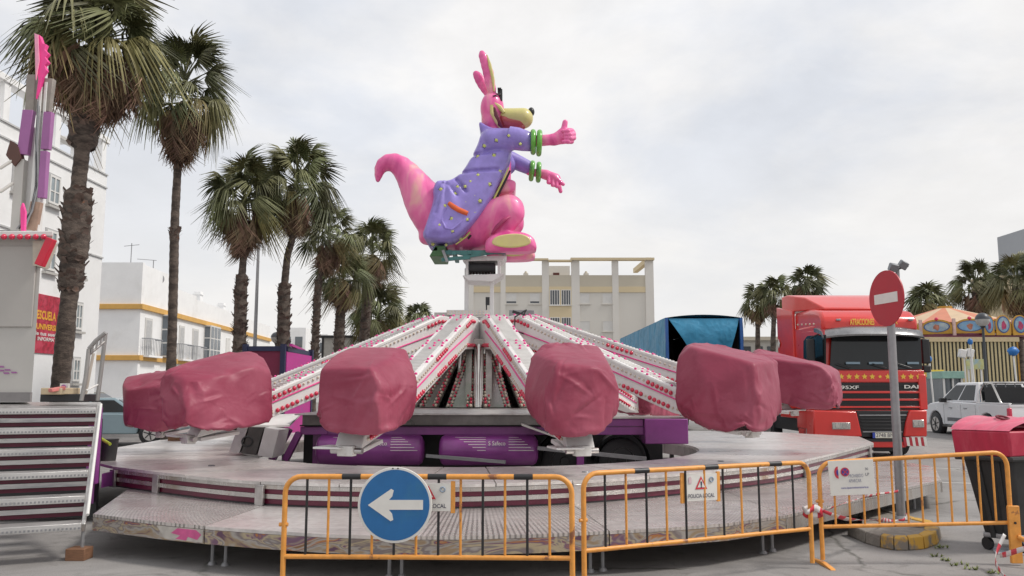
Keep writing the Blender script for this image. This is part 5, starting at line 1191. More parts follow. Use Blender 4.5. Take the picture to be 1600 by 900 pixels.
# windscreen
wy = FT+.10; A = [T(1297, 577, .06), T(1441, 577, .06), T(1438, 520, .20), T(1300, 520, .20)]
MB().add([*A, *[a+V((0, .04, 0)) for a in A]], [(0, 1, 2, 3), (7, 6, 5, 4), (0, 4, 5, 1), (1, 5, 6, 2), (2, 6, 7, 3), (3, 7, 4, 0)]).build('windscreen', M_glass, lor)
for px0, px1 in ((1322, 1344), (1358, 1380), (1418, 1436)):
    a, b = T(px0, 569, .03), T(px1, 569, .03); MB().bx((a.x, a.y, a.z), (b.x, a.y+.01, a.z+.055)).build('dashboard_paper', mat('pale blue paper', (.20, .28, .34), .5), lor)
for px in (1330, 1385, 1425):
    a, b = T(px, 575, -.01), T(px-22, 568, .0); MB().tube([a, b], .010, 6).build('wiper', M_black, lor)
# visor
a0, a1 = T(1292, 513, -.25), T(1440, 512, -.25)
vis = MB(); cs = [(0.30, .10), (.05, .06), (-.22, -.02), (-.32, -.16), (-.30, -.20), (-.16, -.10), (.05, -.04), (.3, 0)]
xm = (xL+xR)/2
def vs_(x): return .10*(abs((x-xm)/(xR-xm))**3)
xs_ = [xL-.02+(xR-xL+.04)*i/14 for i in range(15)]; zc = zT(516)
for x in xs_:
    for (yy, zz) in cs: vis.v.append((x, FT+.12+yy+vs_(x)*2, zc+zz+.06-vs_(x)*.6))
for i in range(14):
    for j in range(len(cs)):
        a, b = i*len(cs)+j, i*len(cs)+(j+1) % len(cs); vis.f.append((a, b, b+len(cs), a+len(cs))); vis.m.append(0)
vis.f += [tuple(range(len(cs))), tuple(14*len(cs)+q for q in reversed(range(len(cs))))]; vis.m += [0, 0]
vis.build('sun_visor', mat('smoked chrome visor', (.30, .30, .31), .25, .6, .2, 1.2, col2=(.08, .08, .085), c2range=(.4, .6)), lor, smooth=50)
# front panels
def fp(px0, py0, px1, py1, name, m, d=.05, y=.08, **kw):
    a, b = T(px0, py1, y), T(px1, py0, y); return MB().bx((a.x, FT+y, a.z), (b.x, FT+y+d, b.z)).build(name, m, lor, **kw)
fp(1294, 579, 1444, 597, 'star_panel', M_redpaint, .06, .04, bevel=.012)
fp(1292, 598, 1443, 640, 'upper_grille', M_grille, .06, .07, bevel=.01)
for y0, y1 in ((611, 614.5), (623, 626), (634.5, 637.5)): fp(1293, y0, 1442, y1, 'red_slat', M_redpaint, .05, .03, bevel=.006)
for y0 in (602, 606, 617, 620, 629, 632): fp(1300, y0, 1436, y0+1.2, 'grille_slat', M_grille, .03, .05)
fp(1438, 585, 1447, 640, 'corner_panel', M_redpaint, .2, .02, bevel=.02)
fp(1289, 585, 1294, 640, 'corner_panel', M_redpaint, .2, .02, bevel=.02)
# bumper
zb0, zb1 = zT(697), zT(641)
def bump(p, name, m, y, d, bev=.015): 
    MB().prism([(T(a, b).x, T(a, b).z) for a, b in p], (0, FT+y, 0), (1, 0, 0), (0, 0, 1), (0, d, 0)).build(name, m, lor, bevel=bev)
bump([(1270, 682), (1346, 682), (1341, 660), (1337, 643), (1270, 641)], 'bumper_side', M_redpaint, -.06, .5, .03)
bump([(1411, 682), (1447, 682), (1447, 641), (1420, 641), (1414, 660)], 'bumper_side', M_redpaint, -.06, .5, .03)
bump([(1346, 683), (1411, 683), (1420, 642), (1338, 642)], 'lower_grille', M_grille, .0, .3, .01)
for k in range(6):
    y0 = 648+k*5.2; bump([(1342+k*1.1, y0+1.6), (1416-k*1.3, y0+1.6), (1416-k*1.3, y0), (1342+k*1.1, y0)], 'grille_slat', M_pole if k % 5 == 0 else M_grille, -.03, .04, .004)
bump([(1342, 699), (1415, 699), (1413, 686), (1344, 686)], 'lower_valance', M_redpaint, -.04, .3)
bump([(1345, 690), (1412, 690), (1412, 685.5), (1345, 685.5)], 'valance_gap', M_black, -.06, .03, 0)
for i in range(9):
    for (x0, x1) in ((1300, 1346), (1411, 1447)):
        n_ = 9 if x0 == 1300 else 8; 
        if i >= n_: continue
        w_ = (x1-x0)/n_; a = x0+i*w_; bump([(a, 697-(1 if x0 > 1400 else 0)), (a+w_, 697), (a+w_-2.2, 683), (a-2.2, 683)], 'chevron_strip', M_signwhite if i % 2 else M_signred, -.075, .04, 0)
M_lamp = mat('headlamp glass', (.42, .42, .40), .12, .3, .25, 40, coat=.6)
for x0, x1, y0, y1 in ((1301, 1329, 660, 671), (1427, 1444, 656, 668)):
    hl = fp(x0, y0, x1, y1, 'headlight', M_lamp, .05, -.085, bevel=.015)
    a, b = T(x0, y1, -.1), T(x1, y0, -.1)
    for f in (.3, .7): MB().cyl((a.x+(b.x-a.x)*f, FT-.095, (a.z+b.z)/2), (a.x+(b.x-a.x)*f, FT-.088, (a.z+b.z)/2), .06, None, 14).build('lamp_bowl', M_chrome, hl)
pl_ = fp(1364, 676, 1404, 684.5, 'number_plate', mat('plate white', (.70, .68, .58), .5), .02, -.085); fp(1364, 676, 1367.5, 684.5, 'plate_band', mat('plate blue', (.03, .06, .35), .5), .02, -.088)
text('2748 BNN', 'plate_lettering', M_ink, T(1369, 683, -.09), (1, 0, 0), (0, 0, 1), .095, .52, lor)
text('DAF', 'lettering', M_signwhite, T(1413, 607, .04), (1, 0, 0), (0, 0, 1), .085, .41, lor, bold=.03)
text('95XF', 'lettering', M_signwhite, T(1314, 608, .04), (1, 0, 0), (0, 0, 1), .085, .44, lor, bold=.02)
text('ATRACCIONES', 'lettering', M_yellow, T(1328, 508, .13), (1, 0, 0), (0, .05, 1), .16, .60, lor, bold=.02, depth=.02)
text('GARCIA', 'lettering', M_yellow, T(1375, 507, .13), (1, 0, 0), (0, .05, 1), .14, .43, lor, bold=.02, depth=.02)
for k in range(11):
    px = 1314.5+k*12.1; c = T(px, 588.5, .035); r0 = .077 if k != 5 else .05
    MB().prism([(cos(pi/2+j*pi/5)*r0*(1 if j % 2 == 0 else .45), sin(pi/2+j*pi/5)*r0*(1 if j % 2 == 0 else .45)) for j in range(10)], c, (1, 0, 0), (0, 0, 1), (0, -.006, 0)).build('star', M_yellow, lor)
for px in (1307, 1420): fp(px, 498, px+7, 501, 'marker_lamp', M_pole, .05, .12, bevel=.01)
# side window, pillar and mirrors, side ornaments
def SD(px, py, off=.0):      # point on the cab side plane
    x = xL+off; d = ray(px, py); s_ = x/d.x; q = V((0, 0, EYE))+d*s_; return q
A = [SD(1256, 560), SD(1289, 573), SD(1289, 523), SD(1262, 525), SD(1256, 533)]; A = [a-V((.012, 0, 0)) for a in A]
MB().add([*A, *[a+V((.04, 0, 0)) for a in A]], [(0, 1, 2, 3, 4), (9, 8, 7, 6, 5)]+[(i, (i+1) % 5, 5+(i+1) % 5, 5+i) for i in range(5)]).build('side_window', M_glass, lor)
MB().prism([(SD(p_, q_).y, SD(p_, q_).z) for p_, q_ in ((1252, 640), (1288, 655), (1288, 515), (1252, 519))], (xL-.006, 0, 0), (0, 1, 0), (0, 0, 1), (.02, 0, 0)).build('door', M_redpaint, lor, bevel=.01)
for xm_, s_ in ((xL-.22, -1), (xR+.20, 1)):
    mr_ = MB().box((xm_, FT+.35, 2.62), (.20, .12, .62)).build('wing_mirror', M_grille, lor, bevel=.03); MB().tube([(xm_, FT+.35, 2.95), (xm_-s_*.22, FT+.35, 3.05)], .02, 6).build('mirror_arm', M_grille, lor); MB().box((xm_, FT+.35, 2.18), (.20, .12, .18)).build('kerb_mirror', M_grille, lor, bevel=.03)
for k in range(5): c = SD(1247+k*6.2, 507.5-k*.3, -.05); MB().sph(c, .028, 8, 6).build('side_lamp', M_creambulb, lor)
c = SD(1217, 537, -.11); MB().prism([(-.09, 0), (0, -.13), (.09, 0), (0, .13)], c, (0, 1, 0), (0, 0, 1), (-.008, 0, 0)).build('diamond_sticker', M_signwhite, lor)
c = SD(1243, 566, -.02); MB().prism([(cos(pi/2+j*pi/6)*.13*(1 if j % 2 == 0 else .4), sin(pi/2+j*pi/6)*.13*(1 if j % 2 == 0 else .4)) for j in range(12)], c, (0, 1, 0), (0, 0, 1), (-.008, 0, 0)).build('side_ornament', mat('pale blue transfer', (.30, .34, .55), .5), lor)
for xw in (xL+.17, xR-.17):
    for yw in (FT+1.35, FT+4.9):
        wh = MB().tube([(xw-.15, yw, .5), (xw-.12, yw, .5), (xw+.12, yw, .5), (xw+.15, yw, .5)], [.44, .5, .5, .44], 28).build('wheel', M_dark, lor, smooth=50); MB().cyl((xw-.155, yw, .5), (xw+.155, yw, .5), .27, None, 18).build('rim', M_steel, wh)
MB().bx((xL+.5, FT+.3, .16), (xR-.5, FT+1.2, .62)).build('axle_housing', M_black, lor)
MB().bx((xL+.02, FT+.45, 1.0), (xL+.35, FT+1.9, 1.15)).build('wheel_arch', M_black, lor)

# ---------------------------------------------------------------- cars
def car(label, name, cat, loc, rz, prof, wid, cabin, arches, paint, glassq=None, extras=None, sc_=1.0):
    """prof: lower body outline (s,z), arches: [(s, r)], cabin: list of (s,z) base/top; local x = length"""
    t = thing(name, label, cat, loc, rz); M_ = W[t]
    w2 = wid/2
    pts = [p for p in prof]
    low = []; zb_ = .30
    s0, s1 = prof[0][0], prof[-1][0]; low.append((s1, zb_))
    for s, r in sorted(arches, reverse=True):
        for k in range(9): an = pi*k/8; low.append((s+cos(an)*r, max(zb_, .36+sin(an)*r)))
    low.append((s0, zb_))
    poly = prof+low
    def wp(p): return M_ @ V(p)
    def hull(poly, wa, name, m, bev):
        mb = MB(); n = len(poly); mb.add([wp((a, -wa, b)) for a, b in poly]+[wp((a, wa, b)) for a, b in poly], [tuple(range(n)), tuple(reversed(range(n, 2*n)))]+[(i, n+i, n+(i+1) % n, (i+1) % n) for i in range(n)]); return mb.build(name, m, t, bevel=bev, smooth=35)
    hull(poly, w2, 'body', paint, .035)
    (b0, b1, zb1, t0, t1, zt1, ins) = cabin
    v = [(b0, -w2+.03, zb1), (b1, -w2+.03, zb1), (b1, w2-.03, zb1), (b0, w2-.03, zb1), (t0, -w2+ins, zt1), (t1, -w2+ins, zt1), (t1, w2-ins, zt1), (t0, w2-ins, zt1)]
    MB().hexa([wp(q) for q in v]).build('cabin', paint, t, bevel=.05)
    def lerp3(a, b, f): return [a[i]+(b[i]-a[i])*f for i in range(3)]
    for sg in (0, 1):
        Bq, Cq, Tq, Uq = (v[0], v[1], v[5], v[4]) if sg == 0 else (v[3], v[2], v[6], v[7])
        for f0, f1 in ((.07, .47), (.51, .93)):
            A = [lerp3(lerp3(Bq, Uq, .12), lerp3(Cq, Tq, .12), f0), lerp3(lerp3(Bq, Uq, .12), lerp3(Cq, Tq, .12), f1), lerp3(lerp3(Bq, Uq, .86), lerp3(Cq, Tq, .86), f1), lerp3(lerp3(Bq, Uq, .86), lerp3(Cq, Tq, .86), f0)]
            off = -.006 if sg == 0 else .006
            A2 = [(a[0], a[1]+off, a[2]) for a in A]; A3 = [(a[0], a[1]-off*3, a[2]) for a in A]; MB().hexa([wp(q) for q in A2+A3]).build('side_window', M_glass, t)
    for e0, e1, nm in (((v[1], v[2]), (v[5], v[6]), 'windscreen'), ((v[0], v[3]), (v[4], v[7]), 'rear_window')):
        A = [lerp3(lerp3(e0[0], e1[0], f), lerp3(e0[1], e1[1], f), g_) for f, g_ in ((.12, .07), (.12, .93), (.88, .93), (.88, .07))]; o_ = .012 if nm == 'windscreen' else -.012
        MB().hexa([wp((a[0]+o_, a[1], a[2]+.006)) for a in A]+[wp((a[0]-o_*3, a[1], a[2]-.02)) for a in A]).build(nm, M_glass, t)
    for s, r in arches:
        for sg in (-1, 1):
            c0 = wp((s, sg*(w2-.22), .37)); c1 = wp((s, sg*(w2+.005), .37)); cm_ = (c0-c1).normalized()
            wh = MB().tube([c0, c0-cm_*.02, c1+cm_*.03, c1], [r-.10, r-.06, r-.06, r-.09], 24).build('wheel', M_dark, t, smooth=50)
            MB().cyl(c1+cm_*.02, c1-cm_*.008, (r-.06)*.62, (r-.06)*.6, 20).build('rim', M_steel, wh)
            for k in range(6):
                an = 2*pi*k/6; ax = cm_; a1 = ax.orthogonal().normalized(); b1_ = ax.cross(a1); d = a1*cos(an)+b1_*sin(an)
                MB().beam(c1-cm_*.012, c1-cm_*.012+d*(r-.06)*.55, .03, .012, up=ax).build('spoke', M_black, wh)
    return t, wp
M_cwhite = mat('white car paint', (.72, .72, .73), .25, 0, .03, 2, coat=.6)
prof = [(.0, .55), (.03, 1.02), (.05, 1.10), (1.85, 1.12), (3.95, 1.16), (4.75, 1.07), (5.15, .92), (5.25, .6)]
pk, wp = car('white double cab pickup truck with chrome roll bar, parked behind the red lidded container', 'pickup_truck', 'pickup', (14.72+.92, 24.85, .12), R(90), prof, 1.84, (1.80, 4.25, 1.12, 1.98, 3.20, 1.78, .20), [(1.25, .46), (4.4, .46)], M_cwhite)
yl = .92
def pb_(a, b, name, m, **kw): # box in car-local corner coordinates
    a, b = V(a), V(b); c = [(a.x if i in (0, 3, 4, 7) else b.x, a.y if i in (0, 1, 4, 5) else b.y, a.z if i < 4 else b.z) for i in range(8)]
    return MB().hexa([wp(q) for q in c]).build(name, m, pk, **kw)
pb_((.12, -yl+.10, 1.06), (1.76, yl-.10, 1.13), 'load_bed', M_black); pb_((1.62, -.70, 1.13), (1.66, .70, 1.62), 'headboard', M_black)
for s0, s1 in ((.05, .10),): pb_((s0, -yl, 1.10), (1.80, -yl+.08, 1.15), 'bed_rail', M_cwhite, bevel=.01); pb_((s0, yl-.08, 1.10), (1.80, yl, 1.15), 'bed_rail', M_cwhite, bevel=.01)
pb_((.02, -yl, 1.02), (.10, yl, 1.10), 'tailgate', M_cwhite, bevel=.01)
for sg in (-1, 1):
    MB().tube([wp((1.62, sg*.84, 1.10)), wp((1.72, sg*.80, 1.5)), wp((1.60, sg*.72, 1.76))], .035, 10).build('roll_bar', M_chrome, pk, smooth=60)
    MB().tube([wp((1.62, sg*.72, 1.76)), wp((1.1, sg*.76, 1.72)), wp((.55, sg*.84, 1.12))], .032, 10).build('roll_bar', M_chrome, pk, smooth=60)
MB().tube([wp((1.60, -.72, 1.76)), wp((1.60, .72, 1.76))], .035, 10).build('roll_bar', M_chrome, pk, smooth=60)
for k in range(5): MB().tube([wp((1.70, -.6+k*.3, 1.12)), wp((1.70, -.6+k*.3, 1.74))], .018, 6).build('rack_bar', M_pole, pk)
for sg in (-1, 1): pb_((-.03, sg*yl-.05, .62), (.10, sg*yl+.05, 1.0), 'tail_light', M_redbulb, bevel=.02)
pb_((-.08, -yl+.1, .42), (.05, yl-.1, .60), 'rear_bumper', M_black, bevel=.02)
pb_((1.75, yl+.0, .30), (3.85, yl+.06, .36), 'side_step', M_black, bevel=.01)
pb_((2.2, yl+.001, .50), (3.6, yl+.006, .62), 'side_decal', mat('grey decal', (.12, .12, .13), .5, 0, .5, 3), bevel=0)
pb_((3.55, yl, 1.12), (3.75, yl+.20, 1.27), 'wing_mirror', M_black, bevel=.03)
for s_ in (2.45, 3.35): pb_((s_-.09, yl+.001, .93), (s_+.07, yl+.03, .955), 'door_handle', M_pole)
for s_ in (1.85, 2.72, 3.80): pb_((s_, yl+.0005, .42), (s_+.012, yl+.002, 1.06), 'door_gap', M_black)
M_cblue = mat('pale blue car paint', (.22, .30, .34), .3, .2, .05, 2, coat=.5)
prof = [(0, .5), (.02, .80), (.12, .92), (1.0, .96), (3.3, .93), (4.1, .78), (4.2, .5)]
c = G(150, 690, 0)
bc, _ = car('pale blue saloon car parked beyond the stairs, mostly hidden', 'parked_car', 'car', (-13.7, 24.6, .05), R(4), prof, 1.70, (.35, 3.05, .92, .95, 2.25, 1.38, .16), [(.85, .38), (3.35, .38)], M_cblue)
dc, _ = car('dark car parked farther back above the pale blue saloon', 'parked_car', 'car', (-17.3, 30.2, .17), R(2), prof, 1.70, (.35, 3.05, .92, .95, 2.25, 1.40, .16), [(.85, .38), (3.35, .38)], mat('dark green car paint', (.03, .045, .04), .3, 0, .1, 3, coat=.5))

# ---------------------------------------------------------------- blue covered trailer
bt = thing('covered_trailer', 'long lorry trailer under a blue tarpaulin with its black interior half open', 'trailer', (6.0, 26, .1))
x0, x1, y0, y1, z0, zt = 4.80, 7.22, 26.0, 37.0, 1.15, 3.90
def bl_side(x, s_):
    def fn(u, v): 
        y = y0+(y1-y0)*u; z = z0+(zt-z0)*v; return (x+s_*(.05*sin(u*40+v*3)*(1-v)*.6+.03*mn.noise(V((u*9, v*3, s_)))), y, z)
    return MB().grid(fn, 60, 10).build('side_sheet', M_bluetarp, bt, smooth=80)
bl_side(x0, -1); bl_side(x1, 1)
def roof(u, v):
    x = x0+(x1-x0)*u; y = y0+(y1-y0)*v; return (x, y, zt+.10*(1-abs(2*u-1)**2)-.06*abs(sin(v*pi*8))*(1-abs(2*u-1)))
MB().grid(roof, 10, 48).build('roof_sheet', M_bluetarp, bt, smooth=80)
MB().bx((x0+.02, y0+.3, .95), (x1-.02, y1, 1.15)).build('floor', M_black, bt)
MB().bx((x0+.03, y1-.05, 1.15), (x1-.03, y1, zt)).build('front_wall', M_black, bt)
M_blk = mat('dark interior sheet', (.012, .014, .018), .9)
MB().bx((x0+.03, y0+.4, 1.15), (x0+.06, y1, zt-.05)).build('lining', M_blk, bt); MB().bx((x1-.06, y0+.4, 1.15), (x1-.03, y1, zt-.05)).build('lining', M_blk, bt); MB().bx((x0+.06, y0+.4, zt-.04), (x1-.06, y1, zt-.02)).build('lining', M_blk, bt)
for x in (x0, x1-.09): MB().bx((x, y0-.02, .9), (x+.09, y0+.08, zt)).build('corner_post', mat('blue post', (.02, .10, .32), .5), bt)
def curt(u, v):
    xa, xb = x0+.10+(.75 if 1 else 0)*v, x1-.10-.35*v; x = xa+(xb-xa)*u; z = zt-.02-v*(1.15+.15*sin(u*3)); return (x, y0+.03-.10*sin(v*pi)-.04*sin(u*9+v*4)*v, z)
MB().grid(curt, 24, 14).build('half_dropped_curtain', M_bluetarp, bt, smooth=80)
for yy in (27.6, 28.8, 34.5):
    for x in (x0+.2, x1-.2): wh = MB().tube([(x-.15, yy, .55), (x-.12, yy, .55), (x+.12, yy, .55), (x+.15, yy, .55)], [.42, .48, .48, .42], 22).build('wheel', M_dark, bt, smooth=50)

# ---------------------------------------------------------------- magenta booth behind the palms
bo = thing('magenta_booth', 'closed magenta and maroon fairground booth with navy frame behind the palm trunks', 'booth', (XA(443, 24), 24, .1))
a, b, c = P(384, 541, 24), P(443, 541, 24), P(486, 553, 27.5)
hgt = a.z
M_navy = mat('navy paint', (.015, .018, .06), .5, 0, .1, 5); M_mag = mat('magenta panel', (.42, .015, .22), .5, 0, .12, 4, col2=(.30, .05, .25), c2range=(.6, .7)); M_mar2 = mat('maroon panel', (.18, .012, .05), .6, 0, .1, 4)
MB().bx((a.x, 24.0, 0.05), (b.x, 24.1, hgt-.12)).build('front_panel', M_mar2, bo)
MB().beam((b.x+.05, 24.05, (hgt-.1)/2), (c.x, c.y, (hgt-.1)/2), .08, hgt-.2).build('side_panel', M_mag, bo)
for p in (a, b, c): MB().bx((p.x-.07, p.y-.08, .05), (p.x+.07, p.y+.08, hgt+.06)).build('corner_post', M_navy, bo)
MB().bx((a.x+.08, 23.95, hgt-.14), (b.x-.08, 24.1, hgt)).build('top_rail', M_navy, bo); MB().beam((b.x+.06, 24.1, hgt-.07), (c.x-.06, c.y-.1, hgt-.07), .1, .14).build('top_rail', M_navy, bo)
MB().slab([(a.x, 24.1), (b.x, 24.1), (c.x, c.y), (a.x, 27.5)], hgt-.10, hgt-.04).build('roof', M_navy, bo)
MB().beam((b.x+.2, 24.05, hgt+.04), (c.x-.2, c.y-.1, hgt+.02), .08, .07).build('roof_trim', M_mag, bo)

# ---------------------------------------------------------------- street lamps and masts
def globe_lamp(label, px, pyg, rpx, Y, base):
    c = P(px, pyg, Y); r = rpx*Y/1300; t = thing('street_lamp', label, 'street lamp', (c.x, Y, base), 0, 'globe street lamps')
    MB().tube([(c.x, Y, base), (c.x, Y, base+.9), (c.x, Y, base+.95), (c.x, Y, c.z-r)], [.09, .09, .055, .045], 12).build('pole', mat('dark lamp post', (.045, .05, .055), .5), t, smooth=60)
    MB().sph(c, r, 18, 10, z0=-.99).build('globe', mat('smoky globe', (.36, .35, .33), .2, 0, .1, 4, coat=.4), t, smooth=180)
    MB().sph(c+V((0, 0, .01)), r*1.04, 18, 6, z0=.05).build('cap', mat('dark lamp cap', (.05, .055, .065), .4), t, smooth=180)
    MB().cyl((c.x, Y, c.z-r-.06), (c.x, Y, c.z-r+.04), .05, r*.45, 12).build('collar', M_black, t)
globe_lamp('dark globe lamp post in front of the striped carousel curtain', 1535, 500, 10.5, 31, .2)
globe_lamp('round globe street lamp just above the magenta booth', 432, 528, 8.5, 30, .2)
q = P(406, 330, 34); t = thing('light_mast', 'thin grey mast rising between the two palms on the left', 'mast', (q.x, 34, .2)); MB().tube([(q.x, 34, .2), (q.x, 34, 4), (q.x, 34, q.z)], [.09, .075, .05], 10).build('pole', M_pole, t, smooth=60); MB().cyl((q.x, 34, .2), (q.x, 34, .9), .13, .12, 10).build('base', M_pole, t)
q = P(1402, 420, 25.5); t = thing('floodlight_mast', 'mast with a pair of grey floodlights showing above the no entry sign', 'mast', (q.x, 25.5, .1)); MB().tube([(q.x, 25.5, .1), (q.x, 25.5, q.z)], .06, 10).build('pole', M_pole, t, smooth=60)
MB().beam(P(1391, 424, 25.5), P(1419, 416, 25.5), .05, .05).build('crossbar', M_pole, t)
for px, py, tl in ((1396, 418, .2), (1411, 414, .5)): 
    fl = MB().box(P(px, py, 25.4), (.26, .22, .24), Matrix.Rotation(tl, 3, 'Y') @ Matrix.Rotation(.4, 3, 'X')).build('floodlight', mat('lamp housing', (.20, .21, .22), .4, .4), t, bevel=.03)

# ---------------------------------------------------------------- carousel with striped curtain
ca = thing('carousel', 'round childrens carousel with striped orange canopy and painted oval panels', 'carousel', (XA(1488, 42), 42, .2))
cx_, cy_ = XA(1484, 43), 43.0; Rc = 3.6
zE = ZA(522, 40, 1480); zP = ZA(502, 40, 1480); zA = ZA(479, 43, 1470)
NS = 16
M_can = [mat('salmon canvas', (.55, .22, .14), .8, 0, .08, 2), mat('cream canvas', (.56, .42, .28), .8, 0, .08, 2)]
M_gold = mat('gold carousel paint', (.50, .27, .03), .45, 0, .15, 5); M_pblue = mat('sky blue panel paint', (.16, .30, .45), .5, 0, .35, 2.2, col2=(.45, .50, .50), c2range=(.5, .62)); M_fig = mat('mixed figure paint', (.42, .16, .10), .5, 0, .6, 5)
for k in range(NS):
    a0, a1 = 2*pi*k/NS, 2*pi*(k+1)/NS
    A = V((cx_+Rc*cos(a0), cy_+Rc*sin(a0), zP-.05)); B = V((cx_+Rc*cos(a1), cy_+Rc*sin(a1), zP-.05)); top = V((cx_, cy_, zA)); lowv = V((0, 0, -.03))
    MB().add([A, B, top, A+lowv, B+lowv, top+lowv], [(0, 1, 2), (5, 4, 3), (0, 3, 4, 1), (1, 4, 5, 2), (2, 5, 3, 0)]).build('canopy_gore', M_can[k % 2], ca)
    Mid = (A+B)/2; out_ = V((Mid.x-cx_, Mid.y-cy_, 0)).normalized(); u = (B-A).normalized(); wd = (B-A).length
    hP = zP-zE+.05; o = Mid+out_*.06; o.z = zE
    n_ = 14; arch = [(-wd*.47, 0), (wd*.47, 0), (wd*.47, hP*.55)]+[(cos(pi*j/n_)*wd*.47, hP*.55+sin(pi*j/n_)*hP*.5) for j in range(1, n_)]+[(-wd*.47, hP*.55)]
    p_ = MB().prism(arch, o, u, (0, 0, 1), out_*.05).build('rounding_board', M_gold, ca)
    el = lambda rx, rz: [(cos(2*pi*j/20)*rx, hP*.52+sin(2*pi*j/20)*rz) for j in range(20)]
    MB().prism(el(wd*.41, hP*.40), o+out_*.05, u, (0, 0, 1), out_*.01).build('oval_border', mat('dark blue border', (.05, .10, .25), .5), p_)
    MB().prism(el(wd*.37, hP*.35), o+out_*.06, u, (0, 0, 1), out_*.01).build('oval_picture', M_pblue, p_)
    MB().prism([(cos(2*pi*j/9)*wd*.10*(1+.3*sin(j*2.3+k)), hP*.48+sin(2*pi*j/9)*hP*.22*(1+.25*cos(j*3.1+k))) for j in range(9)], o+out_*.07, u, (0, 0, 1), out_*.008).build('painted_figure', M_fig, p_)
    MB().sph(o+V((0, 0, hP*1.07)), .10, 8, 5).build('crest', M_redbulb, p_)
    MB().beam(A+out_*.1-V((0, 0, hP)), A+out_*.1+V((0, 0, .15)), .12, .12).build('board_post', mat('pale pink post', (.60, .42, .38), .5), ca)
    MB().beam((A.x, A.y, .2), (A.x, A.y, zE), .10, .10).build('column', M_gold, ca)
MB().cyl((cx_, cy_, .2), (cx_, cy_, zA), .35, None, 12).build('centre_pole', M_gold, ca)
MB().cyl((cx_, cy_, .2), (cx_, cy_, .5), Rc, None, 32).build('turntable', M_maroon, ca)
MB().tube([(cx_+Rc*cos(2*pi*k/32), cy_+Rc*sin(2*pi*k/32), zE-.06) for k in range(33)], .09, 6).build('lower_cornice', M_maroon, ca)
# second run of boards to the right, over the curtain
y2 = 39.2
cu_ = thing('striped_curtain', 'straight black and cream striped curtain wall below the painted boards at the right', 'curtain', (XA(1520, y2), y2, .2))
xa, xb = XA(1441, y2), XA(1594, y2); zc1 = ZA(534, y2, 1520)
ns = 26
for k in range(ns*2):
    x0_ = xa+(xb-xa)*k/(ns*2); x1_ = xa+(xb-xa)*(k+1)/(ns*2)
    MB().bx((x0_, y2+(.03 if k % 2 else 0), .2), (x1_, y2+.06, zc1)).build('stripe', mat('cream stripe', (.50, .42, .24), .8, 0, .08, 3) if k % 2 == 0 else mat('dark stripe', (.035, .035, .03), .8), cu_)
MB().bx((xa-.1, y2-.05, zc1+.002), (xb+.1, y2+.2, zc1+.22)).build('pelmet', mat('pelmet cream', (.52, .42, .26), .7), cu_)
MB().bx((xa-.1, y2-.02, zc1+.225), (xb+.1, y2+.2, zc1+.30)).build('maroon_rail', M_maroon, cu_)
for k, (pa, pb2) in enumerate(((1543, 1559), (1562, 1585), (1588, 1612))):
    xa_, xb_ = XA(pa, y2), XA(pb2, y2); wd = (xb_-xa_); o = V(((xa_+xb_)/2, y2-.02, zc1+.31)); hP = .95; n_ = 12
    arch = [(-wd*.5, 0), (wd*.5, 0), (wd*.5, hP*.55)]+[(cos(pi*j/n_)*wd*.5, hP*.55+sin(pi*j/n_)*hP*.45) for j in range(1, n_)]+[(-wd*.5, hP*.55)]
    p_ = MB().prism(arch, o, (1, 0, 0), (0, 0, 1), (0, -.05, 0)).build('oval_board', M_gold, cu_)
    el = lambda rx, rz: [(cos(2*pi*j/20)*rx, hP*.52+sin(2*pi*j/20)*rz) for j in range(20)]
    MB().prism(el(wd*.43, hP*.42), o+V((0, -.05, 0)), (1, 0, 0), (0, 0, 1), (0, -.01, 0)).build('oval_border', mat('dark blue border', (.05, .10, .25), .5), p_)
    MB().prism(el(wd*.36, hP*.36), o+V((0, -.06, 0)), (1, 0, 0), (0, 0, 1), (0, -.01, 0)).build('oval_picture', M_pblue, p_)
    MB().prism([(cos(2*pi*j/9)*wd*.16*(1+.3*sin(j*2.3+k)), hP*.48+sin(2*pi*j/9)*hP*.22*(1+.25*cos(j*3.1+k))) for j in range(9)], o+V((0, -.07, 0)), (1, 0, 0), (0, 0, 1), (0, -.008, 0)).build('painted_figure', mat('crimson figure paint', (.40, .04, .12), .5, 0, .5, 5), p_)
# kiosks and lamps with covered heads
def kiosk(label, px0, px1, pyt, Y, trim):
    a, b = P(px0, pyt, Y), P(px1, pyt, Y); t = thing('ticket_kiosk', label, 'kiosk', ((a.x+b.x)/2, Y, .2)); w_ = b.x-a.x
    MB().bx((a.x, Y, .2), (b.x, Y+1.2, 1.0)).build('counter', M_white, t); MB().bx((a.x, Y+.1, 1.0), (b.x, Y+1.15, a.z-.3)).build('window', M_winglass, t)
    for x in (a.x, (a.x+b.x)/2-.03, b.x-.06): MB().bx((x, Y-.01, .2), (x+.06, Y+.06, a.z-.25)).build('post', M_white, t)
    MB().bx((a.x-.06, Y-.08, a.z-.30), (b.x+.06, Y+1.25, a.z)).build('roof', trim, t, bevel=.01)
kiosk('white kiosk with yellow and red sign board beside the lorry', 1455, 1471, 578, 36, M_yellow)
kiosk('white kiosk with pale green roof just behind the pickup', 1473, 1503, 580, 35, mat('pale green board', (.25, .42, .36), .5))
t = thing('colourful_board', 'small pastel sign board standing in front of the striped curtain', 'sign', (XA(1524, 36), 36, .2)); a, b = P(1511, 577, 36), P(1537, 561, 36)
MB().bx((a.x, 36, a.z), (b.x, 36.05, b.z)).build('board', mat('pastel print', (.45, .45, .20), .5, 0, .3, 2.2, col2=(.30, .42, .45), c2range=(.48, .56)), t)
for x in (a.x+.1, b.x-.1): MB().bx((x-.03, 36.05, .2), (x+.03, 36.1, a.z)).build('post', M_white, t)
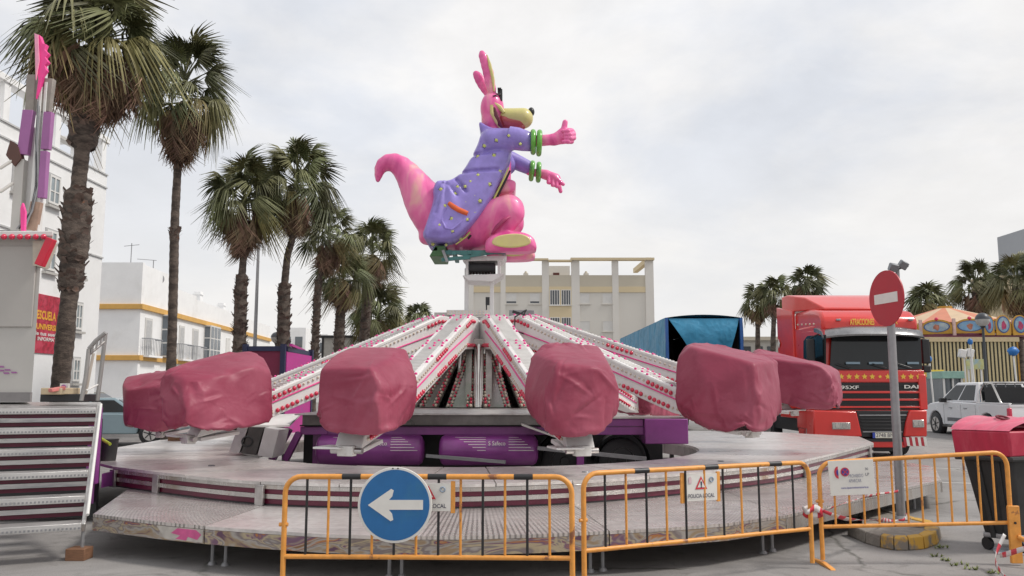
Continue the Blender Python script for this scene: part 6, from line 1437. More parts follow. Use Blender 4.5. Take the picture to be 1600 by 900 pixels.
for lab, px, py, w_, m in (('blue bag tied over a lamp head near the lorry mirror', 1452, 561, 7, 'b'), ('blue bag over the tallest lamp head beside the white floodlights', 1516, 534, 7, 'b'), ('wide blue bag over the lamp head at the far right', 1583, 549, 15, 'b')):
    Y = 34; c = P(px, py, Y); r = w_*Y/1300/2; t = thing('covered_lamp', lab, 'lamp', (c.x, Y, .2), 0, 'lamp heads in blue bags')
    bb = MB().sph(c, (r*1.2, r*.8, r*.95 if w_ > 10 else r*1.5), 9, 6); rb_ = random.Random(px); bb.v = [tuple(q[i]+rb_.uniform(-.09, .09)*r for i in range(3)) for q in bb.v]; bb.build('bag', mat('blue plastic bag', (.015, .14, .42), .4, 0, .2, 6), t, smooth=50); MB().tube([(c.x+.1, Y, .2), (c.x, Y, c.z-r)], .035, 8).build('pole', M_white, t)
t = thing('white_floodlights', 'cluster of white floodlights on a stand before the striped curtain', 'lamp', (XA(1510, 34.5), 34.5, .2)); c = P(1510, 552, 34.5)
for dx_ in (-.18, .14): MB().box(c+V((dx_, 0, .05*dx_)), (.28, .2, .34), Matrix.Rotation(.2, 3, 'Y')).build('floodlight', M_white, t, bevel=.03)
for dx_ in (-.1, .16): MB().tube([(c.x+dx_, 34.5, .2), (c.x+dx_, 34.5, c.z-.1)], .03, 8).build('stand', M_white, t)
# ---------------------------------------------------------------- buildings
def facade_window(b, x0, x1, z0, z1, y, m_pane, panes=2, frame=M_white, depth=.12, name='window', sill=True):
    """window in a wall whose front plane is y (facing -y): recessed pane with frame"""
    f = MB(); t_ = .06
    f.bx((x0, y-.03, z0), (x0+t_, y+depth, z1)); f.bx((x1-t_, y-.03, z0), (x1, y+depth, z1)); f.bx((x0+t_, y-.03, z0), (x1-t_, y+depth, z0+t_)); f.bx((x0+t_, y-.03, z1-t_), (x1-t_, y+depth, z1))
    for k in range(1, panes): xx = x0+(x1-x0)*k/panes; f.bx((xx-.025, y-.02, z0+t_), (xx+.025, y+depth, z1-t_))
    fo = f.build(name, frame, b); MB().bx((x0+t_, y-.012, z0+t_), (x1-t_, y-.004, z1-t_)).build('pane', m_pane, fo)
    if sill: MB().bx((x0-.08, y-.12, z0-.07), (x1+.08, y, z0-.002)).build('sill', frame, fo)
    return fo
M_shut = mat('roller shutter', (.60, .59, .57), .7, 0, .05, 3)
# apartment block behind the ride
D = 85.0; X_ = lambda px: XA(px, D, 480); Z_ = lambda py: ZA(py, D, 870)
ap = thing('apartment_block', 'pale apartment block with a roof pergola, behind the ride and below the kangaroo', 'building', (X_(875), D, .2))
xw0, xw1 = X_(729), X_(1021)
M_aw = mat('pale render', (.60, .575, .53), .9, 0, .035, .3); M_apil = mat('white pilaster', (.64, .615, .575), .9, 0, .03, .3); M_atan = mat('tan render', (.60, .50, .33), .9, 0, .04, .3); M_aband = mat('grey-beige render', (.50, .455, .37), .9, 0, .04, .3)
MB().bx((xw0, D, .2), (xw1*1.0, D+9, Z_(457))).build('wall', M_aw, ap)
MB().bx((xw0+.3, D-.05, Z_(457)), (xw1-.3, D+8.9, Z_(430))).build('parapet', M_aband, ap)
MB().bx((xw0+.3, D-.08, Z_(457)), (xw1-.3, D-.05, Z_(448))).build('tan_band', M_atan, ap)
for a, b in ((728, 740), (782, 790), (847, 858), (893, 906), (957, 967), (1009, 1022)):
    MB().bx((X_(a), D-.10, .2), (X_(b), D+.3, Z_(407))).build('pilaster', M_apil, ap)
MB().bx((X_(727), D-.45, Z_(407)), (X_(857), D+.4, Z_(404.5))).build('pergola_beam', M_atan, ap); MB().bx((X_(857), D-.4, Z_(409)), (X_(894), D+.4, Z_(406.5))).build('pergola_beam', M_atan, ap); MB().bx((X_(892), D-.45, Z_(407)), (X_(1023), D+.4, Z_(403.5))).build('pergola_beam', M_atan, ap)
MB().beam((X_(1015), D, Z_(406)), (X_(1012), D+8, Z_(406)), .5, .5).build('pergola_beam', M_atan, ap)
MB().bx((X_(858), D-.12, .2), (X_(893), D-.06, Z_(448))).build('recess_wall', M_atan, ap)
sr = MB().bx((X_(858), D+2, Z_(435)), (X_(893), D+5, Z_(411))).build('stair_tower', M_apil, ap)
MB().bx((X_(866), D+1.95, Z_(427)), (X_(876), D+2.0, Z_(422))).build('vent', mat('brown vent', (.10, .03, .025), .7), ap)
for px in (822, 918):
    MB().bx((X_(px-4), D+1, Z_(430)), (X_(px+4), D+1.6, Z_(425))).build('chimney', M_aw, ap); MB().cyl((X_(px), D+1.3, Z_(425)), (X_(px), D+1.3, Z_(421)), .22, .08, 8).build('chimney_cap', M_aband, ap)
M_dw = mat('dark window glass', (.05, .055, .065), .15, 0, .2, .8, spec=.8)
for py0, py1 in ((453, 477), (496, 520), (540, 564)):
    for a, b in ((859, 874.5), (877, 892)): facade_window(ap, X_(a), X_(b), Z_(py1), Z_(py0), D-.12, M_dw, 4)
for py0, py1 in ((458, 475), (501, 518), (544, 561)):
    for a, b in ((790, 808), (827, 844), (905, 922), (941, 958)):
        f = facade_window(ap, X_(a), X_(b), Z_(py1), Z_(py0), D, M_shut, 1, M_aw, .08)
        if a < 850: MB().bx((X_(a)+.1, D-.02, Z_(py1)+.08), (X_(b)-.1, D-.013, Z_(py1)+.28)).build('gap', M_dw, f)
# white corner house with ochre cornices
Y0 = 52.0; hx = XA(213, Y0); zc1, zc0 = ZA(483, Y0, 213), ZA(478, Y0, 213)
wh_ = thing('corner_house', 'white two storey house with ochre cornices and balconies behind the left palms', 'building', (hx, Y0, .2))
xl = XA(135, Y0)-3; hl = V((-25.6, 88.0)); zp = ZA(410, Y0, 213); zl1, zl0 = ZA(563, Y0, 213), ZA(558, Y0, 213)
c0 = V((hx, Y0)); e_ = (hl-c0); Ls = e_.length; e_.normalize(); nrm = V((e_.y, -e_.x))     # side facade runs away; normal faces right
nrm = nrm if nrm.x > 0 else -nrm
def hs(s, z, off=0): return V((c0.x+e_.x*s+nrm.x*off, c0.y+e_.y*s+nrm.y*off, z))
MB().slab([(xl, Y0), (hx, Y0), (hl.x, hl.y), (xl-4, hl.y)], .2, zp-2.0).build('wall', M_wall, wh_)
for p0, p1 in (((xl, Y0+.15), (hx, Y0+.15)), ): MB().bx((xl, Y0, zp-2.0), (hx, Y0+.3, zp)).build('parapet', M_wall, wh_)
pz = lambda s: zp-.45-.1*s/Ls*0
A = [hs(.3, zp-2, -.3), hs(Ls, zp-2, -.3), hs(Ls, zp-2, 0), hs(.3, zp-2, 0)]; B_ = [hs(.3, zp, -.3), hs(6, zp-.9, -.3)]
mb = MB(); steps = [(0.3, 5, zp-.1), (5, 11, zp-.9), (11, 20, zp-1.2), (20, Ls, zp-1.35)]
for s0, s1, z in steps: 
    mb = MB(); mb.hexa([hs(s0, zp-2, -.3), hs(s1, zp-2, -.3), hs(s1, zp-2, 0), hs(s0, zp-2, 0), hs(s0, z, -.3), hs(s1, z-.02, -.3), hs(s1, z-.02, 0), hs(s0, z, 0)]); mb.build('parapet', M_wall, wh_)
for za, zb in ((zc1, zc0), (zl1, zl0)):
    MB().bx((xl, Y0-.18, za), (hx+.18, Y0, zb+.12)).build('cornice', M_ochre, wh_, bevel=.02)
    MB().hexa([hs(-.18, za, .0), hs(Ls, za, .0), hs(Ls, za, .18), hs(-.18, za, .18), hs(-.18, zb+.12, .0), hs(Ls, zb+.12, .0), hs(Ls, zb+.12, .18), hs(-.18, zb+.12, .18)]).build('cornice', M_ochre, wh_)
M_rail = mat('grey railing', (.25, .26, .28), .5)
def hwin(px0, px1, kind):
    def s_at(px):
        u = (px-800)/1300.0/ray(px, 530).y*1.0; r_ = ray(px, 530); k = r_.x/r_.y    # x = k*y
        return (c0.x-k*c0.y)/(k*e_.y-e_.x)
    s0, s1 = s_at(px0), s_at(px1)
    if kind == 'door': z0, z1 = zl0+.15, zl0+2.55
    elif kind == 'bay': z0, z1 = zl0+.15, zl0+3.0
    else: z0, z1 = zl0+1.0, zl0+2.4
    o0, o1 = (.0, .06) if kind != 'bay' else (.0, .55)
    f = MB().hexa([hs(s0, z0, o0), hs(s1, z0, o0), hs(s1, z0, o1), hs(s0, z0, o1), hs(s0, z1, o0), hs(s1, z1, o0), hs(s1, z1, o1), hs(s0, z1, o1)]).build('window' if kind != 'door' else 'balcony_door', M_white if kind != 'door' else M_shut, wh_)
    if kind == 'bay':
        n_ = 3
        for k in range(n_):
            a, b = s0+(s1-s0)*(k+.12)/n_, s0+(s1-s0)*(k+.88)/n_
            for za, zb in ((z0+.1, z0+.9), (z0+1.0, z0+1.8), (z0+1.9, z1-.1)): MB().hexa([hs(a, za, .54), hs(b, za, .54), hs(b, za, .57), hs(a, za, .57), hs(a, zb, .54), hs(b, zb, .54), hs(b, zb, .57), hs(a, zb, .57)]).build('pane', M_winglass, f)
        for za, zb in ((z0+.1, z0+.9), (z0+1.0, z0+1.8), (z0+1.9, z1-.1)): MB().hexa([hs(s0-.02, za, .08), hs(s0+.02, za, .08), hs(s0+.02, za, .48), hs(s0-.02, za, .48), hs(s0-.02, zb, .08), hs(s0+.02, zb, .08), hs(s0+.02, zb, .48), hs(s0-.02, zb, .48)]).build('pane', M_winglass, f)
    if kind == 'door':
        MB().hexa([hs(s0+.15, z0, .05), hs(s1-.15, z0, .05), hs(s1-.15, z0, .075), hs(s0+.15, z0, .075), hs(s0+.15, z1-.15, .05), hs(s1-.15, z1-.15, .05), hs(s1-.15, z1-.15, .075), hs(s0+.15, z1-.15, .075)]).build('shutter', mat('pale grey shutter', (.46, .46, .46), .7), f)
        a, b = s0-.5, s1+.7
        rl = MB().tube([hs(a, z0+1.05, .05), hs(a, z0+1.05, .5), hs(b, z0+1.05, .5), hs(b, z0+1.05, .05)], .03, 6).build('balcony_rail', M_rail, wh_)
        nb = 9; mb = MB()
        for k in range(nb+1): q = a+(b-a)*k/nb; mb.tube([hs(q, z0, .5), hs(q, z0+1.05, .5)], .018, 5)
        for k in range(1, 4): mb.tube([hs(a, z0, .5*k/4), hs(a, z0+1.05, .5*k/4)], .018, 5)
        mb.build('balusters', M_rail, rl, kind='stuff')
        MB().hexa([hs(a, z0-.12, 0), hs(b, z0-.12, 0), hs(b, z0-.12, .55), hs(a, z0-.12, .55), hs(a, z0, 0), hs(b, z0, 0), hs(b, z0, .55), hs(a, z0, .55)]).build('balcony_slab', M_wall, rl)
for a, b, k in ((225, 236, 'door'), (251, 262, 'bay'), (279, 287, 'door'), (300, 309, 'door'), (318, 334, 'bay'), (353, 359, 'win'), (385, 390, 'win')): hwin(a, b, k)
MB().box(P(340, 552, 64)+V((0, 0, 0)), (.5, .4, 1.1)).build('post_box', mat('ochre box', (.70, .42, .04), .6), label='small ochre box fixed beside the house balcony', cat='box') if False else None
for px, py, hh, Yc in ((308, 455, .9, 70), (345, 473, .9, 80), (293, 462, .7, 69)):
    q = P(px, py, Yc); t = MB().bx((q.x-.3, Yc, q.z-1.9), (q.x+.3, Yc+.6, q.z)).build('chimney', M_wall, wh_, bevel=.02); MB().bx((q.x-.38, Yc-.08, q.z-.30), (q.x+.38, Yc+.68, q.z-.22)).build('chimney_lip', M_wall, t)
q = P(206, 380, 54); mb = MB(); mb.tube([(q.x, 54, zp-.5), q], .03, 6)
for k in range(2): mb.tube([q+V((-.5, 0, -.2-k*1.3)), q+V((.5, 0, -.1-k*1.3))], .02, 5)
an_ = thing('roof_aerial', 'thin television aerial above the front wall of the corner house', 'aerial', (q.x, 54, zp-.4), 0, 'television aerials on the corner house'); mb.build('mast', M_pole, an_)
q = P(240, 407, 55); an_ = thing('roof_aerial', 'television aerial with long side arm next to the satellite dish', 'aerial', (q.x, 55, zp-1), 0, 'television aerials on the corner house'); mb = MB(); mb.tube([(q.x, 55, zp-1.6), q], .03, 6); mb.tube([q+V((-1.1, 0, .1)), q+V((.2, 0, 0))], .02, 5); mb.tube([q+V((-.3, 0, -.8)), q+V((.3, 0, -.7))], .02, 5); mb.build('mast', M_pole, an_)
q = P(248, 436, 55.5); t = thing('satellite_dish', 'grey satellite dish on the corner house roof', 'satellite dish', (q.x, 55.5, zp-1.4)); MB().cyl(q, q+V((-.05, .12, 0)), .36, .10, 18).build('dish', mat('dish grey', (.30, .30, .31), .5), t, smooth=60); MB().tube([(q.x, 55.6, zp-1.6), (q.x, 55.6, q.z)], .03, 6).build('mast', M_pole, t)
# low white houses farther along the street
lw = thing('far_houses', 'row of low white houses fading away beyond the corner house', 'building', (-23, 95, .2))
for k, (xa, xb, ya, yb, pyt) in enumerate(((432, 478, 92, 100, 512), (478, 512, 96, 104, 522), (512, 560, 100, 108, 530), (560, 640, 112, 120, 540))):
    a, b = P(xa, pyt, ya), P(xb, pyt, ya); w_ = MB().bx((a.x, ya, .2), (b.x, yb, a.z)).build('house_wall', M_wall, lw)
    for j in range(2): xx = a.x+(b.x-a.x)*(.25+.4*j); MB().bx((xx, ya-.05, a.z-2.2), (xx+.8, ya-.01, a.z-1.0)).build('window', M_winglass, w_)
cb_ = thing('site_cabin', 'small pale cabin with dark roof edge between the palm trunks', 'cabin', (XA(520, 40), 40, .2)); a, b = P(503, 528, 40), P(548, 528, 40)
MB().bx((a.x, 40, .2), (b.x, 43, a.z)).build('wall', mat('cabin cream', (.48, .46, .42), .8), cb_); MB().bx((a.x-.1, 39.9, a.z+.002), (b.x+.1, 43.1, a.z+.12)).build('roof', M_black, cb_); MB().bx((a.x, 39.97, .2), (a.x+.1, 40, a.z)).build('corner_trim', M_black, cb_)
# tall white block at the far left
BX = -14.95; BY1 = 30.0; zr = P(153, 217, BY1).z
tb = thing('white_flats', 'tall white block of flats with a roof pergola at the far left', 'building', (BX, BY1, .2))
yb0 = 14.0
MB().bx((BX-12, yb0, .2), (BX, BY1, zr-1.35)).build('wall', M_wall, tb)
MB().bx((BX-.35, yb0, zr-.22), (BX+.05, BY1, zr)).build('pergola_beam', M_wall, tb, bevel=.02)
MB().bx((BX-3.2, BY1-.4, zr-.22), (BX-.36, BY1, zr)).build('pergola_beam', M_wall, tb)
for y in (29.7, 28.1, 26.6, 25.2, 23.8, 22.3, 20.9, 19.4): MB().bx((BX-.3, y-.15, zr-1.35), (BX, y+.15, zr-.22)).build('pergola_post', M_wall, tb, bevel=.01)
MB().bx((BX-.28, 26.75, zr-.95), (BX-.02, 28.0, zr-.85)).build('pergola_rail', M_greywall, tb)
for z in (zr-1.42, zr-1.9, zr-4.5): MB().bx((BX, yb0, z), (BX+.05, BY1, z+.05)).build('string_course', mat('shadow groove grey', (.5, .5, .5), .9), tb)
# stair head with mono pitch roof, standing back on the roof
MB().add([(BX-2.5, 20.5, zr-1.3), (BX-2.5, 26.0, zr-1.3), (BX-7, 26, zr-1.3), (BX-7, 20.5, zr-1.3), (BX-2.5, 20.5, zr+1.7), (BX-2.5, 26, zr+.4), (BX-7, 26, zr+.4), (BX-7, 20.5, zr+1.7)], [(0, 3, 2, 1), (4, 5, 6, 7), (0, 1, 5, 4), (1, 2, 6, 5), (2, 3, 7, 6), (3, 0, 4, 7)]).build('stair_head', M_wall, tb)
def bwin(px0, px1, py0, py1):       # window on the x = BX plane
    def at(px, py): r_ = ray(px, py); s_ = BX/r_.x; return V((0, 0, EYE))+r_*s_
    a, b = at(px0, (py0+py1)/2), at(px1, (py0+py1)/2); mid = at((px0+px1)/2, py0); mid2 = at((px0+px1)/2, py1); ya, yb_ = sorted((a.y, b.y)); z1, z0 = mid.z, mid2.z
    f = MB(); t_ = .07; rec = MB().bx((BX+.003, ya-.06, z0-.06), (BX+.02, yb_+.06, z1+.06)).build('window_surround', mat('reveal grey', (.42, .42, .42), .9), tb)
    f.bx((BX+.02, ya, z0), (BX+.06, ya+t_, z1)); f.bx((BX+.02, yb_-t_, z0), (BX+.06, yb_, z1)); f.bx((BX+.02, ya+t_, z0), (BX+.06, yb_-t_, z0+t_)); f.bx((BX+.02, ya+t_, z1-t_), (BX+.06, yb_-t_, z1)); f.bx((BX+.02, (ya+yb_)/2-.03, z0+t_), (BX+.06, (ya+yb_)/2+.03, z1-t_)); f.bx((BX+.02, ya+t_, z0+(z1-z0)*.45-.02), (BX+.055, yb_-t_, z0+(z1-z0)*.45+.02))
    f.build('window_frame', M_white, rec); MB().bx((BX+.021, ya+t_, z0+t_), (BX+.035, yb_-t_, z1-t_)).build('pane', mat('pale window glass', (.22, .26, .28), .12, 0, .3, 1, spec=.8), rec)
    MB().bx((BX, ya-.1, z0-.14), (BX+.14, yb_+.1, z0-.065)).build('sill', M_greywall, rec)
bwin(75, 92, 275, 320); bwin(70, 86, 360, 423); bwin(121, 131, 374, 432); bwin(116, 127, 474, 515); bwin(112, 123, 560, 596)
bwin(20, 38, 250, 300)
# banner on its wall
def at(px, py, o=.05): r_ = ray(px, py); s_ = (BX+o)/r_.x; return V((0, 0, EYE))+r_*s_
a, b = at(49, 500), at(110, 500); za, zb = at(54, 551).z, at(51, 456.5).z
bn = thing('wall_banner', 'red banner advertising a circus school on the white flats, partly behind the palm trunk', 'banner', (BX+.05, a.y, za))
MB().bx((BX+.01, a.y, za), (BX+.04, b.y, zb)).build('sheet', mat('red banner cloth', (.36, .02, .045), .6, 0, .5, 7, col2=(.50, .05, .09), c2range=(.45, .6)), bn)
M_by = mat('banner yellow', (.72, .36, .04), .6); M_bw = mat('banner white', (.66, .60, .58), .6)
H_ = zb-za; ub = V((0, 1, 0)); Lb = b.y-a.y
for y_, h_, f0, f1, s_, m in ((.57, .155, .13, 1.0, 'ESCUELA CIRCO', M_by), (.40, .10, .13, .98, 'UNIVERSITARIA', M_by)):
    text(s_, 'lettering', m, (BX+.045, a.y+Lb*f0, za+H_*y_), ub, (0, 0, 1), H_*h_, Lb*(f1-f0), bn, bold=.035)
text('de tus sueños', 'lettering', M_bw, (BX+.045, a.y+Lb*.08, za+H_*.30), ub, (0, 0, 1), H_*.065, Lb*.70, bn, bold=.03); text('INFORMATE', 'lettering', M_bw, (BX+.045, a.y+Lb*.18, za+H_*.21), ub, (0, 0, 1), H_*.065, Lb*.52, bn, bold=.03)
# buildings at the far right
gb = thing('grey_hall', 'tall grey metal clad hall at the far right edge', 'building', (XA(1600, 70), 70, .2)); a = P(1558, 371, 70); b = P(1640, 345, 66)
MB().add([(a.x, 70, .2), (b.x, 66, .2), (b.x+20, 90, .2), (a.x*1.32, 90, .2), (a.x, 70, a.z), (b.x, 66, b.z), (b.x+20, 90, b.z), (a.x*1.32, 90, a.z)], [(0, 3, 2, 1), (4, 5, 6, 7), (0, 1, 5, 4), (1, 2, 6, 5), (2, 3, 7, 6), (3, 0, 4, 7)]).build('cladding', mat('grey cladding', (.36, .38, .41), .6, .1, .05, .5), gb)
bg2 = thing('beige_hall', 'beige rendered building behind the palms below the grey hall', 'building', (XA(1580, 60), 60, .2)); a, b = P(1545, 430, 62), P(1660, 430, 62)
MB().bx((a.x, 62, .2), (b.x, 64.5, a.z)).build('wall', mat('beige render', (.47, .39, .26), .9, 0, .05, .5), bg2)
lb2 = thing('low_terrace', 'low beige building with flat roof between the blue trailer and the red lorry', 'building', (XA(1185, 70), 70, .2)); a, b = P(1150, 532, 70), P(1225, 532, 70)
MB().bx((a.x, 70, .2), (b.x, 75, a.z)).build('wall', M_cream, lb2); MB().bx((a.x-.3, 69.6, a.z+.002), (b.x+.3, 75, a.z+.3)).build('roof_slab', M_aband, lb2)
for k in range(4): x = a.x+.6+k*1.0; MB().bx((x, 69.9, 1.2), (x+.6, 69.98, a.z-.5)).build('window', M_dw, lb2)
# hedge line hiding the horizon in the gaps
def bush(label, px0, px1, py, Y, seed):
    rnd = random.Random(seed); a, b = P(px0, py, Y), P(px1, py, Y); mb = MB(); L_ = b.x-a.x; H = a.z-.2
    for _ in range(int(900*max(1, L_/6))):
        x = rnd.uniform(a.x, b.x); hgt = H*(.65+.35*sin(x*1.3+seed)*sin(x*.7)); z = .2+rnd.random()**.6*hgt; y = Y+rnd.uniform(0, 1.2); s_ = rnd.uniform(.10, .22)
        d = V((rnd.gauss(0, 1), rnd.gauss(0, 1), rnd.gauss(0, 1))).normalized(); e = d.orthogonal().normalized(); f = d.cross(e); p = V((x, y, z)); mb.add([p-e*s_, p+f*s_*.5, p+e*s_, p-f*s_*.5], [(0, 1, 2, 3)])
    mb.build('hedge', mat('hedge leaf', (.045, .06, .025), .7, 0, .4, 2), label=label, cat='hedge', kind='stuff', smooth=0)
bush('dark green shrubs in front of the low beige building', 1160, 1230, 560, 60, 3)
bush('far dark shrubs between the palms and the apartment block', 560, 735, 560, 62, 9)

# ---------------------------------------------------------------- left: booth, stairs, mast
bt2 = thing('white_booth', 'tall pale booth wall with a red bulb cornice at the left edge', 'booth', (-7.5, 12.2, 1.45))
YB = 12.0; xr = XA(50, YB); zb_t = ZA(372, YB, 30); zb_b = ZA(628, YB, 30)
MB().slab([(xr-4, YB), (xr, YB), (xr*1.22, YB+2.5), (xr-4, YB+2.5)], zb_b, zb_t).build('wall', M_greywall, bt2)
zs = ZA(511, YB, 30); MB().bx((xr-4, YB-.03, zs), (XA(44, YB), YB-.002, zb_t-.12)).build('upper_panel', mat('warm grey shutter', (.42, .40, .375), .6, 0, .04, 2), bt2, bevel=.01)
MB().bx((xr-4, YB-.05, zb_b), (xr+.01, YB-.003, ZA(613, YB, 30))).build('skirting', mat('grey skirting', (.20, .19, .19), .6), bt2)
# canted right side under the cornice
p4_ = lambda px, py: P(px, py, YB-.08)
MB().prism([(q.x, q.z) for q in (p4_(51, 415), p4_(60, 416), p4_(75, 376), p4_(51, 376))], (0, YB-.08, 0), (1, 0, 0), (0, 0, 1), (-.02, .3, 0)).build('eave_bracket', mat('cream board', (.50, .46, .38), .6), bt2)
MB().slab([(xr-4, YB-.16), (XA(76, YB), YB-.16), (XA(76, YB)*1.2, YB+2.2), (xr-4, YB+2.2)], zb_t, ZA(364, YB, 40)).build('cornice', M_white, bt2, bevel=.01)
for k in range(9): c = P(5+k*12.4-36, 370, YB-.16); MB().sph(c, .042, 10, 7).build('red_bulb', M_redbulb, bt2, smooth=180)
MB().beam(P(81, 373, YB-.2), P(62, 415, YB-.2), .12, .10, up=(0, 1, 0)).build('red_corner_strip', M_pink if False else mat('bright red strip', (.60, .02, .05), .4), bt2, bevel=.01)
MB().tube([P(0, 361, YB-.1), P(30, 362, YB-.1), P(60, 366, YB-.12), P(78, 376, YB-.15)], .012, 6).build('cable', M_black, bt2)
for k, (px, py) in enumerate(((2, 573), (12, 578), (2, 579), (10, 583), (22, 582))): c = P(px, py, YB-.01); MB().prism([(-.05, .012), (.03, .012), (.05, -.012), (-.03, -.012)], c, (1, 0, 0), (0, 0, 1), (0, -.004, 0)).build('purple_dash', M_mauve, bt2)
# purple stage the booth stands on, with stairs
st = thing('purple_stage', 'purple sided stage carrying the pale booth, behind the metal stairs', 'stage', (-6.5, 10.6, 0))
zt_s = 1.47
ex = XA(158, 10.75); MB().slab([(ex-5, 10.72), (ex, 10.72), (ex*1.3, 14.0), (ex-5, 14.0)], zt_s-.06, zt_s-.005).build('stage_floor', M_steel, st)
MB().bx((ex-5, 10.70, zt_s-.16), (ex-.0, 10.74, zt_s-.065)).build('edge_beam', M_purple, st)
MB().slab([(ex-.05, 10.72), (ex, 10.72), (ex*1.29, 13.95), (ex*1.29-.05, 13.95)], .25, zt_s-.065).build('side_panel', M_purple, st)
MB().bx((ex-.06, 10.60, .50), (ex+.07, 10.69, zt_s-.02)).build('corner_post', M_purple, st, bevel=.01)
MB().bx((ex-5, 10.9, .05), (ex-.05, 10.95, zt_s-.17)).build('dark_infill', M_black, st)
MB().slab([(ex-.0, 10.9), (XA(200, 11.6), 11.3), (XA(200, 11.6), 11.5), (ex, 11.4)], .42, .60).build('link_panel', M_purple, st)
sa = thing('metal_stairs', 'broad silver and burgundy metal stairs at the left edge', 'stairs', (-5.6, 9.5, 0))
tr0, tr1 = G(152, 634, 1.45), P(139, 818, 8.45)       # right stringer, top and foot
top = V((XA(153, 10.55), 10.55, 1.45)); foot = V((XA(141, 8.55), 8.55, .37))
dn = (foot-top); dn2 = V((dn.x, dn.y, 0)).normalized(); lf = V((-abs(dn2.y), dn2.x*1.0, 0)); lf = V((dn2.y, -dn2.x, 0)); lf = lf if lf.x < 0 else -lf
Wd = 1.22
M_tread = mat('serrated tread', (.58, .565, .55), .3, .75, .12, 4, col2=(.36, .36, .37), c2range=(.52, .72), stretch=(1, 1, 6), bump=.25, bscale=70)
for i in range(6):
    f = i/5; p = top.lerp(foot, f); run = .40
    a = p-dn2*.10; b = p+dn2*(.16)
    mb = MB(); 
    pts = [a, b, b+lf*Wd, a+lf*Wd]; mb.hexa([(*q.xy, p.z-.07) for q in pts]+[(*q.xy, p.z) for q in pts]); mb.build('tread', M_tread, sa, bevel=.004)
    mb = MB()
    for k in range(34): q = b+lf*(Wd*(k+.5)/34); mb.box((q.x+dn2.x*.004, q.y+dn2.y*.004, p.z-.045), (.018, .012, .02), atan2(lf.y, lf.x))
    mb.build('nosing_teeth', M_pole, sa, kind='stuff')
    if i < 5:
        p2 = top.lerp(foot, (i+1)/5); rz_ = p.z-p2.z
        for z0, z1, m, nm, off in ((.45, .67, M_maroon, 'burgundy_riser', -.02), (.22, .44, M_tread, 'mid_slat', .012), (.0, .21, M_maroon, 'burgundy_riser', -.03)):
            za, zb = p2.z+rz_*z0, p2.z+rz_*z1
            q = p+dn2*(.05+off); pts = [q, q+dn2*.02, q+dn2*.02+lf*Wd, q+lf*Wd]; MB().hexa([(*w_.xy, za) for w_ in pts]+[(*w_.xy, zb) for w_ in pts]).build(nm, m, sa)
for side in (0, 1):
    o = lf*(Wd+.015) if side else -lf*.015
    MB().beam(top+o-dn2*.12+V((0, 0, .03)), foot+o+dn2*.05+V((0, 0, -.06)), .035, .09).build('stringer', M_tread, sa, bevel=.006)
    MB().tube([top+o+V((0, 0, .04))-lf*.03, foot+o+V((0, 0, .06))-lf*.03+dn2*.02], .016, 8).build('edge_tube', M_white, sa)
    MB().tube([foot+o+dn2*.0+V((0, 0, -.1)), V((foot.x+o.x, foot.y+o.y, .10))], .018, 8).build('leg', M_pole, sa)
q = G(136, 857, 0); w_ = MB().bx((foot.x-.10, foot.y-.10, 0), (foot.x+.09, foot.y+.08, .115)); w_.build('wood_block', M_wood, label='wooden block under the right foot of the metal stairs', cat='block', bevel=.006)
# hand rail frame folded at the stair head
hr = thing('handrail', 'grey tubular handrail standing at the head of the metal stairs', 'handrail', P(135, 625, 11.2))
h = lambda px, py, Y=11.2: P(px, py, Y)
M_tube = mat('grey tube', (.33, .32, .31), .45, .4, .12, 8)
for pts in ([h(127, 626), h(134, 590), h(139, 545)], [h(139, 545), h(150, 532), h(165, 520)], [h(152, 626, 11.5), h(158, 580, 11.5), h(165, 520, 11.5)]): MB().tube([pts[0], pts[1], pts[2]], .028, 10).build('tube', M_tube, hr, smooth=60)
MB().tube([h(137, 556), h(163, 534, 11.4)], .018, 8).build('tube', M_tube, hr)
for f in (.25, .5, .75): MB().tube([h(139+26*f, 545-25*f), h(137+26*f, 556-22*f)], .014, 6).build('rung', M_tube, hr)
MB().tube([h(133, 620, 11.6), h(146, 552, 11.6)], .02, 8).build('tube', mat('pale tube', (.50, .44, .38), .5), hr)
MB().tube([h(135, 610, 11.3), h(155, 600, 11.5)], .012, 6).build('white_rope', M_white, hr)
# crates on the stage
cr_ = thing('parts_crate', 'low crate of cream and pink parts lying at the stair head', 'crate', P(95, 628, 11.3))
MB().bx(P(62, 628, 11.3), V((P(127, 615, 11.3).x, 11.8, P(62, 616, 11.3).z))).build('tray', M_black, cr_, bevel=.01)
MB().bx((P(66, 620, 11.25).x, 11.2, P(66, 616.5, 11.2).z), (P(98, 620, 11.25).x, 11.7, P(66, 606, 11.2).z)).build('cream_box', mat('cream card', (.52, .42, .28), .7), cr_, bevel=.01)
MB().beam(P(78, 610, 11.15), P(100, 606, 11.3), .1, .05).build('pink_piece', mat('salmon piece', (.62, .20, .18), .6), cr_, bevel=.01)
MB().bx((P(93, 611, 11.5).x, 11.5, P(93, 611, 11.5).z), (P(106, 611, 11.5).x, 11.55, P(93, 599, 11.5).z)).build('small_sign', M_white, cr_); c = P(99.5, 605, 11.48); MB().cyl(c, c-V((0, .01, 0)), .036, None, 14).build('purple_dot', M_mauve, cr_)
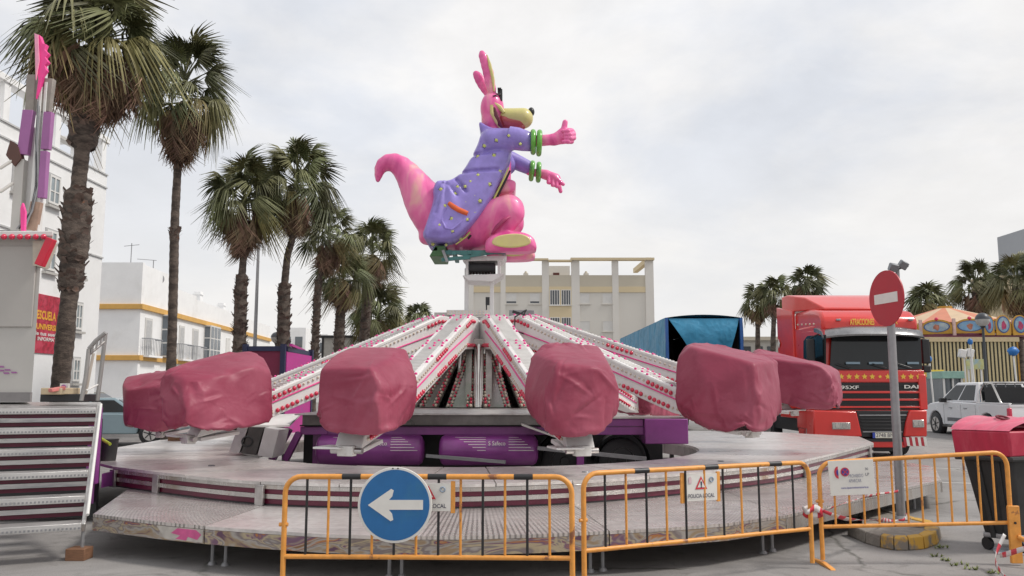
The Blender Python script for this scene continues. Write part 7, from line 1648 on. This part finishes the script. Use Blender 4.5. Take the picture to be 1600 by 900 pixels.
# bucket and cloth on the platform
c = G(169, 720, ZU); bk = thing('plastic_bucket', 'dark plastic bucket standing on the platform beside the stairs', 'bucket', c); MB().tube([c, c+V((0, 0, .29)), c+V((0, 0, .31))], [.10, .125, .13], 18, caps=True).build('body', M_bin, bk, smooth=60)
MB().tube([P(154, 683, 11.3), P(162, 688, 11.2), P(172, 694, 11.1)], .022, 8).build('yellow_strap', mat('acid yellow strap', (.45, .55, .05), .5), label='acid yellow strap hanging over the bucket', cat='strap')
c = G(262, 689, ZU); MB().bx((c.x, c.y, ZU), (c.x+.42, c.y+.3, ZU+.12)).build('wood_block', M_wood, label='brown wooden block lying on the platform under the left covers', cat='block', bevel=.006)
# mast of another ride behind the booth, leaning slightly
YM = 13.0
ms = thing('ride_mast', 'white lattice mast with mauve panels and a hot pink flame top, rising above the booth', 'ride mast', P(45, 362, YM))
m_ = lambda px, py, dy=0: P(px, py, YM+dy)
def mbeam(name, m, a, b, wd, ht, w2=None, **kw): return MB().beam(a, b, wd, ht, up=(0, 1, 0), w2=w2).build(name, m, ms, bevel=.006, **kw)
mbeam('rail', M_white, m_(50, 362), m_(70, 92), .06, .14); mbeam('rail', M_white, m_(60, 362), m_(75, 130), .045, .12)
mbeam('back_plate', M_armwhite, m_(46, 362, .12), m_(62, 200, .12), .30, .06, .22)
mbeam('grey_panel', mat('weathered grey panel', (.30, .27, .24), .5, .3, .2, 5), m_(48, 178), m_(51, 118), .14, .10); mbeam('grey_panel', mat('weathered grey panel', (.30, .27, .24), .5, .3, .2, 5), m_(72, 175), m_(79, 124), .14, .10)
for a, b in (((37, 242), (46, 173)), ): mbeam('mauve_panel', M_mauve, m_(*a, -.03), m_(*b, -.03), .17, .10)
mbeam('mauve_panel', M_mauve, m_(72, 234, -.03), m_(77, 176, -.03), .13, .10); mbeam('mauve_panel', M_mauve, m_(66, 310, -.03), m_(71, 237, -.03), .11, .10)
mbeam('tan_panel', mat('tan scuffed panel', (.36, .24, .18), .6, 0, .2, 6), m_(50, 360, -.05), m_(58, 316, -.05), .17, .08)
mbeam('grey_post', M_greywall, m_(26, 362), m_(34, 250), .14, .12)
MB().prism([(m_(a, b).x, m_(a, b).z) for a, b in ((15, 245), (22, 222), (34, 232), (38, 250), (28, 262))], (0, YM-.1, 0), (1, 0, 0), (0, 0, 1), (0, .12, 0)).build('brown_bracket', mat('dark brown bracket', (.10, .045, .035), .6), ms)
for a, b in (((0, 263), (30, 244)), ((0, 300), (26, 282))): MB().tube([m_(*a, -.2), m_(*b)], .025, 8).build('stay', M_greywall, ms)
flame = [(62, 158), (66, 128), (63, 100), (64, 58), (69, 60), (73, 72), (79, 74), (76, 82), (82, 88), (77, 94), (82, 101), (76, 106), (79, 114), (73, 122), (69, 140)]
MB().prism([(m_(a, b).x, m_(a, b).z) for a, b in flame], (0, YM-.12, 0), (1, 0, 0), (0, 0, 1), (0, .08, 0)).build('pink_flame', mat('fluorescent pink', (.85, .06, .30), .4), ms, bevel=.008)
MB().prism([(m_(a, b).x, m_(a, b).z) for a, b in ((64, 130), (62, 58), (67, 60), (69, 100))], (0, YM-.15, 0), (1, 0, 0), (0, 0, 1), (0, .025, 0)).build('pale_pink_strip', mat('pale pink', (.85, .35, .50), .4), ms)
MB().prism([(m_(a, b).x, m_(a, b).z) for a, b in ((73, 374), (72, 340), (75, 332), (79, 345), (78, 376))], (0, YM-.7, 0), (1, 0, 0), (0, 0, 1), (0, .05, 0)).build('pink_tongue', mat('fluorescent pink', (.85, .06, .30), .4), ms)
rnd = random.Random(4)
for k in range(5):
    x0_ = 57+rnd.uniform(-4, 5); MB().tube([m_(x0_+6, 150+k*8, -.06), m_(x0_+2, 220, -.09), m_(x0_+1+k, 290, -.07), m_(x0_-6, 330, -.12), m_(x0_-16-k*3, 358, -.15)], .012, 6).build('cable', M_black if k % 2 else M_pole, ms)

# ---------------------------------------------------------------- fan palms
def frond_mesh(name, m, seed, N=28, span=115, drop=.55, fold=.10, pet=.75, blade=1.0, twist=0, ragged=.18, wdt=1.0):
    rnd = random.Random(seed); mb = MB()
    pts = [V((pet*f, 0, -.10*f*f)) for f in (0, .35, .7, 1)]; mb.tube(pts, [.028, .022, .016, .012], 4, caps=False)
    c = pts[-1]
    for i in range(N):
        a = R(-span+2*span*(i+.5)/N)+rnd.uniform(-.03, .03); Ln = blade*(.72+.28*cos(a*.72))*(1+rnd.uniform(-ragged, ragged*.4)); d = V((cos(a), sin(a), 0)); s_ = V((-sin(a), cos(a), 0))
        hw = .5*2*R(span)/N*wdt; dr = drop*rnd.uniform(.75, 1.3); kink = rnd.uniform(.45, .7)
        def at(f, lat, up):
            z = -dr*Ln*max(0, f-.25)**1.8*1.5-.10*f*abs(sin(a)); x = f
            if f > kink: z -= (f-kink)*dr*.8; x = f-(f-kink)*.35*min(1, dr)
            return c+d*(Ln*x)+s_*lat+V((0, 0, z+up))
        st_ = [(.02, .02), (.35, .35*hw*blade), (.58, .50*hw*blade), (.80, .26*hw*blade), (1.0, .004)]
        base = len(mb.v)
        for f, wd in st_: mb.v += [tuple(at(f, -wd, -fold*wd*4)), tuple(at(f, 0, fold*wd*3)), tuple(at(f, wd, -fold*wd*4))]
        for j in range(len(st_)-1):
            q = base+j*3; mb.f += [(q, q+3, q+4, q+1), (q+1, q+4, q+5, q+2)]; mb.m += [0, 0]
    me_o = mb.build(name, m, None, local=True, smooth=0); me = me_o.data; bpy.data.objects.remove(me_o); return me
fm = {}
for tag_, m, kw in (('green', M_frond, dict(drop=.50, span=145, fold=.18, pet=.92, blade=.62, ragged=.25)), ('droop', M_frond, dict(drop=1.15, span=135, fold=.18, pet=.88, blade=.66, ragged=.35)), ('yellow', M_frondy, dict(drop=1.4, span=110, fold=.2, pet=.70, blade=.74, ragged=.4)), ('dead', M_frondd, dict(drop=.35, span=34, fold=.30, ragged=.5, pet=.12, blade=1.15, wdt=1.9))):
    fm[tag_] = [frond_mesh('frond' if tag_ != 'dead' else 'dead_frond', m, 10*i+3, **kw) for i in range(4)]
    fm[tag_+'far'] = [frond_mesh('frond' if tag_ != 'dead' else 'dead_frond', m, 10*i+5, N=13, **kw) for i in range(3)]
boot_me = None
def palm(label, trunk, crown_h, scale, Y, n_green, n_dead, skirt, seed, far=False, rough=(), group='fan palms', r0=.16, wide=1.0):
    """trunk: picture points from the ground up to the crown's heart; skirt = length of dead leaf skirt in m"""
    n_green = int(n_green*1.3); scale *= .90; rnd = random.Random(seed); P3 = [P(a, b, Y) for a, b in trunk]
    P3[0].z = gz(P3[0].x, Y)-.02
    t = thing('fan_palm', label, 'palm tree', P3[0], 0, group)
    # trunk with rings
    mb = MB(); tot = [0]
    for i in range(1, len(P3)): tot.append(tot[-1]+(P3[i]-P3[i-1]).length)
    Lt = tot[-1]; M_ = max(12, int(Lt/(.10 if not far else .4))); nseg = 12 if not far else 8; rings = []
    def axis(s):
        for i in range(1, len(P3)):
            if s <= tot[i]+1e-6: return P3[i-1].lerp(P3[i], (s-tot[i-1])/(tot[i]-tot[i-1]))
        return P3[-1]
    for i in range(M_+1):
        s = Lt*i/M_; f = s/Lt; p = axis(s); rr_ = r0*(1.0-.28*f)*(1.35-.35*min(1, s/.8))
        for a_, b_, k_ in rough:
            if a_ < f < b_: rr_ *= k_
        rr_ *= 1+.05*mn.noise(V((s*1.4, seed, 0)))+(.03 if i % 2 else -.03)
        for j in range(nseg):
            an = 2*pi*j/nseg; q = rr_*(1+.10*mn.noise(V((cos(an)*1.7, sin(an)*1.7+seed, s*2.2)))); mb.v.append((p.x+q*cos(an), p.y+q*sin(an), p.z))
    for i in range(M_):
        for j in range(nseg): a, b = i*nseg+j, i*nseg+(j+1) % nseg; mb.f.append((a, b, b+nseg, a+nseg)); mb.m.append(0)
    mb.build('trunk', M_bark, t, smooth=70)
    if rough:
        mb = MB()
        for a_, b_, k_ in rough:
            cnt = int((b_-a_)*Lt*(70 if not far else 22))
            for _ in range(cnt):
                f = rnd.uniform(a_, b_); p = axis(f*Lt); an = rnd.uniform(0, 2*pi); edge = min(1, min(f-a_, b_-f)*Lt/.25+.4)
                rr_ = r0*(1-.28*f)*k_*.95; o = V((cos(an), sin(an), 0)); s_ = V((-sin(an), cos(an), 0)); w_ = rnd.uniform(.035, .07)*k_; L_ = rnd.uniform(.08, .17)*edge
                a3 = p+o*rr_*.92; tip = a3+o*L_*rnd.uniform(.35, .9)+V((0, 0, rnd.uniform(.5, 1.1)*L_))+s_*rnd.uniform(-.03, .03)
                mb.add([a3-s_*w_, a3+s_*w_, tip+s_*w_*.5, tip-s_*w_*.45, a3-V((0, 0, .05))], [(0, 1, 2, 3), (4, 1, 0), (0, 3, 2, 1)])
        mb.build('leaf_bases', M_boot, t, kind='stuff', smooth=0)
    heart = P3[-1]; inv = W[t].inverted(); suf = 'far' if far else ''
    def put(me, p, Rm, s_, nm):
        o = bpy.data.objects.new(nm, me); C.objects.link(o); o.parent = t; o.matrix_local = inv @ Matrix.Translation(p) @ Rm.to_4x4() @ Matrix.Scale(s_, 4)
    for i in range(n_green):
        f = (i+.5)/n_green; el = 84-94*f**.9+rnd.uniform(-13, 13); az = i*137.5+rnd.uniform(-14, 14)
        kind = 'green' if f < .50 else ('droop' if f < .80 or rnd.random() < .4 else 'yellow')
        Rm = Matrix.Rotation(R(az), 3, 'Z') @ Matrix.Rotation(-R(el), 3, 'Y') @ Matrix.Rotation(rnd.uniform(-.9, .9), 3, 'X')
        hgt = crown_h*(.5-.6*f)
        put(rnd.choice(fm[kind+suf]), heart+V((0, 0, hgt)), Rm, scale*rnd.uniform(.70, 1.08), 'frond')
    for i in range(n_dead):
        f = (i+.5)/n_dead; az = i*137.5+rnd.uniform(-20, 20); el = -58-29*min(1, f*1.5)+rnd.uniform(-7, 4)
        Rm = Matrix.Rotation(R(az), 3, 'Z') @ Matrix.Rotation(-R(el), 3, 'Y') @ Matrix.Rotation(rnd.uniform(-.9, .9), 3, 'X')
        z = -crown_h*.05-skirt*f*.75
        o = V((cos(R(az)), sin(R(az)), 0))*(r0*.9+.22*wide*(1-f*.75))
        put(rnd.choice(fm['dead'+suf]), heart+o+V((0, 0, z)), Rm, scale*rnd.uniform(.60, .85)*(1.0 if f < .7 else .85), 'dead_frond')
palm('nearest fan palm at the left with a huge shaggy crown cut by the top edge', [(88, 640), (98, 560), (112, 430), (121, 330), (124, 275), (131, 210), (140, 150), (150, 78)], .9, 1.16, 16.5, 46, 120, 1.0, 11, rough=((.42, .50, 1.35), (.49, .66, 1.75), (.76, .92, 1.9)), r0=.185, wide=2.6)
palm('tall slim fan palm second from the left with a long brown skirt', [(262, 640), (268, 560), (271, 450), (273, 350), (278, 255), (287, 160)], 1.6, .98, 20, 36, 70, 1.25, 12, rough=((.60, .64, 1.1),), r0=.125)
palm('bushy fan palm with an inverted leaf collar on its trunk, left of the twin palms', [(372, 600), (374, 540), (376, 470), (378, 430), (381, 395), (381, 325)], 1.2, 1.12, 26, 34, 64, 1.2, 13, rough=((.28, .70, 1.6),), r0=.145)
palm('fan palm with a rough lumpy trunk beside the thin grey mast', [(440, 600), (443, 520), (444, 450), (449, 400), (457, 372), (463, 300)], 1.3, 1.15, 27, 34, 56, .9, 14, rough=((.22, .62, 1.6),), r0=.145)
palm('smaller fan palm with a slim rough trunk, third in the row from the mast', [(490, 600), (492, 540), (497, 440), (505, 420), (513, 375)], 1.0, 1.02, 33, 27, 44, 1.0, 15, rough=((.30, .78, 1.4),), r0=.12)
palm('short thick fan palm with a full round crown right of the slim one', [(530, 600), (530, 530), (532, 490), (537, 440)], .8, 1.05, 35, 28, 46, .7, 16, rough=((.2, .8, 1.3),), r0=.2)
palm('fan palm with a yellowish brown skirt at the end of the left row', [(566, 600), (569, 530), (573, 480), (581, 402)], 1.3, 1.05, 37, 30, 34, .9, 17, rough=((.3, .8, 1.2),), r0=.22)
palm('low dark green palm in front of the last tall one of the left row', [(590, 600), (590, 550), (590, 500)], .8, 1.25, 40, 36, 10, .4, 18, r0=.25)
palm('tiny distant palm just left of the ride hub', [(655, 590), (655, 550), (655, 500)], .4, 1.05, 62, 22, 4, .3, 19, far=True, r0=.2)
palm('slender distant palm right of the blue trailer, left of a pair', [(1184, 600), (1184, 540), (1184, 478)], .8, 1.1, 60, 26, 22, 1.0, 20, far=True, r0=.22)
palm('slender distant palm close to the red lorry, right of a pair', [(1207, 600), (1208, 530), (1210, 465)], .8, 1.1, 58, 26, 20, 1.0, 21, far=True, r0=.22)
palm('palm crown showing above the red lorry roof', [(1262, 600), (1262, 500), (1262, 448)], .5, 1.15, 58, 28, 8, .4, 22, far=True, r0=.2)
palm('round palm crown behind the carousel canopy', [(1450, 600), (1449, 520), (1449, 475)], .6, 1.25, 60, 34, 20, .5, 23, far=True, r0=.25)
palm('large palm with a thick brown skirt behind the painted carousel boards', [(1530, 620), (1528, 540), (1525, 455)], 1.0, 1.2, 48, 25, 44, 1.2, 24, r0=.28)
palm('palm at the right edge in front of the beige building', [(1592, 620), (1592, 540), (1590, 450)], 1.0, 1.3, 44, 25, 36, .9, 25, r0=.28)
